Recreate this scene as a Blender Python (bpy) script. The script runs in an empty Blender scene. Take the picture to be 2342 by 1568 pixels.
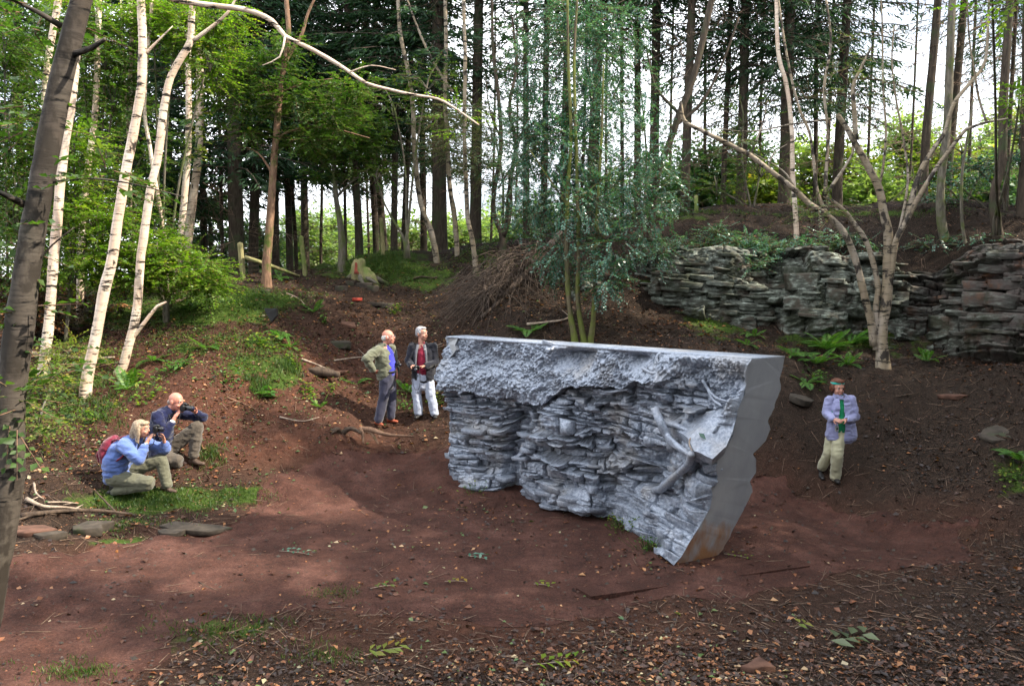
import bpy, bmesh, math, random
import numpy as np
from mathutils import Vector, Matrix

# ------------------------------------------------------------------ camera, sky, sun, exposure
SC = bpy.context.scene
COL = SC.collection
F = 1756.0                       # focal length in units of a 2342 wide picture
TANP = 0.0735                    # camera pitch (down)
PITCH = math.atan(TANP)
CAMZ = 3.2
cam_d = bpy.data.cameras.new('camera'); cam = bpy.data.objects.new('camera', cam_d); COL.objects.link(cam)
cam_d.sensor_width = 36.0; cam_d.lens = 36.0*F/2342.0; cam_d.clip_start = 0.05; cam_d.clip_end = 1500
cam.location = (0, 0, CAMZ); cam.rotation_euler = (math.pi/2-PITCH, 0, 0)
SC.camera = cam

SUN_AZ, SUN_EL = math.radians(99), math.radians(42)
W = bpy.data.worlds.new('World'); SC.world = W; W.use_nodes = True
wn = W.node_tree.nodes; wl = W.node_tree.links; wn.clear()
wo = wn.new('ShaderNodeOutputWorld'); wb = wn.new('ShaderNodeBackground')
sky = wn.new('ShaderNodeTexSky'); sky.sky_type = 'NISHITA'; sky.sun_disc = False
sky.sun_elevation = SUN_EL; sky.sun_rotation = SUN_AZ; sky.air_density = 1.0; sky.dust_density = 2.5
wc = wn.new('ShaderNodeTexCoord'); wm = wn.new('ShaderNodeMapping'); wm.inputs['Scale'].default_value = (1, 1, 2.2)
wno = wn.new('ShaderNodeTexNoise'); wno.inputs['Scale'].default_value = 2.2; wno.inputs['Detail'].default_value = 6
wr = wn.new('ShaderNodeValToRGB'); wr.color_ramp.elements[0].position = 0.34; wr.color_ramp.elements[1].position = 0.60
wmx = wn.new('ShaderNodeMix'); wmx.data_type = 'RGBA'
wl.new(wc.outputs['Generated'], wm.inputs['Vector']); wl.new(wm.outputs[0], wno.inputs['Vector'])
wl.new(wno.outputs['Fac'], wr.inputs['Fac']); wl.new(wr.outputs['Color'], wmx.inputs['Factor'])
wl.new(sky.outputs[0], wmx.inputs[6]); wmx.inputs[7].default_value = (19.0, 19.6, 20.6, 1)     # bright thin cloud
wl.new(wmx.outputs[2], wb.inputs['Color']); wb.inputs['Strength'].default_value = 0.10
wl.new(wb.outputs[0], wo.inputs['Surface'])
sun_d = bpy.data.lights.new('sun', 'SUN'); sun = bpy.data.objects.new('sun', sun_d); COL.objects.link(sun)
sun_d.energy = 5.0; sun_d.angle = math.radians(0.6); sun_d.color = (1.0, 0.90, 0.74)
sdir = Vector((math.cos(SUN_EL)*math.sin(SUN_AZ), math.cos(SUN_EL)*math.cos(SUN_AZ), math.sin(SUN_EL)))
sun.rotation_euler = sdir.to_track_quat('Z', 'Y').to_euler(); sun.location = (20, 0, 30)
SC.view_settings.view_transform = 'Standard'; SC.view_settings.look = 'None'
SC.view_settings.exposure = 1.15; SC.view_settings.gamma = 1.0; SC.view_settings.use_curve_mapping = False
SC.render.engine = 'CYCLES'
cy = SC.cycles
cy.max_bounces = 6; cy.diffuse_bounces = 4; cy.glossy_bounces = 2; cy.transmission_bounces = 4; cy.transparent_max_bounces = 4
cy.caustics_reflective = False; cy.caustics_refractive = False
cy.use_denoising = True
try: cy.denoiser = 'OPENIMAGEDENOISE'
except Exception: pass
cy.use_adaptive_sampling = True; cy.adaptive_threshold = 0.02

# ------------------------------------------------------------------ helpers
RNG = np.random.default_rng(7)
random.seed(7)
_cp, _sp = math.cos(PITCH), math.sin(PITCH)
def P(vx, vy, Y):
    """the point seen at (vx, vy) of the picture that lies at distance Y"""
    a = (vx-1171.0)/F; b = (784.0-vy)/F
    dx, dy, dz = a, _cp+b*_sp, -_sp+b*_cp
    t = Y/dy
    return np.array((dx*t, Y, CAMZ+dz*t))
def proj(p):
    p = np.asarray(p, float); x = p[..., 0]; y = p[..., 1]; z = p[..., 2]-CAMZ
    d = y*_cp - z*_sp; u = y*_sp + z*_cp
    return 1171+F*x/d, 784-F*u/d
def ppm(Y): return F/Y

def _h(ix, iy, iz, seed):
    n = (ix.astype(np.int64)*374761393 + iy.astype(np.int64)*668265263 + iz.astype(np.int64)*2147483647 + seed*1274126177) & 0xffffffff
    n = ((n ^ (n >> 13))*1274126177) & 0xffffffff
    n = ((n ^ (n >> 16))*2246822519) & 0xffffffff
    return ((n ^ (n >> 15)) & 0xffffff)/float(0xffffff)
def noise3(x, y, z, seed=0):
    x, y, z = np.broadcast_arrays(np.asarray(x, float), np.asarray(y, float), np.asarray(z, float))
    ix, iy, iz = np.floor(x), np.floor(y), np.floor(z)
    fx, fy, fz = x-ix, y-iy, z-iz
    fx = fx*fx*(3-2*fx); fy = fy*fy*(3-2*fy); fz = fz*fz*(3-2*fz)
    r = 0
    for a in (0, 1):
        for b in (0, 1):
            for c in (0, 1):
                r = r + _h(ix+a, iy+b, iz+c, seed)*(fx if a else 1-fx)*(fy if b else 1-fy)*(fz if c else 1-fz)
    return r*2-1
def fbm(x, y, z=0.0, oct=4, seed=0, gain=.5):
    r = 0; a = 1.0
    for o in range(oct):
        k = 2.03**o
        r = r+a*noise3(np.asarray(x)*k, np.asarray(y)*k, np.asarray(z)*k, seed+o*17); a *= gain
    return r

def link(o, parent=None):
    COL.objects.link(o)
    if parent is not None: o.parent = parent
    return o
def tag(o, label=None, cat=None, group=None, kind=None):
    if label: o['label'] = label
    if cat: o['category'] = cat
    if group: o['group'] = group
    if kind: o['kind'] = kind
    return o
def empty(name, loc=(0, 0, 0), label=None, cat=None, group=None, rz=0, scale=None):
    o = bpy.data.objects.new(name, None); o.empty_display_size = .1
    o.location = loc; o.rotation_euler = (0, 0, rz)
    if scale is not None: o.scale = (scale,)*3 if not hasattr(scale, '__len__') else scale
    COL.objects.link(o)
    return tag(o, label, cat, group)
def mesh_np(name, V, Fs, mat, smooth=False, attr=None):
    """V (n,3); Fs an (m,k) array or a list of such arrays (tris, quads)"""
    me = bpy.data.meshes.new(name)
    V = np.ascontiguousarray(V, dtype=np.float32)
    if not isinstance(Fs, (list, tuple)): Fs = [Fs]
    Fs = [np.asarray(f, dtype=np.int32) for f in Fs if len(f)]
    nl = sum(f.size for f in Fs); nf = sum(len(f) for f in Fs)
    me.vertices.add(len(V)); me.loops.add(nl); me.polygons.add(nf)
    me.vertices.foreach_set('co', V.ravel())
    me.loops.foreach_set('vertex_index', np.concatenate([f.ravel() for f in Fs]))
    cnt = np.concatenate([np.full(len(f), f.shape[1], np.int32) for f in Fs])
    st = np.concatenate([[0], np.cumsum(cnt)[:-1]]).astype(np.int32)
    me.polygons.foreach_set('loop_start', st)
    try: me.polygons.foreach_set('loop_total', cnt)
    except Exception: pass
    me.update(calc_edges=True)
    if smooth: me.polygons.foreach_set('use_smooth', np.ones(nf, bool))
    if attr is not None:
        for k, v in attr.items():
            a = me.attributes.new(k, 'FLOAT', 'POINT'); a.data.foreach_set('value', np.ascontiguousarray(v, np.float32))
    if mat is not None:
        for m in (mat if isinstance(mat, (list, tuple)) else [mat]): me.materials.append(m)
    return me
def add(name, V, Fs, mat, parent=None, smooth=False, attr=None, loc=None):
    me = mesh_np(name, V, Fs, mat, smooth, attr)
    o = bpy.data.objects.new(name, me)
    if loc is not None: o.location = loc
    return link(o, parent)
class Acc:
    """collects vertices and faces (tris and quads)"""
    def __init__(s): s.V = []; s.T = []; s.Q = []; s.n = 0; s.A = []
    def put(s, V, Fs, a=None):
        V = np.asarray(V, float).reshape(-1, 3)
        for f in (Fs if isinstance(Fs, (list, tuple)) else [Fs]):
            f = np.asarray(f)
            if len(f) == 0: continue
            (s.T if f.shape[1] == 3 else s.Q).append(f+s.n)
        s.V.append(V); s.n += len(V)
        s.A.append(np.full(len(V), 0.5 if a is None else a) if np.ndim(a) == 0 else a)
    def faces(s): return [np.concatenate(x) for x in (s.T, s.Q) if x]
    def obj(s, name, mat, parent=None, smooth=False, loc=None):
        if not s.V: return None
        return add(name, np.concatenate(s.V), s.faces(), mat, parent, smooth, {'rnd': np.concatenate(s.A)}, loc)

def catmull(pts, rad, step):
    pts = np.asarray(pts, float); rad = np.asarray(rad, float)
    n = len(pts)
    if n < 3:
        k = max(2, int(np.linalg.norm(pts[-1]-pts[0])/step)+1); t = np.linspace(0, 1, k)[:, None]
        return pts[0]*(1-t)+pts[-1]*t, rad[0]*(1-t[:, 0])+rad[-1]*t[:, 0]
    pp = np.vstack([2*pts[0]-pts[1], pts, 2*pts[-1]-pts[-2]])
    out = []; ro = []
    for i in range(n-1):
        p0, p1, p2, p3 = pp[i:i+4]
        k = max(1, int(round(np.linalg.norm(p2-p1)/step)))
        for j in range(k):
            t = j/k
            out.append(.5*((2*p1)+(-p0+p2)*t+(2*p0-5*p1+4*p2-p3)*t*t+(-p0+3*p1-3*p2+p3)*t**3)); ro.append(rad[i]*(1-t)+rad[i+1]*t)
    out.append(pts[-1]); ro.append(rad[-1])
    return np.array(out), np.array(ro)
def tube(pts, rad, seg=8, step=.12, wob=0.0, seed=0, cap=True, flare=0.0):
    """a tapered tube through pts -> (V, [tris, quads])"""
    C, R = catmull(pts, rad, step)
    n = len(C)
    T = np.gradient(C, axis=0); T /= np.linalg.norm(T, axis=1)[:, None]+1e-9
    ref = np.array((0.31, .95, .05)) if abs(T[0] @ np.array((0.31, .95, .05))) < .8 else np.array((1., 0, 0))
    N = np.zeros_like(T); u = ref
    for i in range(n):
        u = u-T[i]*(u@T[i]); u /= np.linalg.norm(u)+1e-9; N[i] = u
    B = np.cross(T, N)
    a = np.linspace(0, 2*np.pi, seg, endpoint=False)
    rr = R[:, None]*np.ones((1, seg))
    if wob:
        L = np.cumsum(np.r_[0, np.linalg.norm(np.diff(C, axis=0), axis=1)])
        rr = rr*(1+wob*noise3(np.cos(a)[None]*1.7+seed*3.1, np.sin(a)[None]*1.7, L[:, None]*3.5, seed)
                 + wob*.6*noise3(np.cos(a)[None]*3+seed, np.sin(a)[None]*3, L[:, None]*9, seed+5))
    if flare:
        L = np.cumsum(np.r_[0, np.linalg.norm(np.diff(C, axis=0), axis=1)])
        rr = rr*(1+flare*np.exp(-L/.22)[:, None]*(1+.5*np.sin(a*4+seed)[None]))
    V = C[:, None]+rr[..., None]*(np.cos(a)[None, :, None]*N[:, None]+np.sin(a)[None, :, None]*B[:, None])
    V = V.reshape(-1, 3)
    i = np.arange(n-1)[:, None]*seg; j = np.arange(seg)[None]; k = (j+1) % seg
    Q = np.stack([i+j, i+k, i+seg+k, i+seg+j], -1).reshape(-1, 4)
    Fs = [Q]
    if cap:
        V = np.vstack([V, C[0]-T[0]*R[0]*.2, C[-1]+T[-1]*R[-1]*.5]); m = n*seg
        j = np.arange(seg); k = (j+1) % seg
        Fs.append(np.vstack([np.stack([np.full(seg, m), k, j], -1), np.stack([np.full(seg, m+1), (n-1)*seg+j, (n-1)*seg+k], -1)]))
    return V, Fs
def sticks(A, B, r0, r1, seg=3):
    """many straight tapering sticks at once: A, B (n,3)"""
    A = np.asarray(A, float); B = np.asarray(B, float); n = len(A)
    r0 = np.broadcast_to(r0, (n,)); r1 = np.broadcast_to(r1, (n,))
    T = B-A; T = T/(np.linalg.norm(T, axis=1)[:, None]+1e-9)
    ref = np.where(np.abs(T[:, 2:3]) > .8, np.array([[1., 0, 0]]), np.array([[0, 0, 1.]]))
    N = np.cross(T, ref); N /= np.linalg.norm(N, axis=1)[:, None]+1e-9; Bn = np.cross(T, N)
    a = np.linspace(0, 2*np.pi, seg, endpoint=False)
    ring = np.cos(a)[None, :, None]*N[:, None]+np.sin(a)[None, :, None]*Bn[:, None]
    V = np.concatenate([A[:, None]+ring*r0[:, None, None], B[:, None]+ring*r1[:, None, None]], 1).reshape(-1, 3)
    i = np.arange(n)[:, None]*2*seg; j = np.arange(seg)[None]; k = (j+1) % seg
    Q = np.stack([i+j, i+k, i+seg+k, i+seg+j], -1).reshape(-1, 4)
    return V, [Q]
def rand_dirs(n, rng, up=0.0, flat=1.0):
    d = rng.normal(size=(n, 3)); d[:, 2] = d[:, 2]*flat+up
    return d/(np.linalg.norm(d, axis=1)[:, None]+1e-9)
def leaves(Cn, D, Nn, L, Wd, fold=.15):
    """folded leaves: centre, axis, normal, length, width -> (V, tris); 4 verts each"""
    n = len(Cn); L = np.broadcast_to(L, (n,))[:, None]; Wd = np.broadcast_to(Wd, (n,))[:, None]
    D = D/(np.linalg.norm(D, axis=1)[:, None]+1e-9)
    S = np.cross(D, Nn); S /= np.linalg.norm(S, axis=1)[:, None]+1e-9; N2 = np.cross(S, D)
    V = np.stack([Cn-D*L*.5, Cn+S*Wd*.5-D*L*.05+N2*Wd*fold, Cn+D*L*.5-N2*L*.06, Cn-S*Wd*.5-D*L*.05+N2*Wd*fold], 1).reshape(-1, 3)
    b = np.arange(n)[:, None]*4
    return V, np.concatenate([b+np.array([[0, 1, 2]]), b+np.array([[0, 2, 3]])])
def sprays(blobs, rng, leaf=.06, per=14, length=.42, flat=.35, dens=1.0, droop=.15):
    """leafy twigs through ellipsoids: blobs = (centre, (rx,ry,rz), count) -> leaf (V,F,rnd), twig (V,F)"""
    LC = []; LD = []; LN = []; LR = []; TA = []; TB = []; LS = []
    for c, r, cnt in blobs:
        cnt = int(cnt*dens)
        if cnt < 1: continue
        d = rand_dirs(cnt, rng); rad = rng.random(cnt)**(1/2.4)
        p0 = np.asarray(c)+d*rad[:, None]*np.asarray(r)
        ax = d.copy(); ax[:, 2] = ax[:, 2]*flat-droop; ax += rng.normal(size=ax.shape)*.45; ax[:, 2] *= flat+.2
        ax /= np.linalg.norm(ax, axis=1)[:, None]
        L = length*(.6+.8*rng.random(cnt))
        side = np.cross(ax, np.array([[0, 0, 1.]])); side /= np.linalg.norm(side, axis=1)[:, None]+1e-9
        pn = np.cross(side, ax)+rng.normal(size=ax.shape)*.22
        TA.append(p0); TB.append(p0+ax*L[:, None]-np.array([[0, 0, 1.]])*(L*.12)[:, None])
        sr = rng.random(cnt)
        for k in range(per):
            t = (k+.6)/per
            sg = 1 if k % 2 else -1
            q = p0+ax*(L*t)[:, None]-np.array([[0, 0, 1.]])*(L*.12*t*t)[:, None]
            dd = ax*(.55+.3*t)+side*sg*(1-.4*t)+rng.normal(size=ax.shape)*.25
            dd /= np.linalg.norm(dd, axis=1)[:, None]
            s = leaf*(.65+.6*rng.random(cnt))*(1.05-.35*t)
            LC.append(q+dd*s[:, None]*.65); LD.append(dd); LN.append(pn+rng.normal(size=ax.shape)*.28); LS.append(s)
            LR.append(np.clip(sr*.65+rng.random(cnt)*.35, 0, 1))
    if not LC: return None
    LC = np.concatenate(LC); LD = np.concatenate(LD); LN = np.concatenate(LN); LS = np.concatenate(LS); LR = np.concatenate(LR)
    V, Fc = leaves(LC, LD, LN, LS*1.12, LS*.82)
    tv, tf = sticks(np.concatenate(TA), np.concatenate(TB), .004, .0015, 3)
    return (V, Fc, np.repeat(LR, 4)), (tv, tf)

# ------------------------------------------------------------------ materials
MATS = {}
class NT:
    def __init__(s, name):
        s.m = bpy.data.materials.new(name); s.m.use_nodes = True
        s.n = s.m.node_tree.nodes; s.l = s.m.node_tree.links; s.n.clear()
        s.out = s.n.new('ShaderNodeOutputMaterial')
        MATS[name] = s.m
    def pos(s, scale=(1, 1, 1), obj=False):
        if obj: g = s.n.new('ShaderNodeTexCoord').outputs['Object']
        else: g = s.n.new('ShaderNodeNewGeometry').outputs['Position']
        mp = s.n.new('ShaderNodeMapping'); mp.inputs['Scale'].default_value = scale
        s.l.new(g, mp.inputs['Vector']); return mp.outputs[0]
    def noise(s, vec, scale=1, detail=5, rough=.55, dist=0):
        t = s.n.new('ShaderNodeTexNoise'); t.inputs['Scale'].default_value = scale; t.inputs['Detail'].default_value = detail
        t.inputs['Roughness'].default_value = rough; t.inputs['Distortion'].default_value = dist
        s.l.new(vec, t.inputs['Vector']); return t.outputs['Fac']
    def ramp(s, fac, stops, interp='LINEAR'):
        r = s.n.new('ShaderNodeValToRGB'); e = r.color_ramp; e.interpolation = interp
        while len(e.elements) > 1: e.elements.remove(e.elements[0])
        for i, (p, c) in enumerate(stops):
            c = (c, c, c) if not hasattr(c, '__len__') else c
            if i == 0: e.elements[0].position = p; e.elements[0].color = (*c, 1)
            else: x = e.elements.new(p); x.color = (*c, 1)
        s.l.new(fac, r.inputs['Fac']); return r.outputs['Color']
    def mix(s, fac, a, b, mode='MIX'):
        x = s.n.new('ShaderNodeMix'); x.data_type = 'RGBA'; x.blend_type = mode
        for v, i in ((fac, 0), (a, 6), (b, 7)):
            if isinstance(v, (int, float)): x.inputs[i].default_value = v if i == 0 else (v, v, v, 1)
            elif isinstance(v, tuple): x.inputs[i].default_value = (*v, 1)
            else: s.l.new(v, x.inputs[i])
        return x.outputs[2]
    def attr(s, name):
        a = s.n.new('ShaderNodeAttribute'); a.attribute_name = name; return a.outputs['Fac']
    def math(s, op, a, b=0.0):
        m = s.n.new('ShaderNodeMath'); m.operation = op
        for v, i in ((a, 0), (b, 1)):
            if isinstance(v, (int, float)): m.inputs[i].default_value = v
            else: s.l.new(v, m.inputs[i])
        return m.outputs[0]
    def bump(s, h, strength=.4, dist=.02):
        b = s.n.new('ShaderNodeBump'); b.inputs['Strength'].default_value = strength; b.inputs['Distance'].default_value = dist
        s.l.new(h, b.inputs['Height']); return b.outputs[0]
    def bsdf(s, color, rough=.8, metal=0.0, normal=None, spec=.5, translucent=0.0, tcol=None, sheen=0):
        p = s.n.new('ShaderNodeBsdfPrincipled')
        def put(v, k):
            if isinstance(v, (int, float)): p.inputs[k].default_value = v
            elif isinstance(v, tuple): p.inputs[k].default_value = (*v, 1)
            else: s.l.new(v, p.inputs[k])
        put(color, 'Base Color'); put(rough, 'Roughness'); put(metal, 'Metallic'); p.inputs['Specular IOR Level'].default_value = spec
        if sheen: p.inputs['Sheen Weight'].default_value = sheen
        if normal is not None: s.l.new(normal, p.inputs['Normal'])
        if translucent:
            t = s.n.new('ShaderNodeBsdfTranslucent'); c = tcol if tcol is not None else color
            if isinstance(c, tuple): t.inputs['Color'].default_value = (*c, 1)
            else: s.l.new(c, t.inputs['Color'])
            mx = s.n.new('ShaderNodeMixShader'); mx.inputs[0].default_value = translucent
            s.l.new(p.outputs[0], mx.inputs[1]); s.l.new(t.outputs[0], mx.inputs[2]); s.l.new(mx.outputs[0], s.out.inputs['Surface'])
        else: s.l.new(p.outputs[0], s.out.inputs['Surface'])
        return s.m
def plain(name, color, rough=.8, metal=0, spec=.4, nz=.25, scale=8, bump=0, bscale=60, obj=True, sheen=0):
    """a colour that varies a little, with optional fine relief"""
    t = NT(name); v = t.pos(obj=obj)
    n = t.noise(v, scale, 4)
    c = t.ramp(n, [(.3, tuple(x*(1-nz) for x in color)), (.7, tuple(min(1, x*(1+nz)) for x in color))])
    nr = t.bump(t.noise(v, bscale, 3), bump, .01) if bump else None
    return t.bsdf(c, rough, metal, nr, spec, sheen=sheen)
def leafmat(name, stops, rough=.45, tr=.45, spec=.4, warm=1.0):
    t = NT(name); c = t.ramp(t.attr('rnd'), stops)
    tc = t.mix(1.0, c, (1.5*warm, 1.7, .6), 'MULTIPLY')
    return t.bsdf(c, rough, 0, None, spec, tr, tc)

def m_birch(name, dark=0.0, pink=(.60, .45, .34), br=1.0):
    t = NT(name); v = t.pos((1, 1, 1))
    big = t.noise(t.pos((1, 1, .55)), 3.0, 5, .6)
    fine = t.noise(t.pos((5, 5, 42)), 1.0, 3, .6)
    line = t.noise(t.pos((2.0, 2.0, 11)), 1.0, 5, .7)
    base = t.ramp(big, [(.25, (.50*br, .38*br, .28*br)), (.45, pink), (.65, (.72*br, .61*br, .49*br))])
    lines = t.ramp(line, [(.39, .04), (.44, 1.0)])
    c = t.mix(1.0, base, lines, 'MULTIPLY')
    c = t.mix(1.0, c, t.ramp(fine, [(.30, .55), (.48, 1.0)]), 'MULTIPLY')
    blotch = t.ramp(t.noise(t.pos((2, 2, 1.3)), 2.6, 5, .6), [(.31+dark*.15, 0.0), (.37+dark*.15, 1.0)])
    c = t.mix(blotch, (.035, .028, .022), c)
    nr = t.bump(t.math('ADD', line, big), .5, .015)
    return t.bsdf(c, .75, 0, nr, .3)
m_birch('birch_bark')
m_birch('birch_bark_dark', .9, (.065, .052, .043), .13)  # near trunk's darker copy, its shade put into the bark colour
m_birch('birch_bark_shade', .6, (.24, .19, .125), .45)  # browner, dimmer copy: shade put into the bark colour
def m_bark(name, a, b, moss=0.0, mosscol=(.07, .10, .02)):
    t = NT(name); v = t.pos((1, 1, .22))
    n = t.noise(v, 18, 6, .65, .4)
    c = t.ramp(n, [(.3, a), (.65, b)])
    if moss:
        mm = t.ramp(t.noise(t.pos(), 2.2, 5, .6), [(.62-moss*.4, 0.0), (.72-moss*.3, 1.0)])
        c = t.mix(mm, c, mosscol)
    return t.bsdf(c, .9, 0, t.bump(n, .9, .02), .2)
m_bark('conifer_bark', (.022, .017, .013), (.085, .065, .048), .25, (.05, .06, .03))
m_bark('grey_bark', (.05, .045, .035), (.17, .15, .115), .35, (.08, .10, .03))
m_bark('olive_bark', (.04, .036, .022), (.135, .11, .065), .5, (.11, .13, .03))
m_bark('brown_bark', (.08, .045, .03), (.28, .17, .11), .2)
m_bark('dead_twig', (.10, .065, .045), (.26, .18, .13))
m_bark('brush_twig', (.035, .027, .022), (.12, .09, .072))
m_bark('pale_stick', (.16, .12, .09), (.40, .32, .25))
m_bark('dark_stick', (.03, .022, .018), (.10, .07, .05))
m_bark('post_wood', (.14, .13, .06), (.34, .30, .15), .4, (.14, .18, .05))
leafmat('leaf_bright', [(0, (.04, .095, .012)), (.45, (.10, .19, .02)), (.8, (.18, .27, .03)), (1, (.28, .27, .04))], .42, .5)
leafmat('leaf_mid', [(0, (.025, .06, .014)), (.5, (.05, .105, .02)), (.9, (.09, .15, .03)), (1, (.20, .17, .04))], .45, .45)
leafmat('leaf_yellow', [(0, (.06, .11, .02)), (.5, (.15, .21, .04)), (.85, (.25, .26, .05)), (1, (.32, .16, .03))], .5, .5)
leafmat('leaf_holly', [(0, (.02, .062, .045)), (.5, (.055, .14, .10)), (.85, (.12, .24, .18)), (1, (.30, .44, .34))], .25, .25, .7)
leafmat('leaf_grey', [(0, (.03, .05, .025)), (.5, (.07, .10, .05)), (1, (.15, .18, .09))], .4, .35, .5)
leafmat('needle', [(0, (.008, .026, .013)), (.5, (.022, .058, .026)), (1, (.055, .115, .038))], .5, .3, .3)
leafmat('needle_brown', [(0, (.03, .02, .010)), (.6, (.06, .045, .02)), (1, (.06, .07, .02))], .7, .2, .2)
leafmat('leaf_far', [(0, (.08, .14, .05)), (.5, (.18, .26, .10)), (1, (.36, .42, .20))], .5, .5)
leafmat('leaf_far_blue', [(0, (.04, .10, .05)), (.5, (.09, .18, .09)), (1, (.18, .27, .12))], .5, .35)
leafmat('fern_green', [(0, (.03, .09, .015)), (.6, (.07, .18, .03)), (1, (.16, .26, .05))], .45, .45)
leafmat('grass', [(0, (.02, .05, .008)), (.6, (.045, .10, .014)), (1, (.12, .14, .04))], .5, .35)
leafmat('litter', [(0, (.014, .008, .006)), (.40, (.034, .017, .012)), (.60, (.080, .032, .018)), (.74, (.20, .070, .026)), (.86, (.36, .17, .07)), (.91, (.40, .34, .22)), (.935, (.10, .15, .04)), (1, (.05, .10, .03))], .5, .15, .45)
# ------------------------------------------------------------------ the ground
_cw = [(-3, 5, 0), (0, 5, 0), (3, 5, 0), (6, 5, .05), (-3, 8, 0), (0, 8, 0), (3, 8, 0), (-1, 10, 0), (0, 12, .08), (2, 10, 0), (3.5, 10.2, .05), (-3.4, 10.2, .02),
       (0, 2, 0), (-5, 4, .1), (5, 2, 0), (0, -4, .1), (-6, -3, .5), (7, -3, .5), (1.6, 12.2, .25), (3.3, 12.2, .3), (-5.3, 10.6, .28), (4.93, 11.8, .19), (-4.4, 7.4, .04), (5.5, 8, .06), (-6.5, 8.5, .3), (-5.6, 6, .12),
       (-2.6, 12.0, .12), (7.2, 6, .4), (12, 6, 2.2), (12, 0, 2.2), (-12, 4, 2.0), (-12, 8, 2.3), (-12, -4, 2.0), (14, 10, 2.6), (-18, 10, 3.2), (-18, 20, 3.4),
       (-13, 22, 3.3), (-8, 24, 3.35), (-3, 27, 3.7), (4, 25, 4.6), (10, 24, 4.8), (16, 20, 5.0), (20, 12, 4.8), (20, 0, 4.5), (-20, -5, 3.5), (0, -14, 1.5), (14, -12, 3),
       (-12, 40, 2.6), (0, 42, 2.8), (14, 42, 3.8), (30, 20, 5), (-32, 20, 3.0), (30, 45, 3.0), (-30, 45, 2.0), (0, 60, 2), (30, -15, 4), (-30, -15, 4)]
_cv = [(880, 970, 14.2), (975, 958, 14.2), (1171, 768, 15.2), (1330, 780, 14.9), (940, 870, 15.5), (900, 800, 16.5), (900, 700, 18.5), (900, 620, 20.5), (900, 577, 22),
       (700, 800, 15.5), (700, 700, 17.5), (700, 640, 20), (600, 642, 18.6), (500, 800, 14.5), (500, 700, 16.5), (500, 658, 18), (500, 950, 12.5), (600, 950, 13), (700, 950, 13.3),
       (700, 1050, 12.2), (560, 1050, 11.8), (550, 1150, 10.8), (200, 900, 13), (275, 850, 14), (100, 850, 14), (100, 1000, 11.5), (30, 1150, 9.6), (200, 760, 15.5), (60, 750, 16), (300, 735, 16),
       (350, 685, 18), (1000, 580, 22), (1100, 560, 21.5), (1100, 620, 19.5), (1100, 690, 17.2), (1220, 570, 20.5), (1400, 700, 16.3), (1400, 775, 14.8), (1600, 800, 14), (1800, 805, 14.5), (1800, 900, 13),
       (2015, 825, 14.5), (2200, 835, 14), (2342, 835, 13.5), (2200, 950, 12.5), (2342, 950, 12), (2000, 1000, 12.3), (2200, 1100, 10.8), (2342, 1150, 10), (2342, 1300, 8.7),
       (1500, 690, 16.4), (1700, 745, 16), (1900, 765, 15.8), (2100, 775, 15.6), (2342, 800, 14.8), (1560, 497, 19.2), (1800, 497, 18.6), (2100, 491, 18.1), (2342, 483, 17.6), (1400, 515, 19.6),
       (1700, 588, 17.2), (1900, 592, 17.0), (2150, 600, 16.7), (2342, 585, 15.9), (1500, 590, 17.6), (1300, 560, 19.2)]
_cp3 = np.array([tuple(c) for c in _cw]+[tuple(P(*c)) for c in _cv])
def _U(r2): return np.where(r2 < 1e-9, 0, .5*r2*np.log(r2+1e-12))
_xy = _cp3[:, :2]; _n = len(_xy)
_K = _U(((_xy[:, None]-_xy[None])**2).sum(-1))+np.eye(_n)*.06
_A = np.zeros((_n+3, _n+3)); _A[:_n, :_n] = _K; _A[:_n, _n] = 1; _A[:_n, _n+1:] = _xy; _A[_n, :_n] = 1; _A[_n+1:, :_n] = _xy.T
_w = np.linalg.solve(_A, np.r_[_cp3[:, 2], 0, 0, 0])
def ground0(x, y):
    x = np.asarray(x, float); y = np.asarray(y, float); sh = np.broadcast(x, y).shape
    xf = np.broadcast_to(x, sh).ravel(); yf = np.broadcast_to(y, sh).ravel(); o = np.empty(xf.shape)
    xc = np.clip(xf, -34, 34); yc = np.clip(yf, -18, 62)
    for i in range(0, len(xf), 60000):
        s = slice(i, i+60000)
        o[s] = _U((xc[s, None]-_xy[None, :, 0])**2+(yc[s, None]-_xy[None, :, 1])**2) @ _w[:_n]+_w[_n]+_w[_n+1]*xc[s]+_w[_n+2]*yc[s]
    return np.clip(o, -.3, 6.5).reshape(sh)
def flatmask(x, y):
    """1 on the flat trodden floor, 0 on the rough banks"""
    return np.clip(1.15-np.maximum(0, np.hypot((x-.6)/6.0, (y-7.5)/5.6)-.55)*2.6, 0, 1)
def ground(x, y):
    z = ground0(x, y); m = 1-flatmask(x, y)
    return z+(.02+.09*m)*fbm(x*.9, y*.9, 0, 3, 11)+(.006+.035*m)*fbm(x*4.1, y*4.1, 0, 3, 12)+(.004+.012*m)*fbm(x*15, y*15, 0, 2, 14)
def gz(x, y): return float(ground(np.array([x]), np.array([y]))[0])
def G(vx, vy, ymin=4.0, ymax=40.0):
    """first ground point seen at (vx, vy)"""
    a = (vx-1171.0)/F; b = (784.0-vy)/F
    dx, dy, dz = a, _cp+b*_sp, -_sp+b*_cp
    Y = np.linspace(ymin, ymax, 900); t = Y/dy
    d = (CAMZ+dz*t)-ground(dx*t, Y)
    i = np.where(d <= 0)[0]
    i = i[0] if len(i) else int(np.argmin(d))
    return np.array((dx*t[i], Y[i], float(ground(dx*t[i:i+1], Y[i:i+1])[0])))

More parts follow.
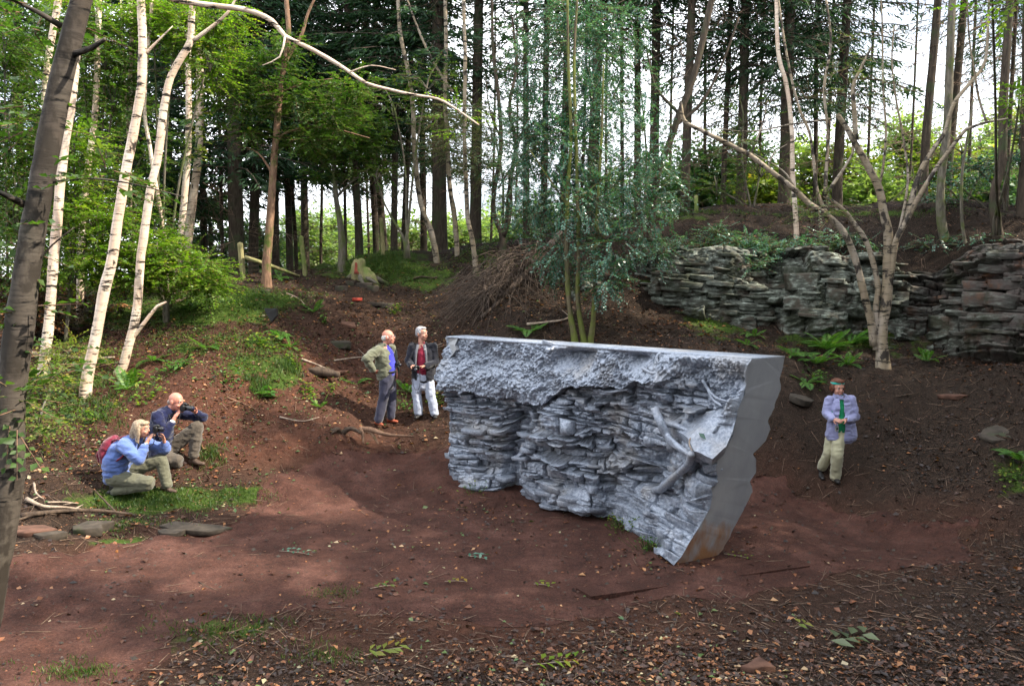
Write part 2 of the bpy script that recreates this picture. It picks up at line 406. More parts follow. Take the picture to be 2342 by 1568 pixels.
def axis(lo, f0, f1, hi, fine, grow=1.12):
    a = list(np.arange(f0, f1+1e-6, fine)); s = fine
    while a[-1] < hi: s = min(s*grow, 40); a.append(a[-1]+s)
    s = fine; b = [f0]
    while b[-1] > lo: s = min(s*grow, 40); b.append(b[-1]-s)
    return np.array(b[::-1][:-1]+a)
gx = axis(-320, -9.5, 9.5, 320, .065); gy = axis(-200, 4.6, 20.5, 420, .065)
GXm, GYm = np.meshgrid(gx, gy); GZ = ground(GXm, GYm)
far = np.clip((np.hypot(GXm, GYm-15)-45)/120, 0, 1); GZ = GZ-far*6.0
# hidden step behind the cliff band is left to the bank itself
nx_, ny_ = len(gx), len(gy)
ii = np.arange(ny_-1)[:, None]*nx_+np.arange(nx_-1)[None]
GQ = np.stack([ii, ii+1, ii+nx_+1, ii+nx_], -1).reshape(-1, 4)
vxg, vyg = proj(np.stack([GXm, np.maximum(GYm, .5), GZ], -1))
def blob(vx, vy, cx, cy, rx, ry): return np.exp(-(((vx-cx)/rx)**2+((vy-cy)/ry)**2)*1.2)
_inf = (GYm > 4)
moss = np.zeros_like(GZ)
for b in [(500, 700, 170, 45, 1.2), (430, 790, 90, 30, .45), (590, 835, 70, 34, .8), (640, 870, 60, 25, .8), (850, 600, 160, 40, .9), (960, 630, 120, 40, .7), (350, 1140, 190, 32, 1.1), (560, 1130, 90, 20, .7), (180, 860, 90, 40, .5),
          (250, 720, 240, 45, .7), (470, 1440, 200, 40, .45), (200, 1540, 140, 30, .7), (760, 1360, 120, 20, .5), (2330, 1080, 70, 60, .5), (1930, 770, 160, 30, .9), (2090, 790, 80, 30, .5), (1650, 740, 90, 50, .6), (1500, 495, 260, 20, .4), (2000, 488, 400, 8, .5), (240, 1240, 160, 18, .5), (1600, 640, 140, 20, .5)]:
    moss = np.maximum(moss, blob(vxg, vyg, *b[:4])*b[4])
moss = np.where(_inf, moss, 0)
# the red cinder path, in picture units turned into ground points
path_v = [(-120, 1420), (0, 1345), (150, 1300), (330, 1258), (480, 1215), (600, 1165), (680, 1115), (800, 1086), (930, 1074), (1030, 1072), (1300, 1090), (1600, 1130), (1720, 1128), (1800, 1122), (1950, 1175), (2100, 1205),
          (2230, 1225), (2190, 1290), (1950, 1330), (1650, 1385), (1400, 1420), (1150, 1440), (900, 1425), (700, 1400), (520, 1420), (400, 1490), (300, 1600), (100, 1800), (-400, 1800)]
_pp = np.array([P(vx, vy, 3.2/(max(vy, 700)-655)*F*1.0)[:2] for vx, vy in path_v])
def inpoly(x, y, poly):
    r = np.zeros(np.shape(x), bool); n = len(poly); j = n-1
    for i in range(n):
        xi, yi = poly[i]; xj, yj = poly[j]
        c = ((yi > y) != (yj > y)) & (x < (xj-xi)*(y-yi)/(yj-yi+1e-12)+xi)
        r ^= c; j = i
    return r
def polydist(x, y, poly):
    d = np.full(np.shape(x), 1e9); n = len(poly)
    for i in range(n):
        a = poly[i]; b = poly[(i+1) % n]; ab = b-a
        t = np.clip(((x-a[0])*ab[0]+(y-a[1])*ab[1])/(ab@ab), 0, 1)
        d = np.minimum(d, np.hypot(x-a[0]-t*ab[0], y-a[1]-t*ab[1]))
    return np.where(inpoly(x, y, poly), d, -d)
PD = np.full(GZ.shape, -9.0)
_m = (np.abs(GXm) < 10) & (GYm > 4) & (GYm < 15)
PD[_m] = polydist(GXm[_m], GYm[_m], _pp)
def pathd(x, y): return polydist(x, y, _pp)+.22*fbm(x*1.3, y*1.3, 0, 4, 21)
PD[_m] += .22*fbm(GXm[_m]*1.3, GYm[_m]*1.3, 0, 4, 21)
red = np.clip(.5+PD/1.4, 0, 1)
red = np.maximum(red, np.where(_inf, .75*blob(vxg, vyg, 750, 1030, 330, 60)+1.0*blob(vxg, vyg, 400, 900, 360, 170)+.6*blob(vxg, vyg, 800, 850, 260, 140)+.8*blob(vxg, vyg, 1100, 1430, 700, 110)+.5*blob(vxg, vyg, 1900, 1250, 350, 110), 0))
humus_shade = np.where(_inf, np.maximum(np.maximum(1.25*blob(vxg, vyg, 1950, 540, 620, 85), blob(vxg, vyg, 1300, 640, 330, 120)), .5*blob(vxg, vyg, 2150, 900, 350, 200)), 0)  # dark earth, with shade also painted into the soil colour of the banks
t = NT('soil'); p1 = t.pos()
n1 = t.noise(p1, 2.2, 6, .6); n2 = t.noise(p1, 38, 5, .7); n3 = t.noise(p1, 9, 5, .65); n4 = t.noise(p1, 130, 2, .6)
dark = t.ramp(n3, [(.3, (.009, .0065, .005)), (.7, (.030, .020, .0145))])
redc = t.ramp(n3, [(.3, (.038, .015, .009)), (.7, (.090, .036, .023))])
c = t.mix(t.attr('red'), dark, redc)
c = t.mix(t.math('MULTIPLY', t.attr('humus_shade'), 1.0), c, t.ramp(n3, [(.3, (.006, .005, .004)), (.7, (.020, .015, .011))]))
c = t.mix(t.ramp(n2, [(.54, 0.0), (.70, .65)]), c, (.11, .058, .035))
c = t.mix(t.ramp(n4, [(.60, 0.0), (.70, .6)]), c, (.26, .17, .12))
mf = t.math('ADD', t.attr('moss'), t.math('MULTIPLY', t.math('SUBTRACT', n1, .5), 1.6))
mfr = t.ramp(mf, [(.32, 0.0), (.52, 1.0)])
mc = t.ramp(n2, [(.3, (.018, .035, .007)), (.7, (.065, .105, .016))])
c = t.mix(mfr, c, mc)
t.bsdf(c, .95, 0, t.bump(t.math('ADD', t.math('MULTIPLY', n3, 1.2), n2), .9, .03), .15)
t = NT('cinder'); p1 = t.pos()
n1 = t.noise(p1, 1.6, 6, .68); n2 = t.noise(p1, 42, 6, .85); n3 = t.noise(p1, 7, 5, .65)
c = t.ramp(n1, [(.30, (.044, .0165, .011)), (.50, (.080, .0315, .0215)), (.68, (.135, .060, .044))])
c = t.mix(.55, c, t.ramp(n3, [(.3, .45), (.7, 1.25)]), 'MULTIPLY')
c = t.mix(t.ramp(n2, [(.38, .85), (.49, 0.0)]), c, (.018, .010, .008))
c = t.mix(t.ramp(n2, [(.57, 0.0), (.66, .6)]), c, (.24, .14, .11))
t.bsdf(c, .9, 0, t.bump(t.math('ADD', n2, n3), .9, .03), .25)
gmesh = mesh_np('ground', np.stack([GXm, GYm, GZ], -1).reshape(-1, 3), GQ, MATS['soil'], True, {'moss': moss.ravel(), 'red': red.ravel(), 'humus_shade': humus_shade.ravel()})
gob = link(bpy.data.objects.new('ground', gmesh)); tag(gob, kind='structure')
# path sheet 5 mm above the ground
pq = (PD.ravel()[GQ] > 0).any(1) & (PD.ravel()[GQ] > -.3).all(1) & (GYm.ravel()[GQ] > 4.2).all(1)
gyd, gxd = np.gradient(np.clip(PD, -.6, .6), gy, gx); g2 = gxd**2+gyd**2+.05; mv = np.where((PD < 0) & (PD > -.3), -PD, 0)/g2
PXm = GXm+np.clip(gxd*mv, -.09, .09); PYm = GYm+np.clip(gyd*mv, -.09, .09)
used, inv = np.unique(GQ[pq], return_inverse=True)
PVv = np.stack([PXm, PYm, GZ+np.where(PD > .06, .007, .0035)], -1).reshape(-1, 3)[used]
po = add('path', PVv, inv.reshape(-1, 4), MATS['cinder'], smooth=True); tag(po, kind='structure')
# ------------------------------------------------------------------ the cast metal sculpture
def cV(cx, cy): return 983.6+.3764*cx, 740+.3764*cy
t = NT('cast_metal'); p1 = t.pos()
n1 = t.noise(p1, 1.7, 5, .6); n2 = t.noise(p1, 30, 5, .7); n3 = t.noise(p1, 110, 3, .6)
c = t.ramp(n2, [(.28, (.13, .155, .20)), (.5, (.28, .315, .38)), (.72, (.46, .50, .58))])
c = t.mix(t.ramp(n1, [(.52, 0.0), (.70, .5)]), c, (.38, .34, .29))
c = t.mix(t.ramp(t.attr('rnd'), [(.0, .95), (.5, 0.0)]), c, (.045, .048, .055))
t.bsdf(c, .55, .25, t.bump(t.math('ADD', n2, t.math('MULTIPLY', n3, .5)), .45, .012), .5)
t = NT('cut_metal'); p1 = t.pos()
n1 = t.noise(t.pos((1, 1, .4)), 4.5, 5, .6); n3 = t.noise(p1, 160, 2, .6)
c = t.ramp(n1, [(.3, (.27, .28, .295)), (.7, (.34, .35, .365))])
sep = t.n.new('ShaderNodeSeparateXYZ'); g = t.n.new('ShaderNodeNewGeometry'); t.l.new(g.outputs['Position'], sep.inputs[0])
hz = t.math('ADD', sep.outputs['Z'], t.math('MULTIPLY', t.math('SUBTRACT', t.noise(t.pos((1, 1, .35)), 6, 5, .6), .5), 1.3))
rm = t.ramp(hz, [(.05, .9), (.24, .45), (.42, 0.0)])
c = t.mix(rm, c, (.30, .135, .045))
c = t.mix(t.ramp(n3, [(.62, 0), (.74, .35)]), c, (.5, .5, .5))
t.bsdf(c, .5, .12, t.bump(n3, .2, .003), .5)

def strata(u, w, seed, hmin=.045, hmax=.11, wmin=.10, wmax=.42, A=.12, crack=.05, wob=.06):
    """layered broken stone as a relief: (displacement, darkness of the joint)"""
    r = np.random.default_rng(seed)
    w2 = w+wob*fbm(u*.9, w*.7, 0, 3, seed)+.012*fbm(u*6, w*6, 0, 2, seed+1)
    hs = r.uniform(hmin, hmax, 200)*np.where(r.random(200) < .2, 1.9, 1); hb = np.cumsum(hs)-3.0
    ri = np.clip(np.searchsorted(hb, w2), 1, 199); w0 = hb[ri-1]; h = hb[ri]-w0; fw = (w2-w0)/h
    d = np.zeros_like(u); ed = np.zeros_like(u)
    for row in np.unique(ri):
        m = ri == row
        r2 = np.random.default_rng(seed*1000+int(row))
        bs = np.cumsum(r2.uniform(wmin, wmax, 120))-2.0-r2.random()
        uu = u[m]+.02*fbm(u[m]*9, w2[m]*9, 0, 2, seed+3)
        bi = np.clip(np.searchsorted(bs, uu), 1, 119); u0 = bs[bi-1]; bw = bs[bi]-u0; fu = (uu-u0)/bw
        pr = r2.normal(0, 1, 121)[bi]*.45; ti = r2.normal(0, 1, 121)[bi]*.35; to = r2.normal(0, 1, 121)[bi]
        lip = (fw[m]-.35)*(.4+.35*to)
        rnd = -((np.abs(fu-.5)*2)**10)*.25-((np.abs(fw[m]-.5)*2)**12)*.2
        d[m] = A*(pr+ti*(fu-.5)*1.3+lip*.9+rnd)
        ed[m] = np.minimum(np.minimum(fu, 1-fu)*bw, np.minimum(fw[m], 1-fw[m])*h[m])
    k = np.exp(-(ed/.0075)**2)
    wa = fbm(u*5, w*5, 0, 2, seed+7)*.6
    cu = np.floor(u*11+wa+3*noise3(u*1.3, w*1.3, 0, seed+8)); cw = np.floor(w2*24+wa*1.5+ri*.37)
    d = d+(_h(cu, cw, ri, seed+9)-.5)*.034*(A/.12)+(_h(np.floor(u*27+wa), np.floor(w2*55+wa), ri, seed+10)-.5)*.012
    return d-crack*k, k

ZT = 2.4
bot = [P(*cV(*c), Yd) for c, Yd in [((115, 1000), 12.2), ((240, 1020), 12.05), ((400, 1028), 11.95), ((500, 1034), 11.8), ((565, 1062), 11.6), ((650, 1105), 11.25), ((750, 1140), 10.95), ((900, 1178), 10.65), ((1000, 1182), 10.6),
       ((1105, 1190), 10.5), ((1220, 1290), 9.84), ((1330, 1380), 9.3), ((1400, 1450), 8.98), ((1480, 1505), 8.63)]]
bot = np.array(bot); bot[:, 2] = 0.0
def endplane(vx, vy):
    a = (vx-1171.0)/F; b = (784.0-vy)/F; dx, dy, dz = a, _cp+b*_sp, -_sp+b*_cp
    # Y = 7.725 + .5 X - .244 Z
    tt = (7.725-.244*CAMZ)/(dy-.5*dx+.244*dz)
    return np.array((dx*tt, dy*tt, CAMZ+dz*tt))
endL = [(1955, 213), (1925, 260), (1914, 300), (1920, 370), (1902, 450), (1870, 520), (1860, 580), (1832, 622), (1848, 660), (1818, 722), (1780, 770), (1718, 817), (1746, 842), (1735, 880), (1746, 938), (1706, 1000), (1716, 1040), (1700, 1120), (1650, 1210), (1580, 1320), (1530, 1410), (1480, 1505)]
endR = [(2155, 210), (2140, 280), (2124, 330), (2131, 400), (2100, 470), (2082, 530), (2050, 590), (2068, 640), (2040, 710), (1960, 790), (1981, 830), (1981, 900), (1943, 957), (1957, 1000), (1940, 1060), (1900, 1140), (1850, 1230), (1800, 1330), (1762, 1390), (1735, 1432)]
EL = np.array([endplane(*cV(*c)) for c in endL]); ER = np.array([endplane(*cV(*c)) for c in endR])
EL[:, 2] = np.clip(EL[:, 2], 0, ZT); ER[:, 2] = np.clip(ER[:, 2], -.02, ZT); EL[0, 2] = ZT; ER[0, 2] = ZT; EL[-1, 2] = -.02; ER[-1, 2] = -.03
def resample(pts, n, jit=0, seed=0):
    pts = np.asarray(pts, float); L = np.r_[0, np.cumsum(np.linalg.norm(np.diff(pts, axis=0), axis=1))]; L /= L[-1]
    tt = np.linspace(0, 1, n); return np.stack([np.interp(tt, L, pts[:, k]) for k in range(3)], -1)
NS, NTt = 820, 380
s_ = np.linspace(0, 1, NS); t_ = np.linspace(0, 1, NTt)
topA = np.array((-1.04, 12.2, ZT)); topB = EL[0]
Bc = resample(catmull(bot, np.ones(len(bot)), .05)[0], NS)
Bl = np.linspace(0, 1, NS)
Tc = topA[None]*(1-s_[:, None])+topB[None]*s_[:, None]
Lc = resample(np.array([bot[0], bot[0]+(0.02, 0, .6), bot[0]+(.0, 0, 1.2), topA+(-.02, 0, -.6), topA]), NTt)
Rc = resample(EL[::-1], NTt)
S, T2 = np.meshgrid(s_, t_)
base = ((1-T2)[..., None]*Bc[None]+T2[..., None]*Tc[None]+(1-S)[..., None]*Lc[:, None]+S[..., None]*Rc[:, None]
        -((1-S)*(1-T2))[..., None]*bot[0]-(S*(1-T2))[..., None]*Rc[0]-((1-S)*T2)[..., None]*topA-(S*T2)[..., None]*topB)
dS = np.gradient(base, axis=1); dT = np.gradient(base, axis=0)
# smoothed normals
Nn = np.cross(dS, dT); Nn /= np.linalg.norm(Nn, axis=-1)[..., None]+1e-9
if Nn[..., 1].mean() > 0: Nn = -Nn
for _ in range(30):
    Nn[:, 1:-1] = (Nn[:, 1:-1]+Nn[:, :-2]+Nn[:, 2:])/3; Nn[1:-1] = (Nn[1:-1]+Nn[:-2]+Nn[2:])/3
Nn /= np.linalg.norm(Nn, axis=-1)[..., None]+1e-9
U = np.cumsum(np.linalg.norm(dS, axis=-1), axis=1); Wz = base[..., 2]
vx, vy = proj(base); CX = (vx-983.6)/.3764; CY = (vy-740)/.3764
def cg(cx, cy, rx, ry, p=2): return np.exp(-(np.abs((CX-cx)/rx)**p+np.abs((CY-cy)/ry)**p))
bound = np.interp(CX, [0, 150, 350, 500, 600, 700, 780, 850, 1000, 1200, 1300, 1450, 1600, 1700, 1800, 1900], [372, 385, 400, 432, 475, 470, 430, 385, 365, 385, 318, 285, 335, 520, 560, 590])
bound = bound+14*fbm(CX/60, CY/60, 0, 3, 5)
soil = 1/(1+np.exp((CY-bound)/5.0))
coarse = .22*cg(60, 280, 120, 110)+.16*cg(300, 330, 260, 90)+.10*cg(620, 400, 130, 90)+.12*cg(1100, 330, 240, 60)-.28*cg(885, 205, 115, 50, 3)-.16*cg(1260, 215, 60, 40)-.14*cg(1600, 420, 120, 60)
coarse += -.34*cg(545, 620, 60, 190, 3)-.34*cg(500, 920, 42, 150, 3)-.18*cg(1320, 920, 60, 70, 3)-.16*cg(1000, 620, 70, 40)-.14*cg(900, 760, 60, 30)+.16*cg(690, 760, 160, 260, 3)+.10*cg(300, 950, 230, 60, 4)+.14*cg(830, 1080, 170, 90, 3)+.10*cg(1050, 1090, 110, 70, 3)
coarse += -.20*cg(1330, 900, 90, 130)-.14*cg(1100, 500, 220, 60)-.10*cg(1480, 620, 70, 120)+.08*cg(1350, 260, 120, 50)+.12*cg(1600, 1000, 110, 230, 3)-.08*cg(1250, 1120, 140, 90)+.10*cg(1600, 170, 120, 70)-.1*cg(1640, 300, 90, 60)
coarse += .10*fbm(CX/170, CY/170, 0, 3, 9)
lipm = np.where(CY < bound, np.exp(-(bound-CY)/70), -.95*np.exp(-(CY-bound)/40))
coarse += .12*lipm*np.interp(CX, [0, 300, 650, 1300, 1500, 1650], [.8, 1, 1, 1, .4, .0])
dst, kk = strata(U, Wz, 3, A=.14, crack=.075)
dst2, kk2 = strata(U, Wz, 8, .12, .26, .25, .6, .12, .055)
bigm = np.clip(cg(300, 940, 240, 70, 4)+cg(850, 1070, 260, 100, 4)+cg(1600, 900, 120, 200, 4)+cg(200, 660, 120, 150, 3)*.7, 0, 1)
dst = dst*(1-bigm)+dst2*bigm; kk = kk*(1-bigm)+kk2*bigm
smooth_m = np.clip(cg(1230, 1140, 190, 140, 3)+cg(1600, 1330, 200, 130, 3), 0, 1)
dst = dst*(1-smooth_m*.7)+smooth_m*.02*fbm(U*6, Wz*6, 0, 4, 77); kk = kk*(1-smooth_m)
rg = fbm(U*8, Wz*8, 0, 4, 31, .6); rg2 = fbm(U*26, Wz*26, 0, 3, 32, .65)
rg3 = fbm(U*48, Wz*48, 0, 2, 35, .8)
dso = .030*rg+.024*rg2+.018*rg3-.02*np.abs(fbm(U*15, Wz*15, 0, 2, 33))
D = coarse+soil*dso+(1-soil)*(dst+.006*rg2)
fade = np.clip((1-T2)/.025, 0, 1)*np.clip((1-S)/.012, 0, 1)*np.clip(S/.004, .3, 1)
D = D*fade
FV = base+Nn*D[..., None]
FV[..., 2] = np.minimum(FV[..., 2], ZT-.002)
ii = np.arange(NTt-1)[:, None]*NS+np.arange(NS-1)[None]
Q = np.stack([ii, ii+NS, ii+NS+1, ii+1], -1).reshape(-1, 4)
# crevice shade put into the colour: joints and hollows darker
crevice_shade = np.clip(.8-.75*kk*(1-soil)-np.clip(-(dso*soil)*9, 0, .4), 0, 1)
scu = empty('sculpture', (0.6, 10.4, 0), 'blue grey cast metal slab reproducing a layered quarry rock face, standing on the red path', 'sculpture')
SL = np.array((0.6, 10.4, 0))
add('rock_relief', FV.reshape(-1, 3)-SL, Q, MATS['cast_metal'], scu, False, {'rnd': crevice_shade.ravel()})
# cut end
poly = np.vstack([EL, ER[::-1]])-SL
j = []
for i in range(len(poly)):
    a, b = poly[i], poly[(i+1) % len(poly)]
    j += [a, a*.66+b*.34, a*.33+b*.67]
j = np.array(j); nz = np.random.default_rng(4).normal(0, .006, len(j)); nz[::3] = 0
j[1:, 0] += nz[1:]
me = bpy.data.meshes.new('cut_end'); me.from_pydata([tuple(v) for v in j], [], [tuple(range(len(j)))]); me.materials.append(MATS['cut_metal']); me.update()
bm = bmesh.new(); bm.from_mesh(me); bmesh.ops.triangulate(bm, faces=bm.faces[:]); bm.to_mesh(me); bm.free()
link(bpy.data.objects.new('cut_end', me), scu)
# back of the slab
NB, NC = 220, 90
backdir = ER[0]-EL[0]
topA2 = topA+np.array((.30, .30, 0))
bb = np.linspace(0, 1, NB)[None, :, None]; tt = np.linspace(0, 1, NC)
RcB = resample(ER[::-1], NC); LcB = resample(np.array([bot[0]+(.45, .35, -.02), topA2]), NC)
thick = (1-tt)[:, None, None]*.25*np.sin(np.pi*bb)
BV = LcB[:, None]*(1-bb)+RcB[:, None]*bb+thick*np.array((.7, .7, 0))
bu = np.broadcast_to(bb[..., 0]*5.5, BV.shape[:2]); bz = BV[..., 2]
dbk, kb = strata(bu, bz, 14, .08, .2, .2, .6, .10)
fb = np.clip((1-bb[..., 0])/.03, 0, 1)*np.clip((1-tt)/.04, 0, 1)[:, None]
BV = BV+np.array((.7, .7, 0))*((dbk*.6+.03)*fb)[..., None]
ii = np.arange(NC-1)[:, None]*NB+np.arange(NB-1)[None]
add('back_relief', BV.reshape(-1, 3)-SL, np.stack([ii, ii+1, ii+NB+1, ii+NB], -1).reshape(-1, 4), MATS['cast_metal'], scu, True, {'rnd': np.full(NB*NC, .7)})
# flat top band, slightly proud of the relief
tf = FV[-1][::8]; tb = resample(np.array([topA2, ER[0]]), len(tf))
tfo = tf-Nn[-1][::8]*(-.012); n = len(tf)
TV = np.vstack([tfo, tb, tfo, tb]); TV[:2*n, 2] = ZT+.012; TV[2*n:, 2] = ZT-.014
i = np.arange(n-1)
TQ = np.vstack([np.stack([i, i+1, n+i+1, n+i], -1), np.stack([2*n+i, 3*n+i, 3*n+i+1, 2*n+i+1], -1), np.stack([i, 2*n+i, 2*n+i+1, i+1], -1), np.stack([n+i, n+i+1, 3*n+i+1, 3*n+i], -1),
                np.array([[0, n, 3*n, 2*n], [n-1, 3*n-1, 4*n-1, 2*n-1]])])
add('top_edge', TV-SL, TQ, MATS['cast_metal'], scu, False, {'rnd': np.full(len(TV), .9)})
# fin at the far end
fin = [((90, 84), 12.25), ((105, 120), 12.22), ((112, 165), 12.2), ((108, 215), 12.15), ((135, 190), 11.9), ((158, 160), 11.85), ((150, 130), 11.95), ((172, 84), 12.0)]
fp = np.array([P(*cV(*c), y) for c, y in fin])-SL; fp2 = fp+np.array((.05, .12, 0)); n = len(fp)
me = bpy.data.meshes.new('end_fin'); me.from_pydata([tuple(v) for v in np.vstack([fp, fp2])], [], [tuple(range(n)), tuple(range(2*n-1, n-1, -1))]+[(i, (i+1) % n, n+(i+1) % n, n+i) for i in range(n)])
me.materials.append(MATS['cut_metal']); link(bpy.data.objects.new('end_fin', me), scu)

def slab_mesh(name, rng, mat, n=8, jag=.30, th=1.0, rv=.75):
    """an irregular flat stone, 1 wide (x), 1 deep (y), th thick, broken edges"""
    a = np.sort(np.linspace(0, 2*np.pi, n, endpoint=False)+rng.uniform(-.28, .28, n))
    r = .5*(1+rng.uniform(-jag, jag, n)); sq = 1/np.maximum(np.abs(np.cos(a)), np.abs(np.sin(a)))**.6
    x = np.cos(a)*r*sq; y = np.sin(a)*r*sq
    rings = []
    ov = rng.uniform(.86, .97)
    for z, s in ((-.5, ov), (-.42, ov+.02), (.36, 1.0), (.5, .975)):
        jx = rng.uniform(-.012, .012, n)
        rings.append(np.stack([x*s+jx, y*s+jx, np.full(n, z*th)+rng.uniform(-.05, .05, n)*th], -1))
    V = np.vstack(rings+[[[0, 0, -.5*th]], [[0.02, 0, .52*th]]])
    k = np.arange(n); k2 = (k+1) % n
    Q = np.vstack([np.stack([r0*n+k, r0*n+k2, (r0+1)*n+k2, (r0+1)*n+k], -1) for r0 in range(3)])
    Tt = np.vstack([np.stack([np.full(n, 4*n), k2, k], -1), np.stack([np.full(n, 4*n+1), 3*n+k, 3*n+k2], -1)])
    return mesh_np(name, V, [Tt, Q], mat, False, {'rnd': np.full(len(V), rv)})
r = np.random.default_rng(11)
slabs = [slab_mesh('stone_slab', r, MATS['cast_metal'], n=int(r.integers(5, 9)), rv=[.28, .45, .6, .75, .85][k_ % 5]) for k_ in range(12)]
def basis(nrm, up=(0, 0, 1), tilt=0.0, roll=0.0, yaw=0.0):
    """x along the face, y into the face, z up"""
    y = -np.asarray(nrm, float); y[2] = 0; y /= np.linalg.norm(y)
    x = np.cross(y, (0, 0, 1.0)); z = np.array((0, 0, 1.0))
    M = Matrix(((x[0], y[0], z[0]), (x[1], y[1], z[1]), (x[2], y[2], z[2])))
    return M @ Matrix.Rotation(yaw, 3, 'Z') @ Matrix.Rotation(tilt, 3, 'X') @ Matrix.Rotation(roll, 3, 'Y')
def put_slab(parent, me, loc, nrm, w, d, h, tilt, roll, yaw, name='stone_slab', off=(0, 0, 0)):
    o = bpy.data.objects.new(name, me); o.parent = parent
    M = basis(nrm, tilt=tilt, roll=roll, yaw=yaw).to_4x4() @ Matrix.Diagonal((w, d, h, 1))
    M.translation = Vector(np.asarray(loc, float)-np.asarray(off, float)); o.matrix_local = M; COL.objects.link(o); return o
zones = [  # cx0, cx1, cy0, cy1, count, w, h
    (120, 540, 410, 560, 42, (.10, .30), (.025, .05)), (560, 1180, 430, 640, 46, (.12, .32), (.03, .055)), (1250, 1640, 320, 560, 40, (.08, .22), (.02, .04)),
    (540, 760, 620, 860, 26, (.14, .30), (.035, .07)), (760, 1250, 640, 900, 36, (.10, .28), (.025, .05)), (130, 500, 600, 930, 24, (.18, .45), (.04, .09)),
    (560, 1100, 900, 1150, 22, (.18, .5), (.05, .11)), (1300, 1560, 640, 980, 20, (.10, .22), (.03, .07)), (120, 480, 930, 1010, 10, (.2, .5), (.04, .08)), (1380, 1560, 1000, 1420, 12, (.10, .25), (.06, .12))]
fl = np.stack([CX, CY], -1)[::4, ::4].reshape(-1, 2); fP = FV[::4, ::4].reshape(-1, 3); fN = Nn[::4, ::4].reshape(-1, 3)
for x0, x1, y0, y1, cnt, wr_, hr in zones:
    for _ in range(cnt):
        q = np.array((r.uniform(x0, x1), r.uniform(y0, y1))); k = int(((fl-q)**2).sum(1).argmin())
        w = r.uniform(*wr_); h = r.uniform(*hr); d = w*r.uniform(.7, 1.1)
        nn = fN[k].copy(); nn[2] = 0; nn /= np.linalg.norm(nn)
        put_slab(scu, slabs[int(r.integers(12))], fP[k]-nn*d*r.uniform(.24, .40), fN[k], w, d, h, r.uniform(-.18, .10), r.normal(0, .06), r.normal(0, .25), off=SL)
# tilted slabs stacked up the right-hand column
blocks = [slab_mesh('stone_slab', r, MATS['cast_metal'], n=int(r.integers(5, 7)), jag=.12) for _ in range(8)]; slabs2 = blocks+blocks[:4]
for cx_, cy_, w, h, tl, rl in [(1655, 850, .42, .10, -.25, .45), (1600, 925, .38, .12, -.2, .38), (1670, 955, .34, .12, -.25, .4), (1560, 1010, .32, .18, -.1, .2), (1640, 1050, .36, .13, -.2, .35), (1580, 1090, .26, .16, -.1, .3), (1520, 1100, .24, .16, 0, .2), (1430, 1180, .3, .18, .1, .5), (1490, 1040, .24, .18, .0, .1), (1560, 1190, .28, .14, 0, .4),
                            (1500, 900, .30, .13, -.1, .3), (1340, 760, .3, .12, 0, .1), (1420, 880, .26, .1, 0, .2), (1400, 1300, .2, .3, .2, .3), (720, 130, .3, .08, -.4, .1), (1470, 960, .3, .1, .1, .1), (1620, 1160, .3, .13, 0, .3)]:
    q = np.array((cx_, cy_)); k = int(((fl-q)**2).sum(1).argmin()); nn = fN[k].copy(); nn[2] = 0; nn /= np.linalg.norm(nn)
    put_slab(scu, slabs2[int(r.integers(12))], fP[k]-nn*w*.30, fN[k], w, w*.85, h*.62, tl, rl*.8, r.normal(0, .15), off=SL)
def near(cx_, cy_):
    k = int(((fl-np.array((cx_, cy_)))**2).sum(1).argmin()); return fP[k], fN[k]
# the smooth tilted shelf
def prism(pts, down, name, mat, parent, sub=3, bumpy=.01):
    bm = bmesh.new(); n = len(pts)
    vs = [bm.verts.new(tuple(p)) for p in pts]+[bm.verts.new(tuple(np.asarray(p)+down)) for p in pts]
    bm.faces.new(vs[:n]); bm.faces.new(vs[n:][::-1])
    for i in range(n): bm.faces.new((vs[i], vs[n+i], vs[n+(i+1) % n], vs[(i+1) % n]))
    bmesh.ops.recalc_face_normals(bm, faces=bm.faces[:])
    bmesh.ops.triangulate(bm, faces=bm.faces[:])
    bmesh.ops.subdivide_edges(bm, edges=bm.edges[:], cuts=sub, use_grid_fill=True)
    for v in bm.verts:
        c = v.co; k = bumpy*float(fbm(np.array([c.x*5]), np.array([c.y*5]), np.array([c.z*5]), 3, 3)[0]); v.co = c+Vector((k, k, k))
    me = bpy.data.meshes.new(name); bm.to_mesh(me); bm.free(); me.materials.append(mat)
    a = me.attributes.new('rnd', 'FLOAT', 'POINT'); a.data.foreach_set('value', np.full(len(me.vertices), .85, np.float32))
    return link(bpy.data.objects.new(name, me), parent)
def sp(cx_, cy_, out=0.0):
    p, nn = near(cx_, cy_); nn = nn.copy(); vx_, vy_ = cV(cx_, cy_)
    return P(vx_, vy_, p[1]-out)
shelf = [sp(1770, 512, .02), sp(1856, 590, .0), sp(1838, 655, .06), sp(1800, 745, .12), sp(1720, 815, .18), sp(1610, 768, .34), sp(1570, 690, .34), sp(1480, 640, .26), sp(1450, 590, .16)]
prism([p-SL for p in shelf], np.array((.02, .12, -.10)), 'stone_shelf', MATS['cast_metal'], scu, 4, .012)
v_, f_ = tube([sp(1362, 512, .40)-SL, sp(1400, 600, .38)-SL, sp(1440, 680, .32)-SL, sp(1500, 740, .30)-SL, sp(1580, 795, .24)-SL], [.045, .05, .042, .04, .04], 10, .03, .4, 3)
a_ = Acc(); a_.put(v_, f_, .8)
a_.put(*tube([sp(1420, 600, .36)-SL, sp(1500, 620, .30)-SL, sp(1570, 650, .28)-SL], [.055, .04, .025], 8, .05, .2, 4), .8)
a_.obj('cast_branch', MATS['cast_metal'], scu, True)
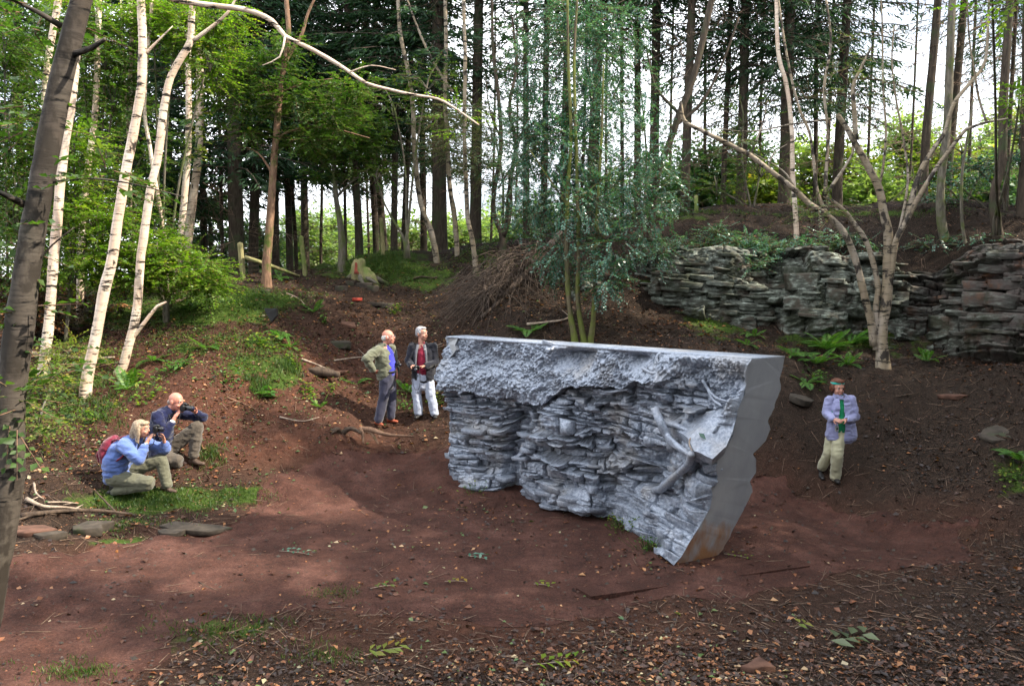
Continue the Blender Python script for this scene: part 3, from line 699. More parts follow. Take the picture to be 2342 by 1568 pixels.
a_ = Acc(); a_.put(*tube([sp(1590, 785, .26)-SL, sp(1560, 860, .30)-SL, sp(1480, 930, .30)-SL, sp(1410, 995, .22)-SL, sp(1360, 1010, .1)-SL], [.04, .042, .045, .05, .04], 10, .03, .4, 7), .8)
a_.obj('cast_branch', MATS['cast_metal'], scu, True)
for pts in ([(1655, 340), (1690, 400), (1740, 450), (1800, 470)], [(1400, 175), (1375, 205), (1385, 240)], [(1020, 400), (1080, 415), (1200, 400)], [(1690, 400), (1720, 460), (1770, 500)], [(1290, 270), (1350, 300), (1420, 290)]):
    a_ = Acc(); a_.put(*tube([sp(*q, .07)-SL for q in pts], [.02, .02, .016, .01][:len(pts)], 6, .04, .2, 7), .85); a_.obj('cast_root', MATS['cast_metal'], scu, True)
# a real twig with one green leaf caught on the shelf
tw = empty('twig', sp(1590, 770, .36), 'thin bleached twig with a green leaf caught on the metal shelf of the sculpture', 'twig')
o0 = np.array(tw.location)
a_ = Acc(); a_.put(*tube([sp(1622, 645, .32)-o0, sp(1590, 680, .36)-o0, sp(1575, 725, .38)-o0, sp(1592, 772, .36)-o0], [.005, .008, .008, .005], 5, .03)); a_.obj('stem', MATS['pale_stick'], tw)
v_, f_ = leaves(np.array([sp(1655, 682, .34)-o0]), np.array([[.6, -.3, -.5]]), np.array([[0, -.8, .6]]), .11, .06); add('leaf', v_, f_, MATS['leaf_holly'], tw, False, {'rnd': np.full(4, .3)})
# flush plate under the near end
def gplate(vpts, dz, th, name, mat, label, cat):
    pts = []
    for vx_, vy_ in vpts:
        q = G(vx_, vy_); pts.append((q[0], q[1]))
    z = max(gz(x, y) for x, y in pts)+dz
    c = np.mean(pts, 0)
    o = prism([np.array((x-c[0], y-c[1], 0)) for x, y in pts], np.array((0, 0, -th)), name, mat, None, 3, .002)
    o.location = (c[0], c[1], z); tag(o, label, cat); return o
plain('rust_plate', (.13, .06, .038), .8, .1, .3, .35, 9, .3, 40)
gplate([(1318, 1352), (1352, 1374), (1852, 1300), (1700, 1262), (1560, 1318)], .006, .06, 'foundation_plate', MATS['cinder'], 'reddish brown flat footing plate flush with the path before the near foot of the sculpture', 'footing')
# ------------------------------------------------------------------ the layered cliff behind
t = NT('cliff_rock'); p1 = t.pos(); pl = t.pos((1, 1, 3.0))
n1 = t.noise(p1, .55, 4, .6); n2 = t.noise(pl, 6, 6, .65); n3 = t.noise(p1, 2.6, 5, .6)
c = t.ramp(n2, [(.3, (.035, .034, .028)), (.50, (.11, .118, .097)), (.66, (.30, .335, .285))])
c = t.mix(t.ramp(n3, [(.50, 0.0), (.62, .8)]), c, (.075, .056, .042))
sx = t.n.new('ShaderNodeSeparateXYZ'); g = t.n.new('ShaderNodeNewGeometry'); t.l.new(g.outputs['Position'], sx.inputs[0])
rx = t.math('ADD', sx.outputs['X'], t.math('MULTIPLY', t.math('SUBTRACT', n1, .5), 5))
c = t.mix(t.ramp(t.math('MULTIPLY', rx, .1), [(.80, 0.0), (.93, .75)]), c, t.ramp(n3, [(.4, (.045, .036, .034)), (.58, (.10, .072, .066)), (.70, (.20, .09, .045))]))
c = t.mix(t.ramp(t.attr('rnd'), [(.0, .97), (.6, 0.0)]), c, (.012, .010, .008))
c = t.mix(t.ramp(t.noise(p1, 1.7, 5, .65), [(.52, 0), (.62, .75)]), c, (.022, .026, .012))
t.bsdf(c, .85, 0, t.bump(n2, .6, .03), .25)
cb = [(1180, 765, 16.0), (1300, 775, 15.8), (1450, 705, 16.4), (1560, 705, 16.3), (1700, 745, 15.9), (1800, 752, 15.7), (1900, 768, 15.6), (2000, 775, 15.4), (2080, 800, 15.2), (2200, 800, 14.9), (2342, 815, 14.3), (2600, 830, 13.0)]
ct = [(1180, 625, 18.0), (1300, 605, 17.7), (1420, 575, 17.9), (1560, 555, 17.7), (1700, 575, 17.3), (1800, 578, 17.2), (1900, 588, 17.0), (2000, 590, 16.9), (2090, 610, 16.7), (2200, 578, 15.9), (2342, 560, 15.3), (2600, 540, 14.2)]
CB = resample(np.array([P(*c) for c in cb]), 620); CT = resample(np.array([P(c[0], c[1]-(14 if c[0] > 1400 else 0), c[2]) for c in ct]), 620)
CB[:, 2] -= .30
NZ = 170; tz = np.linspace(0, 1, NZ)[:, None, None]
lean = np.sin(np.pi*tz)*.25
base2 = CB[None]*(1-tz)+CT[None]*tz
# steepen: pull the upper part forward so that the face is near upright
fw_ = (CB[None, :, :2]-CT[None, :, :2])*(np.clip(tz, 0, 1)*.50)
base2 = base2.copy(); base2[..., :2] += fw_
dS = np.gradient(base2, axis=1); dT = np.gradient(base2, axis=0)
N2_ = np.cross(dS, dT); N2_ /= np.linalg.norm(N2_, axis=-1)[..., None]+1e-9
if N2_[..., 1].mean() > 0: N2_ = -N2_
for _ in range(15): N2_[:, 1:-1] = (N2_[:, 1:-1]+N2_[:, :-2]+N2_[:, 2:])/3
N2_ /= np.linalg.norm(N2_, axis=-1)[..., None]
U2 = np.cumsum(np.linalg.norm(dS, axis=-1), axis=1); W2 = base2[..., 2]
vx2, vy2 = proj(base2)
d1, k1 = strata(U2, W2, 41, .06, .14, .15, .7, .20, .07, .12); d2, k2 = strata(U2, W2, 43, .2, .42, .4, 1.3, .24, .10, .12)
mix_ = np.clip(.5+1.6*fbm(U2*.35, W2*.5, 0, 3, 45)+.6*(vx2 > 1760)*(vy2 > 650), 0, 1)
D2 = (d1*(1-mix_)+d2*mix_)*1.25; K2 = k1*(1-mix_)+k2*mix_
D2 += .30*fbm(U2*.5, W2*.6, 0, 3, 46)+.03*fbm(U2*7, W2*7, 0, 3, 47)
D2 += .45*np.exp(-((vx2-2290)/95)**2)-.55*np.exp(-((vx2-2120)/60)**2)+.2*np.exp(-((vx2-1880)/70)**2)-.25*np.exp(-((vx2-1775)/16)**2)
tz1 = np.broadcast_to(tz[..., 0], D2.shape)
D2 = D2-.5*np.clip((tz1-.82)/.18, 0, 1)**2-.6*np.clip((.10-tz1)/.10, 0, 1)-.5*np.clip((1430-vx2)/160, 0, 1)-.45*np.exp(-((vx2-1440)/60)**2)
CVt = base2+N2_*D2[..., None]
NSX = 620; ii = np.arange(NZ-1)[:, None]*NSX+np.arange(NSX-1)[None]
cl = empty('cliff', (5, 16, 2.3), 'low quarry cliff of layered grey green sandstone under the wooded bank', 'cliff')
CL0 = np.array((5, 16, 2.3))
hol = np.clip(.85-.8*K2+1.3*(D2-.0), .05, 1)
add('cliff_face', CVt.reshape(-1, 3)-CL0, np.stack([ii, ii+1, ii+NSX+1, ii+NSX], -1).reshape(-1, 4), MATS['cliff_rock'], cl, False, {'rnd': hol.ravel()})
r = np.random.default_rng(19)
rslabs = [slab_mesh('rock_slab', r, MATS['cliff_rock'], n=int(r.integers(6, 9)), jag=.18) for _ in range(10)]
rblocks = [slab_mesh('rock_block', r, MATS['cliff_rock'], n=int(r.integers(5, 8)), jag=.12) for _ in range(6)]
fl2 = np.stack([vx2, vy2], -1)[::3, ::3].reshape(-1, 2); fP2 = CVt[::3, ::3].reshape(-1, 3); fN2 = N2_[::3, ::3].reshape(-1, 3)
def put_rock(vx_, vy_, w, d, h, tl=0, rl=0, yaw=0, block=False, stick=.3):
    k = int(((fl2-np.array((vx_, vy_)))**2).sum(1).argmin()); nn = fN2[k].copy(); nn[2] = 0; nn /= np.linalg.norm(nn)
    if fN2[k][1] > 0: nn = -nn
    put_slab(cl, (rblocks if block else rslabs)[int(r.integers(6))], fP2[k]-nn*d*(.5-stick), fN2[k], w, d, h, tl, rl, yaw, 'rock_block' if block else 'rock_slab', off=CL0)
for _ in range(190):
    x = r.choice([r.uniform(1460, 1800), r.uniform(1640, 2060), r.uniform(2180, 2342)], p=[.5, .3, .2])
    yb = np.interp(x, [1460, 1700, 1900, 2060, 2342], [690, 735, 745, 770, 790]); yt = np.interp(x, [1460, 1600, 1700, 1900, 2342], [610, 600, 590, 610, 585])
    w = r.uniform(.15, .75); put_rock(x, r.uniform(yt, yb), w, w*r.uniform(.5, .9), r.uniform(.035, .11), r.normal(0, .06), r.normal(.03, .05), r.normal(0, .2))
for x, y, w, h in [(1830, 660, .75, .34), (1830, 700, .8, .30), (1870, 725, .95, .2), (1900, 690, .6, .33), (1910, 650, .5, .3), (1830, 622, .7, .28), (1750, 690, .6, .25), (1700, 700, .8, .14), (1620, 700, .9, .2), (1530, 690, .8, .16), (1560, 665, 1.0, .14),
                   (2240, 700, .55, .28), (2300, 700, .55, .26), (2250, 745, .5, .30), (2310, 745, .6, .3), (2230, 660, .6, .2), (2310, 660, .6, .2), (2280, 625, .7, .16), (2300, 595, .8, .14), (2160, 735, .6, .25), (2050, 690, .5, .3), (2060, 740, .5, .3), (1980, 700, .4, .35),
                   (1270, 680, .5, .15), (1340, 690, .6, .12), (1250, 650, .7, .14), (1310, 650, .6, .12), (1390, 640, .5, .14)]:
    put_rock(x, y, w, w*.6, h, r.normal(0, .05), r.normal(.05, .06), r.normal(0, .12), True, .22)
# ------------------------------------------------------------------ trees
DENS = 2.2
def stemtube(acc, pts, r0, r1, Y=None, seg=10, step=.14, wob=.10, sd=0, dY=0.0, foot=True, flare=.5):
    """pts: (vx, vy) from the base up; Y the distance (None: where the base stands on the ground)"""
    if Y is None:
        g = G(*pts[0]); Y = g[1]
    n = len(pts); yy = Y+np.linspace(0, dY, n)
    W_ = [P(p[0], p[1], y) for p, y in zip(pts, yy)]
    px = np.linspace(0, 1, n)**.9
    rad = list((r0+(r1-r0)*px)*Y/F)
    if foot: W_ = [W_[0]-np.array((0, 0, .35))]+W_; rad = [rad[0]]+rad
    acc.put(*tube(W_, rad, seg, step, wob, sd, True, flare if foot else 0))
    return W_, rad, Y
def broadleaf(name, label, stems, bark, crowns=(), leafm='leaf_mid', leaf=.065, group=None, cat='tree', Y=None, dens=1.0, twigs=(), per=14, length=.42, flat=.35, seg=10, step=.14):
    """stems: list of (pts, r0px, r1px[, parent flag]); the first stands on the ground"""
    rng = np.random.default_rng(abs(hash(label)) % 1000 if False else sum(map(ord, label)) % 9973)
    a = []; Yb = Y; org = None
    for k, st in enumerate(stems):
        acc = Acc(); pts, r0, r1 = st[:3]; kw = st[3] if len(st) > 3 else {}
        ft = kw.get('foot', k == 0)
        W_, rad, Yk = stemtube(acc, pts, r0, r1, kw.get('Y', Yb), seg, step, sd=k*7+len(label), dY=kw.get('dY', 0), foot=ft)
        if Yb is None: Yb = Yk
        if org is None: org = W_[1].copy() if ft else W_[0].copy()
        a.append((acc, kw.get('name', 'trunk' if k == 0 else 'limb'), kw.get('bark', bark)))
    root = empty(name, org, label, cat, group)
    for acc, nm, bk in a:
        acc.V = [v-org for v in acc.V]; acc.obj(nm, MATS[bk], root, True)
    bl = []
    for c in crowns:   # (vx, vy, Y or None, rx px, ry px, count)
        vx_, vy_, y_, rx, ry, cnt = c[:6]; y_ = Yb if y_ is None else y_
        s = y_/F; bl.append((P(vx_, vy_, y_)-org, (rx*s, max(rx, ry)*s*.8 if len(c) < 7 else c[6], ry*s), cnt*DENS))
    if bl:
        (V_, F_, R_), (tv, tf) = sprays(bl, rng, leaf, per, length, flat, dens)
        add('crown', V_, F_, MATS[leafm], root, False, {'rnd': R_})
        add('twigs', tv, tf, MATS['brown_bark'], root, False, {'rnd': np.full(len(tv), .5)})
    return root

LG = 'slender birches on the sunny left bank'
broadleaf('birch_tree', 'large leaning birch with dark shaded bark, nearest the viewer at the left edge', [
    ([(-140, 1750), (-60, 1500), (-26, 1350), (8, 1182), (20, 1032), (25, 900), (40, 783), (65, 600), (99, 400), (136, 200), (187, 0), (215, -120), (235, -300)], 40, 19),
    ([(60, 470), (30, 455), (0, 440)], 9, 5, {'dY': -.2}), ([(140, 60), (90, 30), (40, 5), (-30, -20)], 7, 2, {'dY': -.2}), ([(150, 130), (210, 110), (240, 90)], 8, 4, {'dY': -.1}),
    ([(95, 420), (200, 408), (300, 420), (420, 450)], 3, 1), ([(65, 620), (120, 560), (170, 520)], 3, 1)],
    'birch_bark_dark', [(20, 520, 4.5, 50, 60, 7), (40, 920, 4.4, 50, 90, 12), (90, 60, 4.5, 110, 40, 9), (230, 400, 4.5, 120, 30, 5), (60, 250, 4.6, 50, 60, 5), (100, 820, 4.6, 50, 60, 6), (70, 700, 4.5, 40, 40, 4)], 'leaf_mid', .055, None, 'birch tree', 4.5, per=8, length=.25, step=.08, seg=16)
birches = [
 ('thick white birch just right of the large dark leaning trunk', [[(98, 860), (105, 800), (115, 700), (122, 600), (130, 520), (138, 420), (150, 320), (165, 220), (174, 130), (181, 0), (188, -200)]], 13, 10, None, [(170, -60, None, 90, 90, 30)]),
 ('birch half hidden behind the large dark leaning trunk, emerging at the top left corner', [[(68, 770), (85, 650), (95, 560), (106, 440), (104, 320), (104, 200), (110, 140), (120, 80), (134, -10), (145, -160)]], 9, 8, None, [(120, -60, None, 90, 70, 25), (60, 150, None, 70, 60, 20)]),
 ('grey stemmed birch with peeling brown bark behind the pair of white leaning ones', [[(183, 735), (185, 600), (188, 525), (193, 450), (202, 375), (218, 250), (225, 40), (230, -150)]], 9, 7, None, [(220, 40, None, 90, 60, 25)]),
 ('bright white birch with a mossy foot, bearing a long bare bough arching over the clearing', [[(195, 905), (200, 860), (217, 783), (236, 677), (255, 600), (270, 500), (286, 400), (306, 300), (323, 200), (326, 100), (323, 0), (325, -150)]], 15, 10, None, [(330, -60, None, 100, 60, 20)]),
 ('crooked white birch that kinks to the right and forks near the top', [[(272, 852), (280, 840), (296, 783), (314, 703), (321, 602), (331, 527), (346, 426), (358, 376), (368, 311), (376, 240), (391, 175), (416, 130), (436, 95), (438, 50), (442, -10), (450, -150)], [(436, 97), (480, 65), (520, 30), (548, -20)], [(295, 783), (360, 700), (380, 690)]], 12, 8, None, [(470, -20, None, 80, 60, 20)]),
 ('rough birch with flaking bark, left of the ivy clad one', [[(408, 620), (412, 560), (422, 450), (430, 350), (432, 250), (430, 140), (434, 20), (440, -140)]], 9, 7, None, [(430, 40, None, 60, 60, 12)]),
 ('birch wrapped in ivy over its upper trunk', [[(424, 625), (432, 540), (442, 450), (454, 350), (457, 225), (457, 125), (450, 50), (448, -10), (450, -140)]], 11, 8, None, []),
 ('very thin pale birch between the two leaning white ones', [[(308, 640), (300, 500), (296, 400), (300, 260), (298, 175), (301, 75), (298, 0), (296, -120)], [(296, 400), (292, 300), (285, 175), (278, 50), (276, -60)]], 6, 5, 17.0, [(290, 90, None, 60, 90, 20)]),
 ('thin orange barked stem left of the rough flaking birch', [[(380, 640), (379, 592), (374, 525), (361, 450), (351, 390), (341, 325), (331, 260), (335, 150), (345, 40), (350, -60)]], 6, 4, 16.5, [(340, 120, None, 60, 70, 14)]),
]
for lb, st, r0, r1, Yb, cr in birches:
    stems = [(st[0], r0*.88, r1*.85)]+[(s, r0*.42, 2.2) for s in st[1:]]
    tw_ = []
    if 'long bare bough' in lb:
        stems.append(([(324, -60), (380, -8), (447, 8), (562, 23), (622, 48), (652, 83), (703, 108), (753, 135), (800, 165), (839, 191), (895, 206), (940, 216), (1000, 226), (1030, 241), (1060, 261), (1095, 286)], 7, 2, {'name': 'bough', 'dY': .6}))
        stems.append(([(652, 83), (640, 130), (600, 150)], 2.5, 1)); stems.append(([(325, 130), (360, 95), (395, 60)], 4, 1))
        stems.append(([(800, 165), (850, 150), (905, 160)], 2, .7))
        cr = cr+[(1040, 270, 15.0, 55, 40, 8, .5)]
    if 'ivy' in lb: pass
    if 'ivy clad' not in lb and 'wrapped' in lb: lm = 'leaf_bright'
    broadleaf('birch_tree', lb, stems, 'birch_bark', cr, 'leaf_bright', .06, LG, 'birch tree', Yb)
    if 'wrapped' in lb:
        rt = bpy.context.scene.collection.objects[-3] if False else None
ivb = [(P(vx_, vy_, 17.6), (.16, .16, .42), 26) for vx_, vy_ in [(455, 60), (456, 110), (458, 160), (456, 210), (455, 260), (452, 310), (450, 350)]]
(V_, F_, R_), _t = sprays(ivb, np.random.default_rng(2), .055, 10, .2)
ivo = P(455, 200, 17.6); o = add('ivy', V_-ivo, F_, MATS['leaf_yellow'], None, False, {'rnd': R_}, loc=ivo); tag(o, 'bright ivy clinging round the upper trunk of a birch on the left bank', 'ivy')

# understorey in leaf on the left: each shrub is its own thing
SG = 'leafy hazel and beech saplings between the birches'
def shrub(label, base, blobs, leafm='leaf_bright', leaf=.07, group=SG, Y=None, stems=3, bark='grey_bark', name='sapling', cat='sapling', dens=1.0, per=14, length=.45, flat=.35, bush=False):
    rng = np.random.default_rng(sum(map(ord, label)))
    st = []
    if Y is None: Y = G(*base)[1]
    for k in range(min(stems, len(blobs))):
        b = blobs[k]; mx = (base[0]*.5+b[0]*.5+rng.normal(0, 9), base[1]*.45+b[1]*.55)
        st.append(([(base[0]+rng.normal(0, 3), base[1]), (base[0]*.8+mx[0]*.2, base[1]*.75+mx[1]*.25), mx, (b[0], b[1]), (b[0]+rng.normal(0, 10), b[1]-b[4]*.7)], rng.uniform(3, 4.5), 1.2, {'foot': True, 'dY': (b[2] or Y)-Y, 'name': 'stem'}))
    for b in blobs:
        for _ in range(4):
            a_ = rng.uniform(-1, 1, 2)
            st.append(([(b[0], b[1]+b[4]*.5), (b[0]+a_[0]*b[3]*.4, b[1]+a_[1]*b[4]*.2), (b[0]+a_[0]*b[3]*.95, b[1]+a_[1]*b[4]*.5-8)], 1.6, .6, {'foot': False, 'name': 'branch', 'Y': b[2] or Y, 'dY': rng.uniform(-.5, .5)}))
    return broadleaf(name, label, st, bark, blobs, leafm, leaf, group, cat, Y, dens, per=per, length=length, flat=flat, seg=5, step=.3)
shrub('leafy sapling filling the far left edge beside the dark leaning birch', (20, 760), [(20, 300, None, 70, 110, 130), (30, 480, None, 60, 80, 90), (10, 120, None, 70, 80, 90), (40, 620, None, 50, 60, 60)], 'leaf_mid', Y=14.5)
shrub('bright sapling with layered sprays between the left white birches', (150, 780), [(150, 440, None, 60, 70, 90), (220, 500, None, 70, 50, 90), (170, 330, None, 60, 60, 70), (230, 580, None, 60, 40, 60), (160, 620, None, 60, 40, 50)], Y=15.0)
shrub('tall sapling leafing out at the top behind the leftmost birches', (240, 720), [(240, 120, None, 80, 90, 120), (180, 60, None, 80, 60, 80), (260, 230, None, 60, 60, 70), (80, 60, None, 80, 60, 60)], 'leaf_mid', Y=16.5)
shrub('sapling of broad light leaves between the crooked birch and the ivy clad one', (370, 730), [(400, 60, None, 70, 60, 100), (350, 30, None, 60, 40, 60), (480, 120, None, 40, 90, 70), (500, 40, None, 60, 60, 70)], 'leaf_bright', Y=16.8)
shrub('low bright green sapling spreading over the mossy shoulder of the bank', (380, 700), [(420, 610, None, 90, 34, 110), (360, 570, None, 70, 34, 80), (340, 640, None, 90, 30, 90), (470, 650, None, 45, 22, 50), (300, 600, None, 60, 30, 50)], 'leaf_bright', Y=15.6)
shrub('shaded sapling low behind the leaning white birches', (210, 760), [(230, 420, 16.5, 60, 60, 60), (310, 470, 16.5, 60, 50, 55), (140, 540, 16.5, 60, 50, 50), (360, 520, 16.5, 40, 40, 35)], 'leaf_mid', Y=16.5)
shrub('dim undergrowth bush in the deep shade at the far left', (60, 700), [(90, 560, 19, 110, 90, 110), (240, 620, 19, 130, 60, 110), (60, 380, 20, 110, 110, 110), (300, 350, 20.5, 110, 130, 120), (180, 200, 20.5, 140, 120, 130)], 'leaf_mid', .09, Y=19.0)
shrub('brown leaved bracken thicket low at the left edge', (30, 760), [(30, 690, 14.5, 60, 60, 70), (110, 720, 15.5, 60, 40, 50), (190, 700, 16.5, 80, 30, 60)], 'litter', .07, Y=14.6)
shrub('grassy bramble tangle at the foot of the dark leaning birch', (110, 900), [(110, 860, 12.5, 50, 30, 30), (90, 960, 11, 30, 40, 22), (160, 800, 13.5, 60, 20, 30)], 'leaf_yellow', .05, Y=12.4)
# the two small trees on the rim
broadleaf('rowan_tree', 'slim pink barked tree with a mossy foot standing just right of the left fence post', [
    ([(609, 650), (610, 600), (616, 530), (622, 430), (630, 330), (640, 225), (650, 150), (660, 80), (655, 0)], 11, 5),
    ([(629, 335), (645, 310), (670, 298), (710, 292), (770, 296), (845, 316)], 4, 1.2), ([(648, 165), (665, 120), (690, 80), (705, 30), (728, -20)], 5, 2.5), ([(636, 240), (600, 190), (560, 160)], 3, 1), ([(625, 400), (590, 350), (540, 330)], 3, 1), ([(642, 210), (700, 190), (760, 180)], 3, 1)],
    'brown_bark', [(600, 170, None, 85, 45, 70), (560, 230, None, 75, 35, 60), (680, 220, None, 80, 40, 70), (750, 260, None, 80, 40, 70), (640, 110, None, 60, 40, 45), (700, 320, None, 60, 25, 35), (800, 200, None, 60, 40, 45), (560, 300, None, 50, 30, 25), (520, 120, None, 50, 60, 35)], 'leaf_mid', .075, None, 'tree')
broadleaf('alder_tree', 'small tree with pale lichened bark and a mossy foot beside the rotten stump', [
    ([(781, 622), (782, 552), (777, 502), (769, 452), (764, 376), (760, 300), (764, 220)], 9, 3), ([(769, 452), (800, 420), (840, 390), (860, 360)], 3, 1), ([(766, 400), (735, 370), (715, 340)], 3, 1)],
    'grey_bark', [(800, 340, None, 90, 50, 80), (740, 320, None, 60, 45, 50), (840, 300, None, 60, 40, 45), (780, 260, None, 80, 40, 55), (860, 390, None, 45, 22, 20), (735, 400, None, 30, 25, 14)], 'leaf_mid', .08, None, 'tree')
CG = 'thin birches along the rim of the hollow'
for lb, st, r0, r1, Yb, cr in [
 ('thin curved birch leaning left above the pair of standing men', [[(998, 590), (985, 527), (970, 492), (960, 452), (952, 391), (947, 326), (945, 261), (940, 200), (930, 146), (915, 75), (910, -10)], [(1035, 210), (1005, 166), (975, 110), (950, 50), (930, -5)]], 7, 4, 21, []),
 ('white spotted birch sapling straight above the tip of the brush heap', [[(1046, 590), (1040, 500), (1028, 420), (1022, 300), (1018, 216), (1020, 100), (1018, -10)]], 6, 4, 21, [(1030, 300, None, 60, 50, 60, 1.0), (990, 340, None, 50, 40, 30, 1.0)]),
 ('short slanting birch stem at the left margin of the brush heap', [[(1088, 612), (1080, 545), (1070, 502), (1066, 420), (1062, 300), (1064, 150), (1060, 0)]], 6, 4, 19.5, [(1060, 330, None, 70, 55, 90, 1.0), (1020, 260, None, 45, 35, 35, 1.0), (1090, 390, None, 40, 40, 40, 1.0), (1080, 270, None, 40, 35, 35, 1.0)]),
]:
    broadleaf('birch_tree', lb, [(st[0], r0, r1)]+[(s, 3.5, 2) for s in st[1:]], 'birch_bark_shade', cr, 'leaf_grey', .045, CG, 'birch tree', Yb, per=16)
broadleaf('forked_tree', 'slender dark tree forking like a wishbone against the bright sky', [
    ([(1150, 560), (1146, 530), (1130, 490), (1130, 440), (1145, 340), (1140, 220), (1128, 120), (1125, 0)], 7, 3), ([(1150, 540), (1165, 490), (1168, 410), (1180, 330), (1165, 250), (1180, 150), (1172, 40)], 7, 2.5), ([(1150, 330), (1120, 250), (1110, 170)], 2.5, 1), ([(1178, 330), (1215, 260), (1225, 190)], 2.5, 1), ([(1140, 430), (1175, 370), (1195, 300)], 2, 1)],
    'conifer_bark', [(1160, 360, None, 60, 90, 45), (1150, 230, None, 50, 60, 18), (1175, 450, None, 40, 60, 25)], 'leaf_holly', .06, None, 'tree', 20)
# the glossy holly clump in the middle
hb = [(1290, 560, 15.2, 75, 60, 70), (1330, 470, 15.0, 95, 70, 113), (1230, 430, 15.5, 80, 80, 75), (1400, 560, 14.6, 55, 60, 60), (1385, 640, 14.5, 40, 38, 42), (1300, 340, 15.2, 90, 80, 174), (1410, 430, 15.3, 80, 80, 79),
      (1240, 270, 15.6, 70, 60, 120), (1480, 470, 15.6, 60, 90, 51), (1350, 240, 15.5, 90, 70, 161), (1330, 120, 15.8, 90, 80, 147), (1220, 150, 16, 60, 70, 79), (1500, 570, 15.2, 34, 40, 21), (1200, 340, 16, 40, 60, 38), (1480, 330, 16, 50, 60, 42), (1270, 620, 15.4, 45, 30, 18), (1180, 500, 16.2, 45, 40, 21), (1340, 40, 16, 90, 60, 79), (1440, 200, 16, 70, 80, 55), (1180, 330, 17, 50, 90, 45), (1520, 400, 17, 50, 90, 50), (1250, 50, 16.5, 90, 60, 50), (1420, 60, 16.5, 80, 60, 45)]
broadleaf('holly_tree', 'tall three stemmed holly with dense glossy blue green leaves rising behind the sculpture', [
    ([(1316, 795), (1313, 768), (1301, 690), (1296, 577), (1298, 452), (1306, 301), (1300, 150), (1298, 0)], 8, 2.5),
    ([(1336, 785), (1328, 740), (1321, 678), (1323, 552), (1318, 351), (1313, 150), (1320, 0)], 7, 2.5, {'foot': True, 'name': 'trunk'}), ([(1350, 785), (1356, 740), (1361, 653), (1363, 552), (1370, 420), (1376, 300), (1380, 150)], 7, 2, {'foot': True, 'name': 'trunk'}),
    ([(1298, 470), (1250, 400), (1210, 340)], 3, 1), ([(1320, 460), (1390, 400), (1440, 360)], 3, 1), ([(1363, 560), (1420, 500), (1470, 480)], 3, 1)],
    'olive_bark', hb, 'leaf_holly', .054, None, 'holly tree', None, dens=1.0, per=15, length=.36, flat=.8)
shrub('hanging ivy veil on the soil bank above the cliff', (1690, 560), [(1700, 555, 17.0, 60, 26, 90), (1760, 575, 16.9, 50, 26, 70), (1640, 530, 17.3, 40, 18, 30), (1840, 560, 16.8, 40, 18, 30), (1720, 600, 16.4, 40, 25, 40)], 'leaf_holly', .05, None, Y=17.0, name='ivy', cat='ivy', per=12, length=.3)
# the many stemmed birch on the right
broadleaf('birch_tree', 'large many stemmed birch with arching white limbs in front of the cliff', [
    ([(2020, 838), (2017, 783), (2018, 747), (2028, 675), (2031, 604), (2031, 532), (2020, 482), (2010, 431), (1985, 381), (1960, 335), (1938, 295), (1915, 262)], 14.4, 5.2),
    ([(2032, 660), (2042, 593), (2049, 550), (2074, 503), (2096, 460), (2117, 424), (2146, 378), (2178, 335), (2211, 295), (2230, 288), (2256, 280), (2305, 272)], 8.0, 2.2, {'dY': -.6}),
    ([(2074, 503), (2089, 442), (2107, 388), (2132, 345), (2160, 303), (2182, 236), (2222, 186), (2253, 140), (2260, 50), (2262, -20)], 7.2, 2.2, {'dY': .5}),
    ([(2004, 800), (2003, 711), (2008, 657), (1995, 593), (1978, 546), (1956, 514), (1934, 485), (1909, 464), (1885, 448)], 7.2, 3.8, {'dY': .3}),
    ([(1998, 790), (1992, 736), (1981, 693), (1967, 632), (1949, 571), (1927, 528), (1895, 496), (1851, 467), (1826, 442), (1796, 417), (1756, 386), (1716, 356), (1680, 336), (1640, 316), (1600, 296), (1565, 276), (1556, 235)], 8.8, 3.8, {'dY': -.5}),
    ([(1957, 320), (1955, 270), (1951, 200), (1967, 160), (1992, 110)], 6.4, 2.2), ([(2256, 280), (2238, 221), (2228, 160), (2217, 90), (2212, -10)], 2.8, 1.5, {'dY': -.2, 'Y': 13.9}), ([(2010, 431), (2020, 380), (2026, 300), (2020, 200), (2018, 60), (2014, -20)], 3.2, 1.5),
    ([(1885, 448), (1920, 400), (1950, 350), (1948, 320)], 4.0, 2.2), ([(1900, 272), (1850, 280), (1800, 286), (1750, 297), (1700, 301), (1645, 294)], 2.4, 1.1, {'Y': 14.3}), ([(1885, 448), (1890, 380), (1893, 300), (1885, 200), (1900, 100), (1890, 0)], 4.0, 2.2),
    ([(2040, 600), (2075, 430), (2068, 330), (2050, 230), (2040, 140), (2045, 60)], 3.2, 1.5), ([(1756, 386), (1770, 350), (1800, 330)], 2.0, 0.8), ([(1716, 356), (1745, 280), (1755, 230)], 2.4, 1.1), ([(1826, 442), (1790, 390), (1720, 350)], 2.4, 0.9), ([(1895, 496), (1870, 440), (1860, 360), (1850, 300), (1825, 240), (1800, 130), (1780, 0)], 4.0, 2.2)],
    'birch_bark_shade', [(1960, 230, None, 60, 50, 14, 1.0), (1900, 480, None, 50, 40, 12, .6), (1850, 480, None, 40, 30, 10, .6), (1680, 320, None, 40, 30, 5, .6), (1950, 140, None, 50, 60, 14, 1.0)], 'leaf_grey', .05, None, 'birch tree', None, step=.11, seg=12)
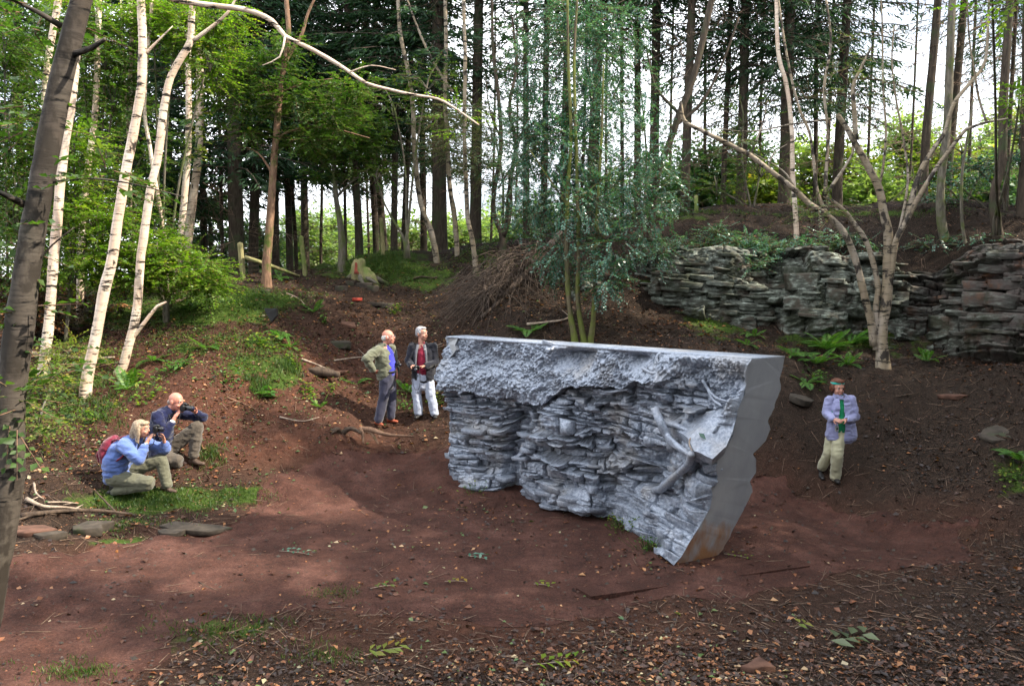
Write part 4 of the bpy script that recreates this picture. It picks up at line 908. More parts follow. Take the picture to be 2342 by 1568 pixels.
for lb, st, r0, r1, Yb, bk in [
 ('short white birch rooted high on the soil bank between the holly and the arching limbs', [[(1822, 545), (1820, 500), (1813, 400), (1811, 300), (1800, 200), (1780, 120), (1775, -20)]], 6, 4, None, 'birch_bark'),
 ('pale trunk with a bent foot rooted in the soil bank right of the large birch', [[(2160, 540), (2152, 505), (2152, 420), (2165, 300), (2172, 150), (2178, 0)]], 10, 8, None, 'grey_bark'),
 ('spindly stem on the soil bank toward the right edge', [[(2207, 560), (2200, 500), (2200, 400), (2215, 300), (2225, 230)]], 4, 2, None, 'grey_bark'),
 ('dark trunk with a swollen knee near the right edge', [[(2283, 545), (2274, 480), (2276, 430), (2292, 370), (2294, 250), (2302, 120), (2310, -10)]], 11, 8, None, 'conifer_bark'),
 ('dark slanting trunk at the right edge of the view', [[(2330, 490), (2338, 400), (2350, 300), (2360, 150), (2365, -20)]], 8, 6, 18.5, 'conifer_bark'),
 ('dark leaning tree sweeping up to the right beyond the holly', [[(1488, 520), (1504, 401), (1530, 330), (1554, 261), (1585, 180), (1605, 100), (1632, -20)], [(1540, 290), (1600, 240), (1650, 150), (1690, 40)], [(1554, 261), (1500, 200), (1480, 120)]], 8, 7, 17, 'conifer_bark')]:
    broadleaf('slender_tree', lb, [(st[0], r0, r1)]+[(s, 4, 2) for s in st[1:]], bk, [], group='slim trees on the cliff top', cat='tree', Y=Yb)

# ------------------------------------------------------------------ conifers
def conifer_crown(seed, H=13.0, R=2.7, per=150, brown=False, step=.42):
    r = np.random.default_rng(seed); C = []; Dd = []; Ls = []; A = []; B = []; rr = []
    z = 0.0
    while z < H:
        k = 1-z/H; rad = R*(k**.8)*(.85+.3*r.random())+.25
        for b in range(int(r.integers(5, 8))):
            az = r.uniform(0, 2*np.pi); L = rad*r.uniform(.65, 1.12); dr = r.uniform(.10, .34)
            u = np.array((math.cos(az), math.sin(az), 0.)); s = np.array((-u[1], u[0], 0.))
            n = max(8, int(per*L/R)); t = r.random(n)**.75*.93+.07
            lat = r.uniform(-1, 1, n)*(.10+.42*L*(1-t)**.7*.9)
            base = u*L*t[:, None]; base[:, 2] += z+.15*t-dr*L*t*t
            p = base+s*lat[:, None]; p[:, 2] -= np.abs(lat)*.35+r.random(n)*.10
            d = u*.55+s*np.sign(lat)[:, None]*.6+np.array((0, 0, -.45))+r.normal(0, .3, (n, 3))
            C.append(p); Dd.append(d); Ls.append(r.uniform(.14, .30, n)); rr.append(np.clip(.15+.7*t*r.random(n)+.15*r.random(), 0, 1))
            m = 4; tt = np.linspace(0, 1, m+1); q = u*L*tt[:, None]; q[:, 2] += z+.15*tt-dr*L*tt*tt
            A.append(q[:-1]); B.append(q[1:])
        z += step*r.uniform(.7, 1.3)
    C = np.concatenate(C); Dd = np.concatenate(Dd); Ls = np.concatenate(Ls)
    V_, F_ = leaves(C, Dd, rand_dirs(len(C), r), Ls, .045, .1)
    A = np.concatenate(A); B = np.concatenate(B); tv, tf = sticks(A, B, .018, .010, 3)
    me = mesh_np('crown', V_, F_, MATS['needle'], False, {'rnd': np.repeat(np.concatenate(rr), 4)})
    mb = mesh_np('branches', tv, tf, MATS['conifer_bark'], False, {'rnd': np.full(len(tv), .5)})
    return me, mb, len(C)
crowns = [conifer_crown(5, per=110), conifer_crown(6, 12, 2.4, 85), conifer_crown(8, 13, 2.9, 55)]
def dead_mesh(seed, H=9.0):
    r = np.random.default_rng(seed); A = []; B = []
    for _ in range(46):
        z = r.uniform(1.2, H); az = r.uniform(0, 2*np.pi); L = r.uniform(.5, 1.9); u = np.array((math.cos(az), math.sin(az), r.uniform(-.15, .3)))
        p = np.array((0, 0, z)); n = 4
        for k in range(n):
            q = p+u*L/n+r.normal(0, .03, 3)-np.array((0, 0, .05)); A.append(p); B.append(q)
            if k > 0:
                for _k in range(2): A.append(p); B.append(p+(u*.5+r.normal(0, .5, 3))*L*.28)
            p = q
    tv, tf = sticks(np.array(A), np.array(B), .009, .004, 3)
    return mesh_np('dead_branches', tv, tf, MATS['dead_twig'], False, {'rnd': np.full(len(tv), .5)})
deads = [dead_mesh(s) for s in (1, 2, 3)]
tr_meshes = {}
def conifer(label, vx_, rpx, Y, crown0=None, kind=0, lean=0.0, H=17.0, group='conifers behind the hollow', wpos=None, bark='conifer_bark', needles=True, cs=1.0, name='spruce_tree', cat='spruce tree', x2=None):
    if wpos is None: p = P(vx_, 655, Y); x, y = p[0], Y
    else: x, y = wpos
    z = gz(x, y)
    root = empty(name, (x, y, z), label, cat, group)
    rad = rpx*Y/F if wpos is None else rpx
    r = np.random.default_rng(int(abs(x*100)+y*10)); bx = r.normal(0, .12)
    pts = [np.array((0, 0, -.4)), np.array((lean*.05, 0, 1.5)), np.array((lean*.4+bx, 0, H*.4)), np.array((lean, 0, H))]
    a = Acc(); a.put(*tube(pts, [rad*1.15, rad, rad*.8, rad*.12], 12, .5, .07, int(x*10) % 50, True, .35)); a.obj('trunk', MATS[bark], root, True)
    rz = r.uniform(0, 6.28)
    d = bpy.data.objects.new('dead_branches', deads[kind % 3]); d.rotation_euler = (0, 0, rz); link(d, root)
    if needles:
        c0 = crown0 if crown0 is not None else 6.0
        ce, br, _ = crowns[kind % 3]
        s = (H-c0)/13.0
        for nm, m_ in (('crown', ce), ('branches', br)):
            o = bpy.data.objects.new(nm, m_); o.location = (lean*.5, 0, c0); o.rotation_euler = (0, 0, rz+1); o.scale = (cs, cs, s); link(o, root)
    return root
# (label, vx, r px, Y, first live branch above ground, kind, lean)
cons = [
 ('massive dark spruce trunk standing behind the left fence post', 543, 17, 22.5, 3.2, 0, 0), ('second dark spruce trunk just right of the massive one by the fence', 582, 11, 24, 3.6, 0, .2),
 ('thin brown conifer stem left of the massive spruce trunk', 511, 4, 24, 5.5, 2, 0), ('dark spruce trunk immediately right of the slim pink barked tree', 633, 8, 25, 3.8, 1, 0),
 ('spruce trunk left of the second fence post', 664, 8, 26, 3.8, 1, 0), ('narrow spruce stem behind the second fence post', 678, 4.5, 27, 4.2, 2, 0),
 ('thin conifer stem right behind the small lichened tree', 792, 3.5, 26, 5.0, 2, 0), ('sturdy spruce trunk behind the rotten stump', 822, 9, 25, 4.0, 1, -.1),
 ('grey spruce trunk at the head of the worn gully path', 861, 7.5, 27, 4.4, 0, 0), ('left one of two close spruce trunks over the standing men', 902, 7.5, 25, 4.4, 1, .4), ('right one of two close spruce trunks over the standing men', 926, 7, 25.5, 4.6, 1, .5),
 ('broad pale brown spruce trunk behind the thin curved birch', 1006, 17, 23.5, 4.8, 0, .1), ('tall straight spruce trunk at the left margin of the widest sky gap', 1088, 13, 23, 8.5, 0, .3),
 ('spruce trunk at the right margin of the widest sky gap', 1203, 7.5, 23, 8.5, 2, .1), ('spruce trunk behind the left side of the holly', 1243, 8, 24, 6.4, 2, .2), ('dark spruce trunk directly behind the holly', 1289, 9, 22, 6.8, 2, 0),
 ('thick dark spruce trunk right of the holly centre', 1354, 13, 21.5, 4.8, 2, 0), ('slim spruce stem behind the right side of the holly', 1421, 4.5, 24, 6.8, 2, 0), ('spruce trunk at the right fringe of the holly', 1455, 8, 23, 6.0, 2, 0),
 ('dark spruce trunk crossed by the dark leaning tree', 1490, 11, 22, 5.2, 2, .4), ('spruce trunk standing clear on the cliff brow, left of the short post', 1564, 10, 20.5, 5.6, 2, .2),
 ('slim spruce trunk on the cliff brow between two thicker ones', 1650, 6, 22, 3.4, 2, .2), ('dark spruce trunk left of the short white birch', 1690, 11, 21.5, 4.4, 2, .2), ('black spruce trunk right of the short white birch', 1788, 13, 21, 2.8, 1, .1),
 ('thin spruce stem between the black trunk and the large birch limbs', 1857, 5, 23, 4.6, 2, .1), ('dark spruce trunk behind the upper limbs of the large birch', 1908, 11, 21.5, 3.6, 1, .2), ('straight dark trunk seen through the fork of the large birch', 2103, 9.5, 20, 7.5, 2, .3),
 ('spruce trunk behind the upper right limb of the large birch', 2158, 9, 21.5, 6.6, 2, .3), ('tall dark spruce at the top right corner', 2335, 15, 17, 7.0, 1, .2), ('slim spruce near the top right corner', 2290, 5, 23, 6.0, 2, .1),
 ('shaded spruce deep in the wood left of the birches', 60, 10, 24, 1.5, 0, 0), ('shaded spruce behind the leftmost white birches', 160, 9, 27, 2.5, 0, 0), ('shaded spruce behind the crooked birch', 330, 10, 25, 2.0, 0, 0), ('brown stemmed spruce behind the ivy clad birch', 470, 8, 27, 3.2, 0, 0),
 ('spruce with low dark boughs deep in the wood behind the thin orange stem', 395, 9, 30, 2.0, 0, 0), ('spruce at the far left edge of the wood', -60, 10, 22, 2.0, 0, 0), ('spruce deep behind the pale curved birch', 970, 8, 31, 4.5, 0, 0), ('spruce deep behind the slim pink barked tree', 700, 9, 34, 5.0, 0, 0), ('spruce deep behind the two close trunks', 880, 9, 33, 5.0, 0, 0)]
cons += [(lb, v, rp, Y, c0, 2, ln) for lb, v, rp, Y, c0, ln in [
 ('slim distant trunk in the left part of the widest sky gap', 1122, 3, 33, 7.5, .2), ('slim distant trunk just left of the wishbone tree', 1176, 3, 36, 8, 0), ('distant trunk between the two holly side spruces', 1325, 4, 31, 6.5, .3), ('distant thin trunk right of the holly centre', 1386, 3.5, 33, 6, 0),
 ('faint thin trunk beyond the dark leaning tree', 1528, 3.5, 32, 6, .2), ('faint thin trunk right of the clear standing spruce', 1610, 4, 30, 5.5, -.2), ('thin trunk under the left arching limb of the large birch', 1732, 3.5, 29, 5, .2), ('thin trunk between the arching limbs and the fork', 1880, 4, 29, 5.5, 0),
 ('faint trunk left of the fork of the large birch', 1975, 3.5, 30, 6.5, .2), ('faint trunk inside the fork of the large birch', 2070, 3, 32, 7.5, .1), ('faint trunk right of the fork of the large birch', 2205, 4, 30, 6.5, .1), ('slim trunk between the kneed trunk and the corner spruce', 2318, 4, 27, 6, .1), ('distant slim trunk beyond the left sky opening', 735, 3.5, 34, 6, 0), ('distant slim trunk beyond the gully path', 845, 3, 36, 6, .1)]]
for lb, vx_, rp, Y, c0, kd, ln in cons:
    conifer(lb, vx_, rp, Y, c0, kd, ln, H=18.5 if Y < 26 else 20, cs=(.85 if vx_ > 1400 else 1.0) if kd != 0 else 1.25, needles=not ('distant' in lb or 'faint' in lb))
# unseen spruces added round the viewer to keep the hollow in shade
sh = [(11.6, 10.4), (12.5, 7.4), (9.8, 5.2), (12.6, 2.2), (10.2, -.8), (15, 13), (15.5, 6), (15.5, -2), (12, -5), (16.5, 17.5), (17, 10), (18.5, 2.5), (7.6, -6), (-1, -8), (3.5, -9), (14.5, 10)]
sh += [(-9.5, 2.5), (-6, -3.2), (.8, -4.6), (5.6, -4.2), (9.5, 1.5)]  # further added spruces, cutting sky light over the foreground
wds = ['bushy', 'tapering', 'mossy', 'old', 'young', 'tall', 'dense', 'slender', 'leaning', 'broad', 'dark', 'straight', 'ragged', 'shady', 'narrow', 'twin', 'drooping', 'shaggy', 'stout', 'lanky', 'grey']
for (x, y), w_ in zip(sh, wds):
    conifer('%s spruce added outside the view, shading the clearing from %s' % (w_, 'the right' if x > 9 and y > 0 else 'the left' if x < -8 else 'behind'), 0, .2, 0, 1.2, 0, 0, H=14.0 if 7 < y < 15 else 12.5, group='spruces added round the clearing outside the view', wpos=(x, y), cs=1.25)
# ------------------------------------------------------------------ sunlit woods beyond the rim
def fartree(label, vx_, vtop, vbot, Y, wpx, n, lm='leaf_far', leaf=.20, group='sunlit trees beyond the hollow', lift=0.0):
    rng = np.random.default_rng(sum(map(ord, label)))
    p = P(vx_, 655, Y); z = gz(p[0], Y); root = empty('distant_tree', (p[0], Y, z), label, 'tree', group)
    vtop = vtop-(18 if vx_ > 1550 else 0); top = P(vx_, vtop, Y)[2]; low = P(vx_, vbot, Y)[2]; o = np.array((p[0], Y, z)); s = Y/F
    a = Acc(); a.put(*tube([(0, 0, -.4), (.1, 0, (top-z)*.4), (0, .1, (top-z)*.9)], [.14, .11, .03], 7, .6, .05, 3)); a.obj('trunk', MATS['grey_bark'], root, True)
    bl = []
    H = top-low; nb = 12
    for k in range(nb):
        t_ = rng.random(); ww = wpx*s*(1-.45*t_**2)
        bl.append((np.array((rng.uniform(-.7, .7)*ww, rng.uniform(-.6, .6)*ww, low+H*(t_**1.25)*.88-z)), (ww*.42, ww*.42, max(.5, H*.16)), n/nb))
    (V_, F_, R_), (tv, tf) = sprays(bl, rng, leaf, 12, 1.1, .5)
    # each clump of leaves has its own tone
    add('crown', V_, F_, MATS[lm], root, False, {'rnd': R_})
    add('twigs', tv*1.0, tf, MATS['brown_bark'], root, False, {'rnd': np.full(len(tv), .5)})
    return root
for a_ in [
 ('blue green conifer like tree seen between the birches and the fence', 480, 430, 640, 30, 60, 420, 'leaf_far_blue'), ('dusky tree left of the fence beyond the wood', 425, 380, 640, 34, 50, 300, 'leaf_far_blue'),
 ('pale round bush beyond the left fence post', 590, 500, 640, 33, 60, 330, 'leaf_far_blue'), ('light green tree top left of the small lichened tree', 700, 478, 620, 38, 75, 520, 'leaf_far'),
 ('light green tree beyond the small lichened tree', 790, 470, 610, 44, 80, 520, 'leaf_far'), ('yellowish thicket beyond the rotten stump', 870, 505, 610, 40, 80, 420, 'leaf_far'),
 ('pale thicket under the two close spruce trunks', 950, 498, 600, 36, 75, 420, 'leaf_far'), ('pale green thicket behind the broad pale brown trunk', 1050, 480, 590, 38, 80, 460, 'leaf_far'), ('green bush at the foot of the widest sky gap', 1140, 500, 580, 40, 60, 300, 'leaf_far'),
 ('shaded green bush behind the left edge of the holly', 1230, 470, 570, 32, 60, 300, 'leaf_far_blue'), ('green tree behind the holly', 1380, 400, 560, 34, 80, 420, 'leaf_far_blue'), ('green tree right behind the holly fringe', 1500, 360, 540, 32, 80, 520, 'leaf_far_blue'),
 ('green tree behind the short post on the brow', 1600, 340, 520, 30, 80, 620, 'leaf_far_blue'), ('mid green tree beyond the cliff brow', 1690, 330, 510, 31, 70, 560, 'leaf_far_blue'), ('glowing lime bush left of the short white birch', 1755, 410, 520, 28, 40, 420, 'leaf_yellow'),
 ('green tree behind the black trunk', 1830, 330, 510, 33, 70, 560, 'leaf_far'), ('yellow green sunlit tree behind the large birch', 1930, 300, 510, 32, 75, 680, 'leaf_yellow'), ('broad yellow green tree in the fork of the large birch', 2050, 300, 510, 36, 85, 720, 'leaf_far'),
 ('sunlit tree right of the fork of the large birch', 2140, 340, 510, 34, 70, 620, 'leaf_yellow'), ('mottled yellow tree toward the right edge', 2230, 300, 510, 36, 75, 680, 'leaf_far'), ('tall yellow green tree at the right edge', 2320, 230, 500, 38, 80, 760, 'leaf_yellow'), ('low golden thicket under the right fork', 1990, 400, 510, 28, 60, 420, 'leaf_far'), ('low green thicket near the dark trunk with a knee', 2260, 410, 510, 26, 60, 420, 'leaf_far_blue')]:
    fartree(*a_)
# far-off wood that reads as one mass
r = np.random.default_rng(77); bl = []
for k in range(150):
    x = -85+k*1.15; y = 62+12*r.random(); hh = 3.4+2.2*fbm(np.array([x*.12]), np.array([0.]), 0, 3, 9)[0]+(3.5 if x > 18 else 0)+(5 if x < -16 else 0)
    bl.append((np.array((x, y, 1.5+hh*.5*r.random())), (2.2, 2.0, hh*.55), 34))
(V_, F_, R_), _t = sprays(bl, r, .42, 10, 1.6, .6)
o = add('distant_wood', V_, F_, MATS['leaf_far'], None, False, {'rnd': R_}); tag(o, 'far line of sunlit trees beyond the hollow', 'wood', kind='stuff')
# dark layered boughs at the right edge
shrub('dark layered beech sprays crossing the view near the right edge', (2300, 520), [(2230, 380, 18, 70, 16, 26), (2310, 360, 17.5, 50, 20, 20), (2190, 420, 18.5, 60, 12, 18), (2320, 300, 17.5, 50, 16, 16), (2150, 455, 18.5, 50, 10, 12)], 'leaf_holly', .07, None, Y=18, name='beech_tree', cat='tree', flat=.15)
shrub('green leaved boughs hanging from the top near the right corner', (2280, 500), [(2270, 5, 9, 60, 12, 8), (2330, 240, 14, 30, 40, 12)], 'leaf_bright', .07, None, Y=16, name='oak_tree', cat='tree')

for a_ in [('airy mid height leafed tree filling the widest sky gap', (1150, 540), [(1130, 300, 22, 50, 80, 8), (1160, 440, 22, 50, 60, 12)], 'leaf_grey', 22), ('airy leafed tree high between the holly and the leaning tree', (1470, 520), [(1470, 250, 20, 60, 100, 16), (1440, 420, 20, 50, 70, 22), (1520, 470, 20, 50, 30, 24)], 'leaf_holly', 20),
 ('airy leafed tree left of the short white birch', (1720, 500), [(1700, 260, 20, 80, 60, 16), (1740, 380, 20, 70, 50, 34), (1640, 430, 20, 50, 40, 26)], 'leaf_mid', 20), ('airy leafed tree behind the fork of the large birch', (2010, 490), [(1990, 380, 21, 60, 30, 10), (2090, 400, 21, 40, 30, 6)], 'leaf_mid', 21),
 ('airy leafed tree above the right end of the bank', (2200, 490), [(2200, 340, 20, 50, 20, 8), (2250, 390, 20, 60, 30, 18), (2190, 440, 20, 50, 24, 16)], 'leaf_mid', 20), ('leafy tree hanging over the head of the gully path', (930, 560), [(900, 240, 20, 80, 50, 40), (980, 180, 20, 70, 50, 30), (860, 400, 20, 40, 30, 10)], 'leaf_mid', 20)]:
    shrub(a_[0], a_[1], a_[2], a_[3], .06, 'airy broadleaf trees among the spruces', Y=a_[4], name='broadleaf_tree', cat='tree')
for a_ in [('dark ivy draped over the left end of the rock band', (1520, 560), [(1500, 585, 17.2, 50, 30, 40), (1560, 560, 17.2, 50, 24, 40)], 17.2), ('dark ivy hanging behind the arching white limbs', (1900, 560), [(1900, 545, 17.2, 60, 20, 40), (1960, 560, 17.1, 50, 18, 30)], 17.2), ('scrubby ivy on the dark bank at the right edge', (2250, 560), [(2240, 545, 16.8, 70, 16, 36), (2130, 560, 16.9, 50, 18, 26)], 16.8)]:
    shrub(a_[0], a_[1], a_[2], 'leaf_holly', .045, None, Y=a_[3], name='ivy', cat='ivy', per=12, length=.25)
# ------------------------------------------------------------------ fence, stump, brush, stones, sticks
def at(vx_, vy_): return G(vx_, vy_)
# wire fence on the left rim
A0 = G(556, 634); pts_top = [(549, 555), (689, 540)]
fo = empty('wire_fence', A0, 'rustic wire fence of round wooden posts with one fallen rail on the left rim', 'fence')
def post(vx0, vy0, vx1, vy1, Y, rp):
    a = Acc(); b0 = P(vx0, vy0, Y); b1 = P(vx1, vy1, Y); a.put(*tube([b0-(0, 0, .4)-A0, b0-A0, (b0+b1)/2-A0, b1-A0], [rp*Y/F*1.08, rp*Y/F*1.05, rp*Y/F, rp*Y/F*.98], 12, .12, .06, 3)); a.obj('post', MATS['post_wood'], fo, True); return b1
YF1 = A0[1]; YF2 = G(698, 628)[1]; YF3 = YF2+1.6
p1_ = post(556, 636, 549, 556, YF1, 6.2); p2_ = post(698, 630, 689, 541, YF2, 5.0); p3_ = post(876, 582, 872, 500, G(876, 580)[1], 4.6)
p0_ = P(470, 560, YF1+2)
for fz in (.03, .14, .25, .36, .47, .58, .68, .78):
    a = Acc(); L_ = []
    for q1, q2 in ((p0_, p1_), (p1_, p2_), (p2_, p3_)):
        h1 = 1.0; u1 = q1-np.array((0, 0, fz*1.0)); u2 = q2-np.array((0, 0, fz*1.0)); mid = (u1+u2)/2-np.array((0, 0, .03))
        L_ += [u1-A0, mid-A0]
    L_.append(p3_-np.array((0, 0, fz))-A0)
    a.put(*tube(L_, [.0035]*len(L_), 4, .6)); a.obj('wire', MATS['dark_stick'], fo)
a = Acc(); a.put(*tube([P(560, 588, YF1-.05)-A0, P(620, 608, YF1+.1)-A0, P(684, 632, YF2-.2)-A0], [.05, .05, .045], 4, .4, .05)); a.obj('rail', MATS['post_wood'], fo)
a = Acc(); b0 = P(1593, 500, 19.5); a.put(*tube([b0-(0, 0, .5), b0, P(1592, 448, 19.5)], [.06, .055, .05], 9, .2, .1)); o = a.obj('fence_post', MATS['post_wood'], None, True); tag(o, 'short weathered fence post standing alone on the cliff brow behind the arching limbs', 'post')
# rotten stump
q = G(822, 640); st = empty('tree_stump', q, 'rotten split stump with a reddish core on the rim beside the small lichened tree', 'stump')
s_ = q[1]/F
a = Acc()
for k, (dx, h, rr_) in enumerate([(-10, 44, 9), (4, 46, 10), (16, 26, 10), (28, 16, 8)]):
    a.put(*tube([(dx*s_*1.2, .05, -.2), (dx*s_, 0, h*s_*.4), (dx*s_*.8+.02, .02, h*s_)], [rr_*s_*1.5, rr_*s_*1.25, rr_*s_*.8], 8, .06, .35, k))
a.obj('stump_wood', MATS['post_wood'], st)
a = Acc(); a.put(*tube([(-5*s_, -.10, .15), (-6*s_, -.09, 38*s_)], [.07, .03], 7, .06, .3, 5)); plain('red_rot', (.22, .05, .03), .9); a.obj('rotten_core', MATS['red_rot'], st)
a = Acc()
for k, (dx, dy, ex) in enumerate([(-25, .05, -.5), (20, -.15, .55), (5, -.25, .2), (35, .1, .75)]): a.put(*tube([(dx*s_*.5, 0, .1), (dx*s_, dy*.6, .04), (ex, dy*2, -.12)], [.10, .07, .03], 7, .08, .3, k))
a.obj('root', MATS['grey_bark'], st)
# hollow little stump with roots on the clearing floor
q = G(800, 1008); st = empty('root_stump', q, 'low hollow stump with splayed orange brown roots between the kneeling and standing people', 'stump'); s_ = q[1]/F
rts = [[(-30, -4), (-26, 14), (-40, 4)], [(-30, 6), (-35, -6), (-42, -20)], [(-20, 0), (0, 16), (18, 14), (28, 8)], [(24, 12), (30, 4), (34, -22)], [(30, 10), (50, 4), (68, -22)], [(24, 12), (48, 14), (90, 2), (150, 0)], [(-30, 12), (-60, 2), (-90, -8)]]
for k, rt in enumerate(rts):
    a = Acc(); pp_ = [(x*s_, -.0+.25*(i-1)*-.3, max(-.06, y*s_*.9+.10)) for i, (x, y) in enumerate(rt)]; a.put(*tube(pp_, list(np.linspace(.05, .018, len(pp_))), 7, .05, .3, k)); a.obj('root', MATS['brown_bark'] if k in (1, 3, 4, 5) else MATS['dark_stick'], st)
# brush heap: toppled dead conifer top with arching brown twigs
r = np.random.default_rng(23); base = G(1235, 690); bo = empty('fallen_tree', base, 'toppled dead conifer with a fan of bare brown twigs behind the sculpture', 'fallen tree')
spine = [P(1283, 535, 19.6), P(1240, 580, 18.6), P(1195, 630, 17.6), P(1150, 680, 16.8), P(1100, 725, 16.2)]
a = Acc(); a.put(*tube([p-base for p in spine], [.10, .09, .075, .055, .03], 10, .12, .12, 4)); a.obj('trunk', MATS['brush_twig'], bo, True)
SP, _ = catmull(spine, [1]*5, .1)
nb = 110
for k in range(nb):
    t_ = r.uniform(.18, 1); p = SP[int(t_*(len(SP)-1))]
    tx = r.uniform(990, 1290); ty = np.interp(tx, [990, 1040, 1100, 1290], [770, 775, 780, 770])+r.uniform(-30, 5)
    if r.random() < .6: tx = r.uniform(985, 1120); ty = r.uniform(650, 775)
    e = P(tx, ty, r.uniform(15.4, 17.6)); e[2] = max(e[2], gz(e[0], e[1])-.03)
    up = np.array((0, 0, r.uniform(.15, .75))); mid = (p+e)/2+up+r.normal(0, .08, 3)
    if k < 60:
        a = Acc(); a.put(*tube([p-base, (p*.7+mid*.3)+up*.4-base, mid-base, (mid*.4+e*.6)+up*.15-base, e-base], [.014, .012, .010, .007, .004], 4, .2, 0, k)); a.obj('branch', MATS['brush_twig'], bo)
    else:
        if k == 60: tws = Acc()
        C_, _r = catmull([p-base, mid-base, (mid*.4+e*.6)+up*.15-base, e-base], [1]*4, .3)
        tws.put(*tube([p-base, mid-base, (mid*.4+e*.6)+up*.15-base, e-base], [.008, .007, .005, .003], 3, .25, 0, k))
        for c in C_[1:-1]:
            for _k in range(2): e2 = c+r.normal(0, .22, 3)-(0, 0, .10); tws.put(*sticks([c], [e2], .004, .002))
o = tws.obj('twigs', MATS['brush_twig'], bo); o['kind'] = 'stuff'
# fallen branches and sticks
SGp = 'fallen branches lying about the hollow'
def stick(label, vpts, r0, mat='pale_stick', lift=.02, group=SGp, cat='branch', name='fallen_branch', forks=1):
    W_ = []
    for k, v in enumerate(vpts):
        q = G(*v); W_.append(q+np.array((0, 0, lift+r0)))
    o0 = W_[0].copy(); root = empty(name, o0, label, cat, group)
    a = Acc(); a.put(*tube([w-o0 for w in W_], list(np.linspace(r0, r0*.4, len(W_))), 7, .08, .25, len(label))); a.obj('stem', MATS[mat], root)
    rr = np.random.default_rng(len(label)*3+int(vpts[0][0]))
    for f in range(forks):
        i = int(rr.integers(1, len(W_))) if len(W_) > 2 else 1
        b = (W_[i-1]+W_[i])/2; e = b+np.array((rr.normal(0, .22), rr.normal(0, .22), .06)); e[2] = gz(e[0], e[1])+.03
        a = Acc(); a.put(*tube([b-o0, e-o0], [r0*.5, r0*.2], 5, .1, .2, f)); a.obj('side_twig', MATS[mat], root)
stick('long grey stick lying across the twigs below the kneeling woman', [(50, 1192), (150, 1180), (230, 1180), (302, 1186)], .035, 'dark_stick', forks=2)
stick('bent pale branch in the twig pile left of the kneeling woman', [(60, 1150), (100, 1168), (150, 1172), (195, 1178)], .028, forks=1)
stick('short upright bent twig at the left end of the twig pile', [(78, 1118), (84, 1140), (100, 1152)], .016, lift=.05)
stick('thin stick over the top of the twig pile', [(110, 1160), (150, 1158), (180, 1162)], .015)
stick('thin dark stick low in the twig pile', [(40, 1196), (90, 1184), (130, 1188)], .016, 'dark_stick')
stick('short bleached branch uphill of the dark rotten log', [(690, 828), (715, 838), (745, 846)], .022)
stick('long thin pale stick lying left of the man in the green jacket', [(765, 829), (820, 824), (858, 820)], .018)
stick('bleached branch behind the standing men pointing at the brush heap', [(975, 812), (990, 800), (1012, 790)], .018)
stick('pale bare branch at the base of the holly stems', [(1205, 750), (1240, 745), (1290, 738), (1312, 722)], .03, forks=2)
stick('dark crooked branch on the mossy ground under the rim', [(945, 643), (965, 637), (990, 640), (1003, 638)], .03, 'dark_stick')
stick('slim fallen branch below the slim pink barked tree', [(655, 675), (685, 688), (705, 712)], .018)
stick('orange stick on the bank right of the kneeling man', [(520, 915), (560, 930), (590, 945)], .014, 'brown_bark')
stick('pale stick left of the low hollow stump', [(640, 960), (690, 968), (730, 960)], .014)
stick('thin curved twig on the path in front of the plate', [(1405, 1452), (1430, 1462), (1458, 1470)], .01, 'dark_stick', .0)
stick('dark twig lying among leaves at the bottom right', [(1780, 1390), (1815, 1380), (1850, 1386)], .01, 'dark_stick', .0)
stick('dark twig on the path left of centre', [(455, 1335), (478, 1345), (500, 1352)], .008, 'dark_stick', .0)
stick('thin straight stick on the slope above the woman in lilac', [(2050, 914), (2075, 908), (2102, 905)], .014, 'dark_stick')
stick('pale log on the ground by the foot of the crooked birch', [(60, 815), (130, 822), (200, 832), (262, 828)], .05, forks=0)
stick('mossy fallen branch at the foot of the low bright sapling', [(390, 705), (420, 690), (500, 686)], .03, 'dark_stick')
def stone(label, vx_, vy_, w, d, h, rz=0, mat='stone', group='loose stones lying in the leaf litter', tilt=(0, 0), name='stone', sink=.35, cat='stone'):
    rr = np.random.default_rng(int(vx_*7+vy_)); q = G(vx_, vy_); h *= .8; sink = sink+.12
    me = slab_mesh(name, rr, MATS[mat], n=int(rr.integers(7, 10)), jag=.34)
    o = bpy.data.objects.new(name, me); o.scale = (w, d, h); o.rotation_euler = (tilt[0], tilt[1], rz); o.location = (q[0], q[1], q[2]+h*(.5-sink)); link(o); tag(o, label, cat, group); return o
t = NT('stone'); p_ = t.pos(); n_ = t.noise(p_, 9, 5, .6)
c_ = t.mix(t.ramp(t.noise(p_, 2.5, 4), [(.58, 0), (.68, .7)]), t.ramp(n_, [(.3, (.028, .023, .018)), (.7, (.075, .060, .046))]), (.035, .05, .018)); t.bsdf(c_, .85, 0, t.bump(n_, .5, .02), .3)
t = NT('red_stone'); n_ = t.noise(t.pos(), 9, 5, .6); t.bsdf(t.ramp(n_, [(.3, (.06, .03, .02)), (.7, (.14, .07, .048))]), .85, 0, t.bump(n_, .5, .02), .3)
stone('broad flat slab at the path edge below the grass patch', 445, 1212, .85, .32, .10, .1, tilt=(.1, .08))
stone('small flat stone touching the left end of the broad slab', 395, 1222, .35, .2, .08, -.2)
stone('flat mossy stone under the long grey stick', 205, 1212, .45, .3, .14)
stone('reddish flat stone below the twig pile by the dark birch', 65, 1218, .5, .3, .10, 0, 'red_stone')
stone('dark block of stone at the left end of the twig pile', 110, 1230, .45, .25, .12)
stone('long flat stone near the right edge halfway up the slope', 2290, 992, .7, .4, .10, .3, tilt=(.2, -.1))
stone('orange brown brick like stone on the dark slope above the men', 795, 745, .42, .25, .14, .1, 'red_stone', tilt=(.3, .2))
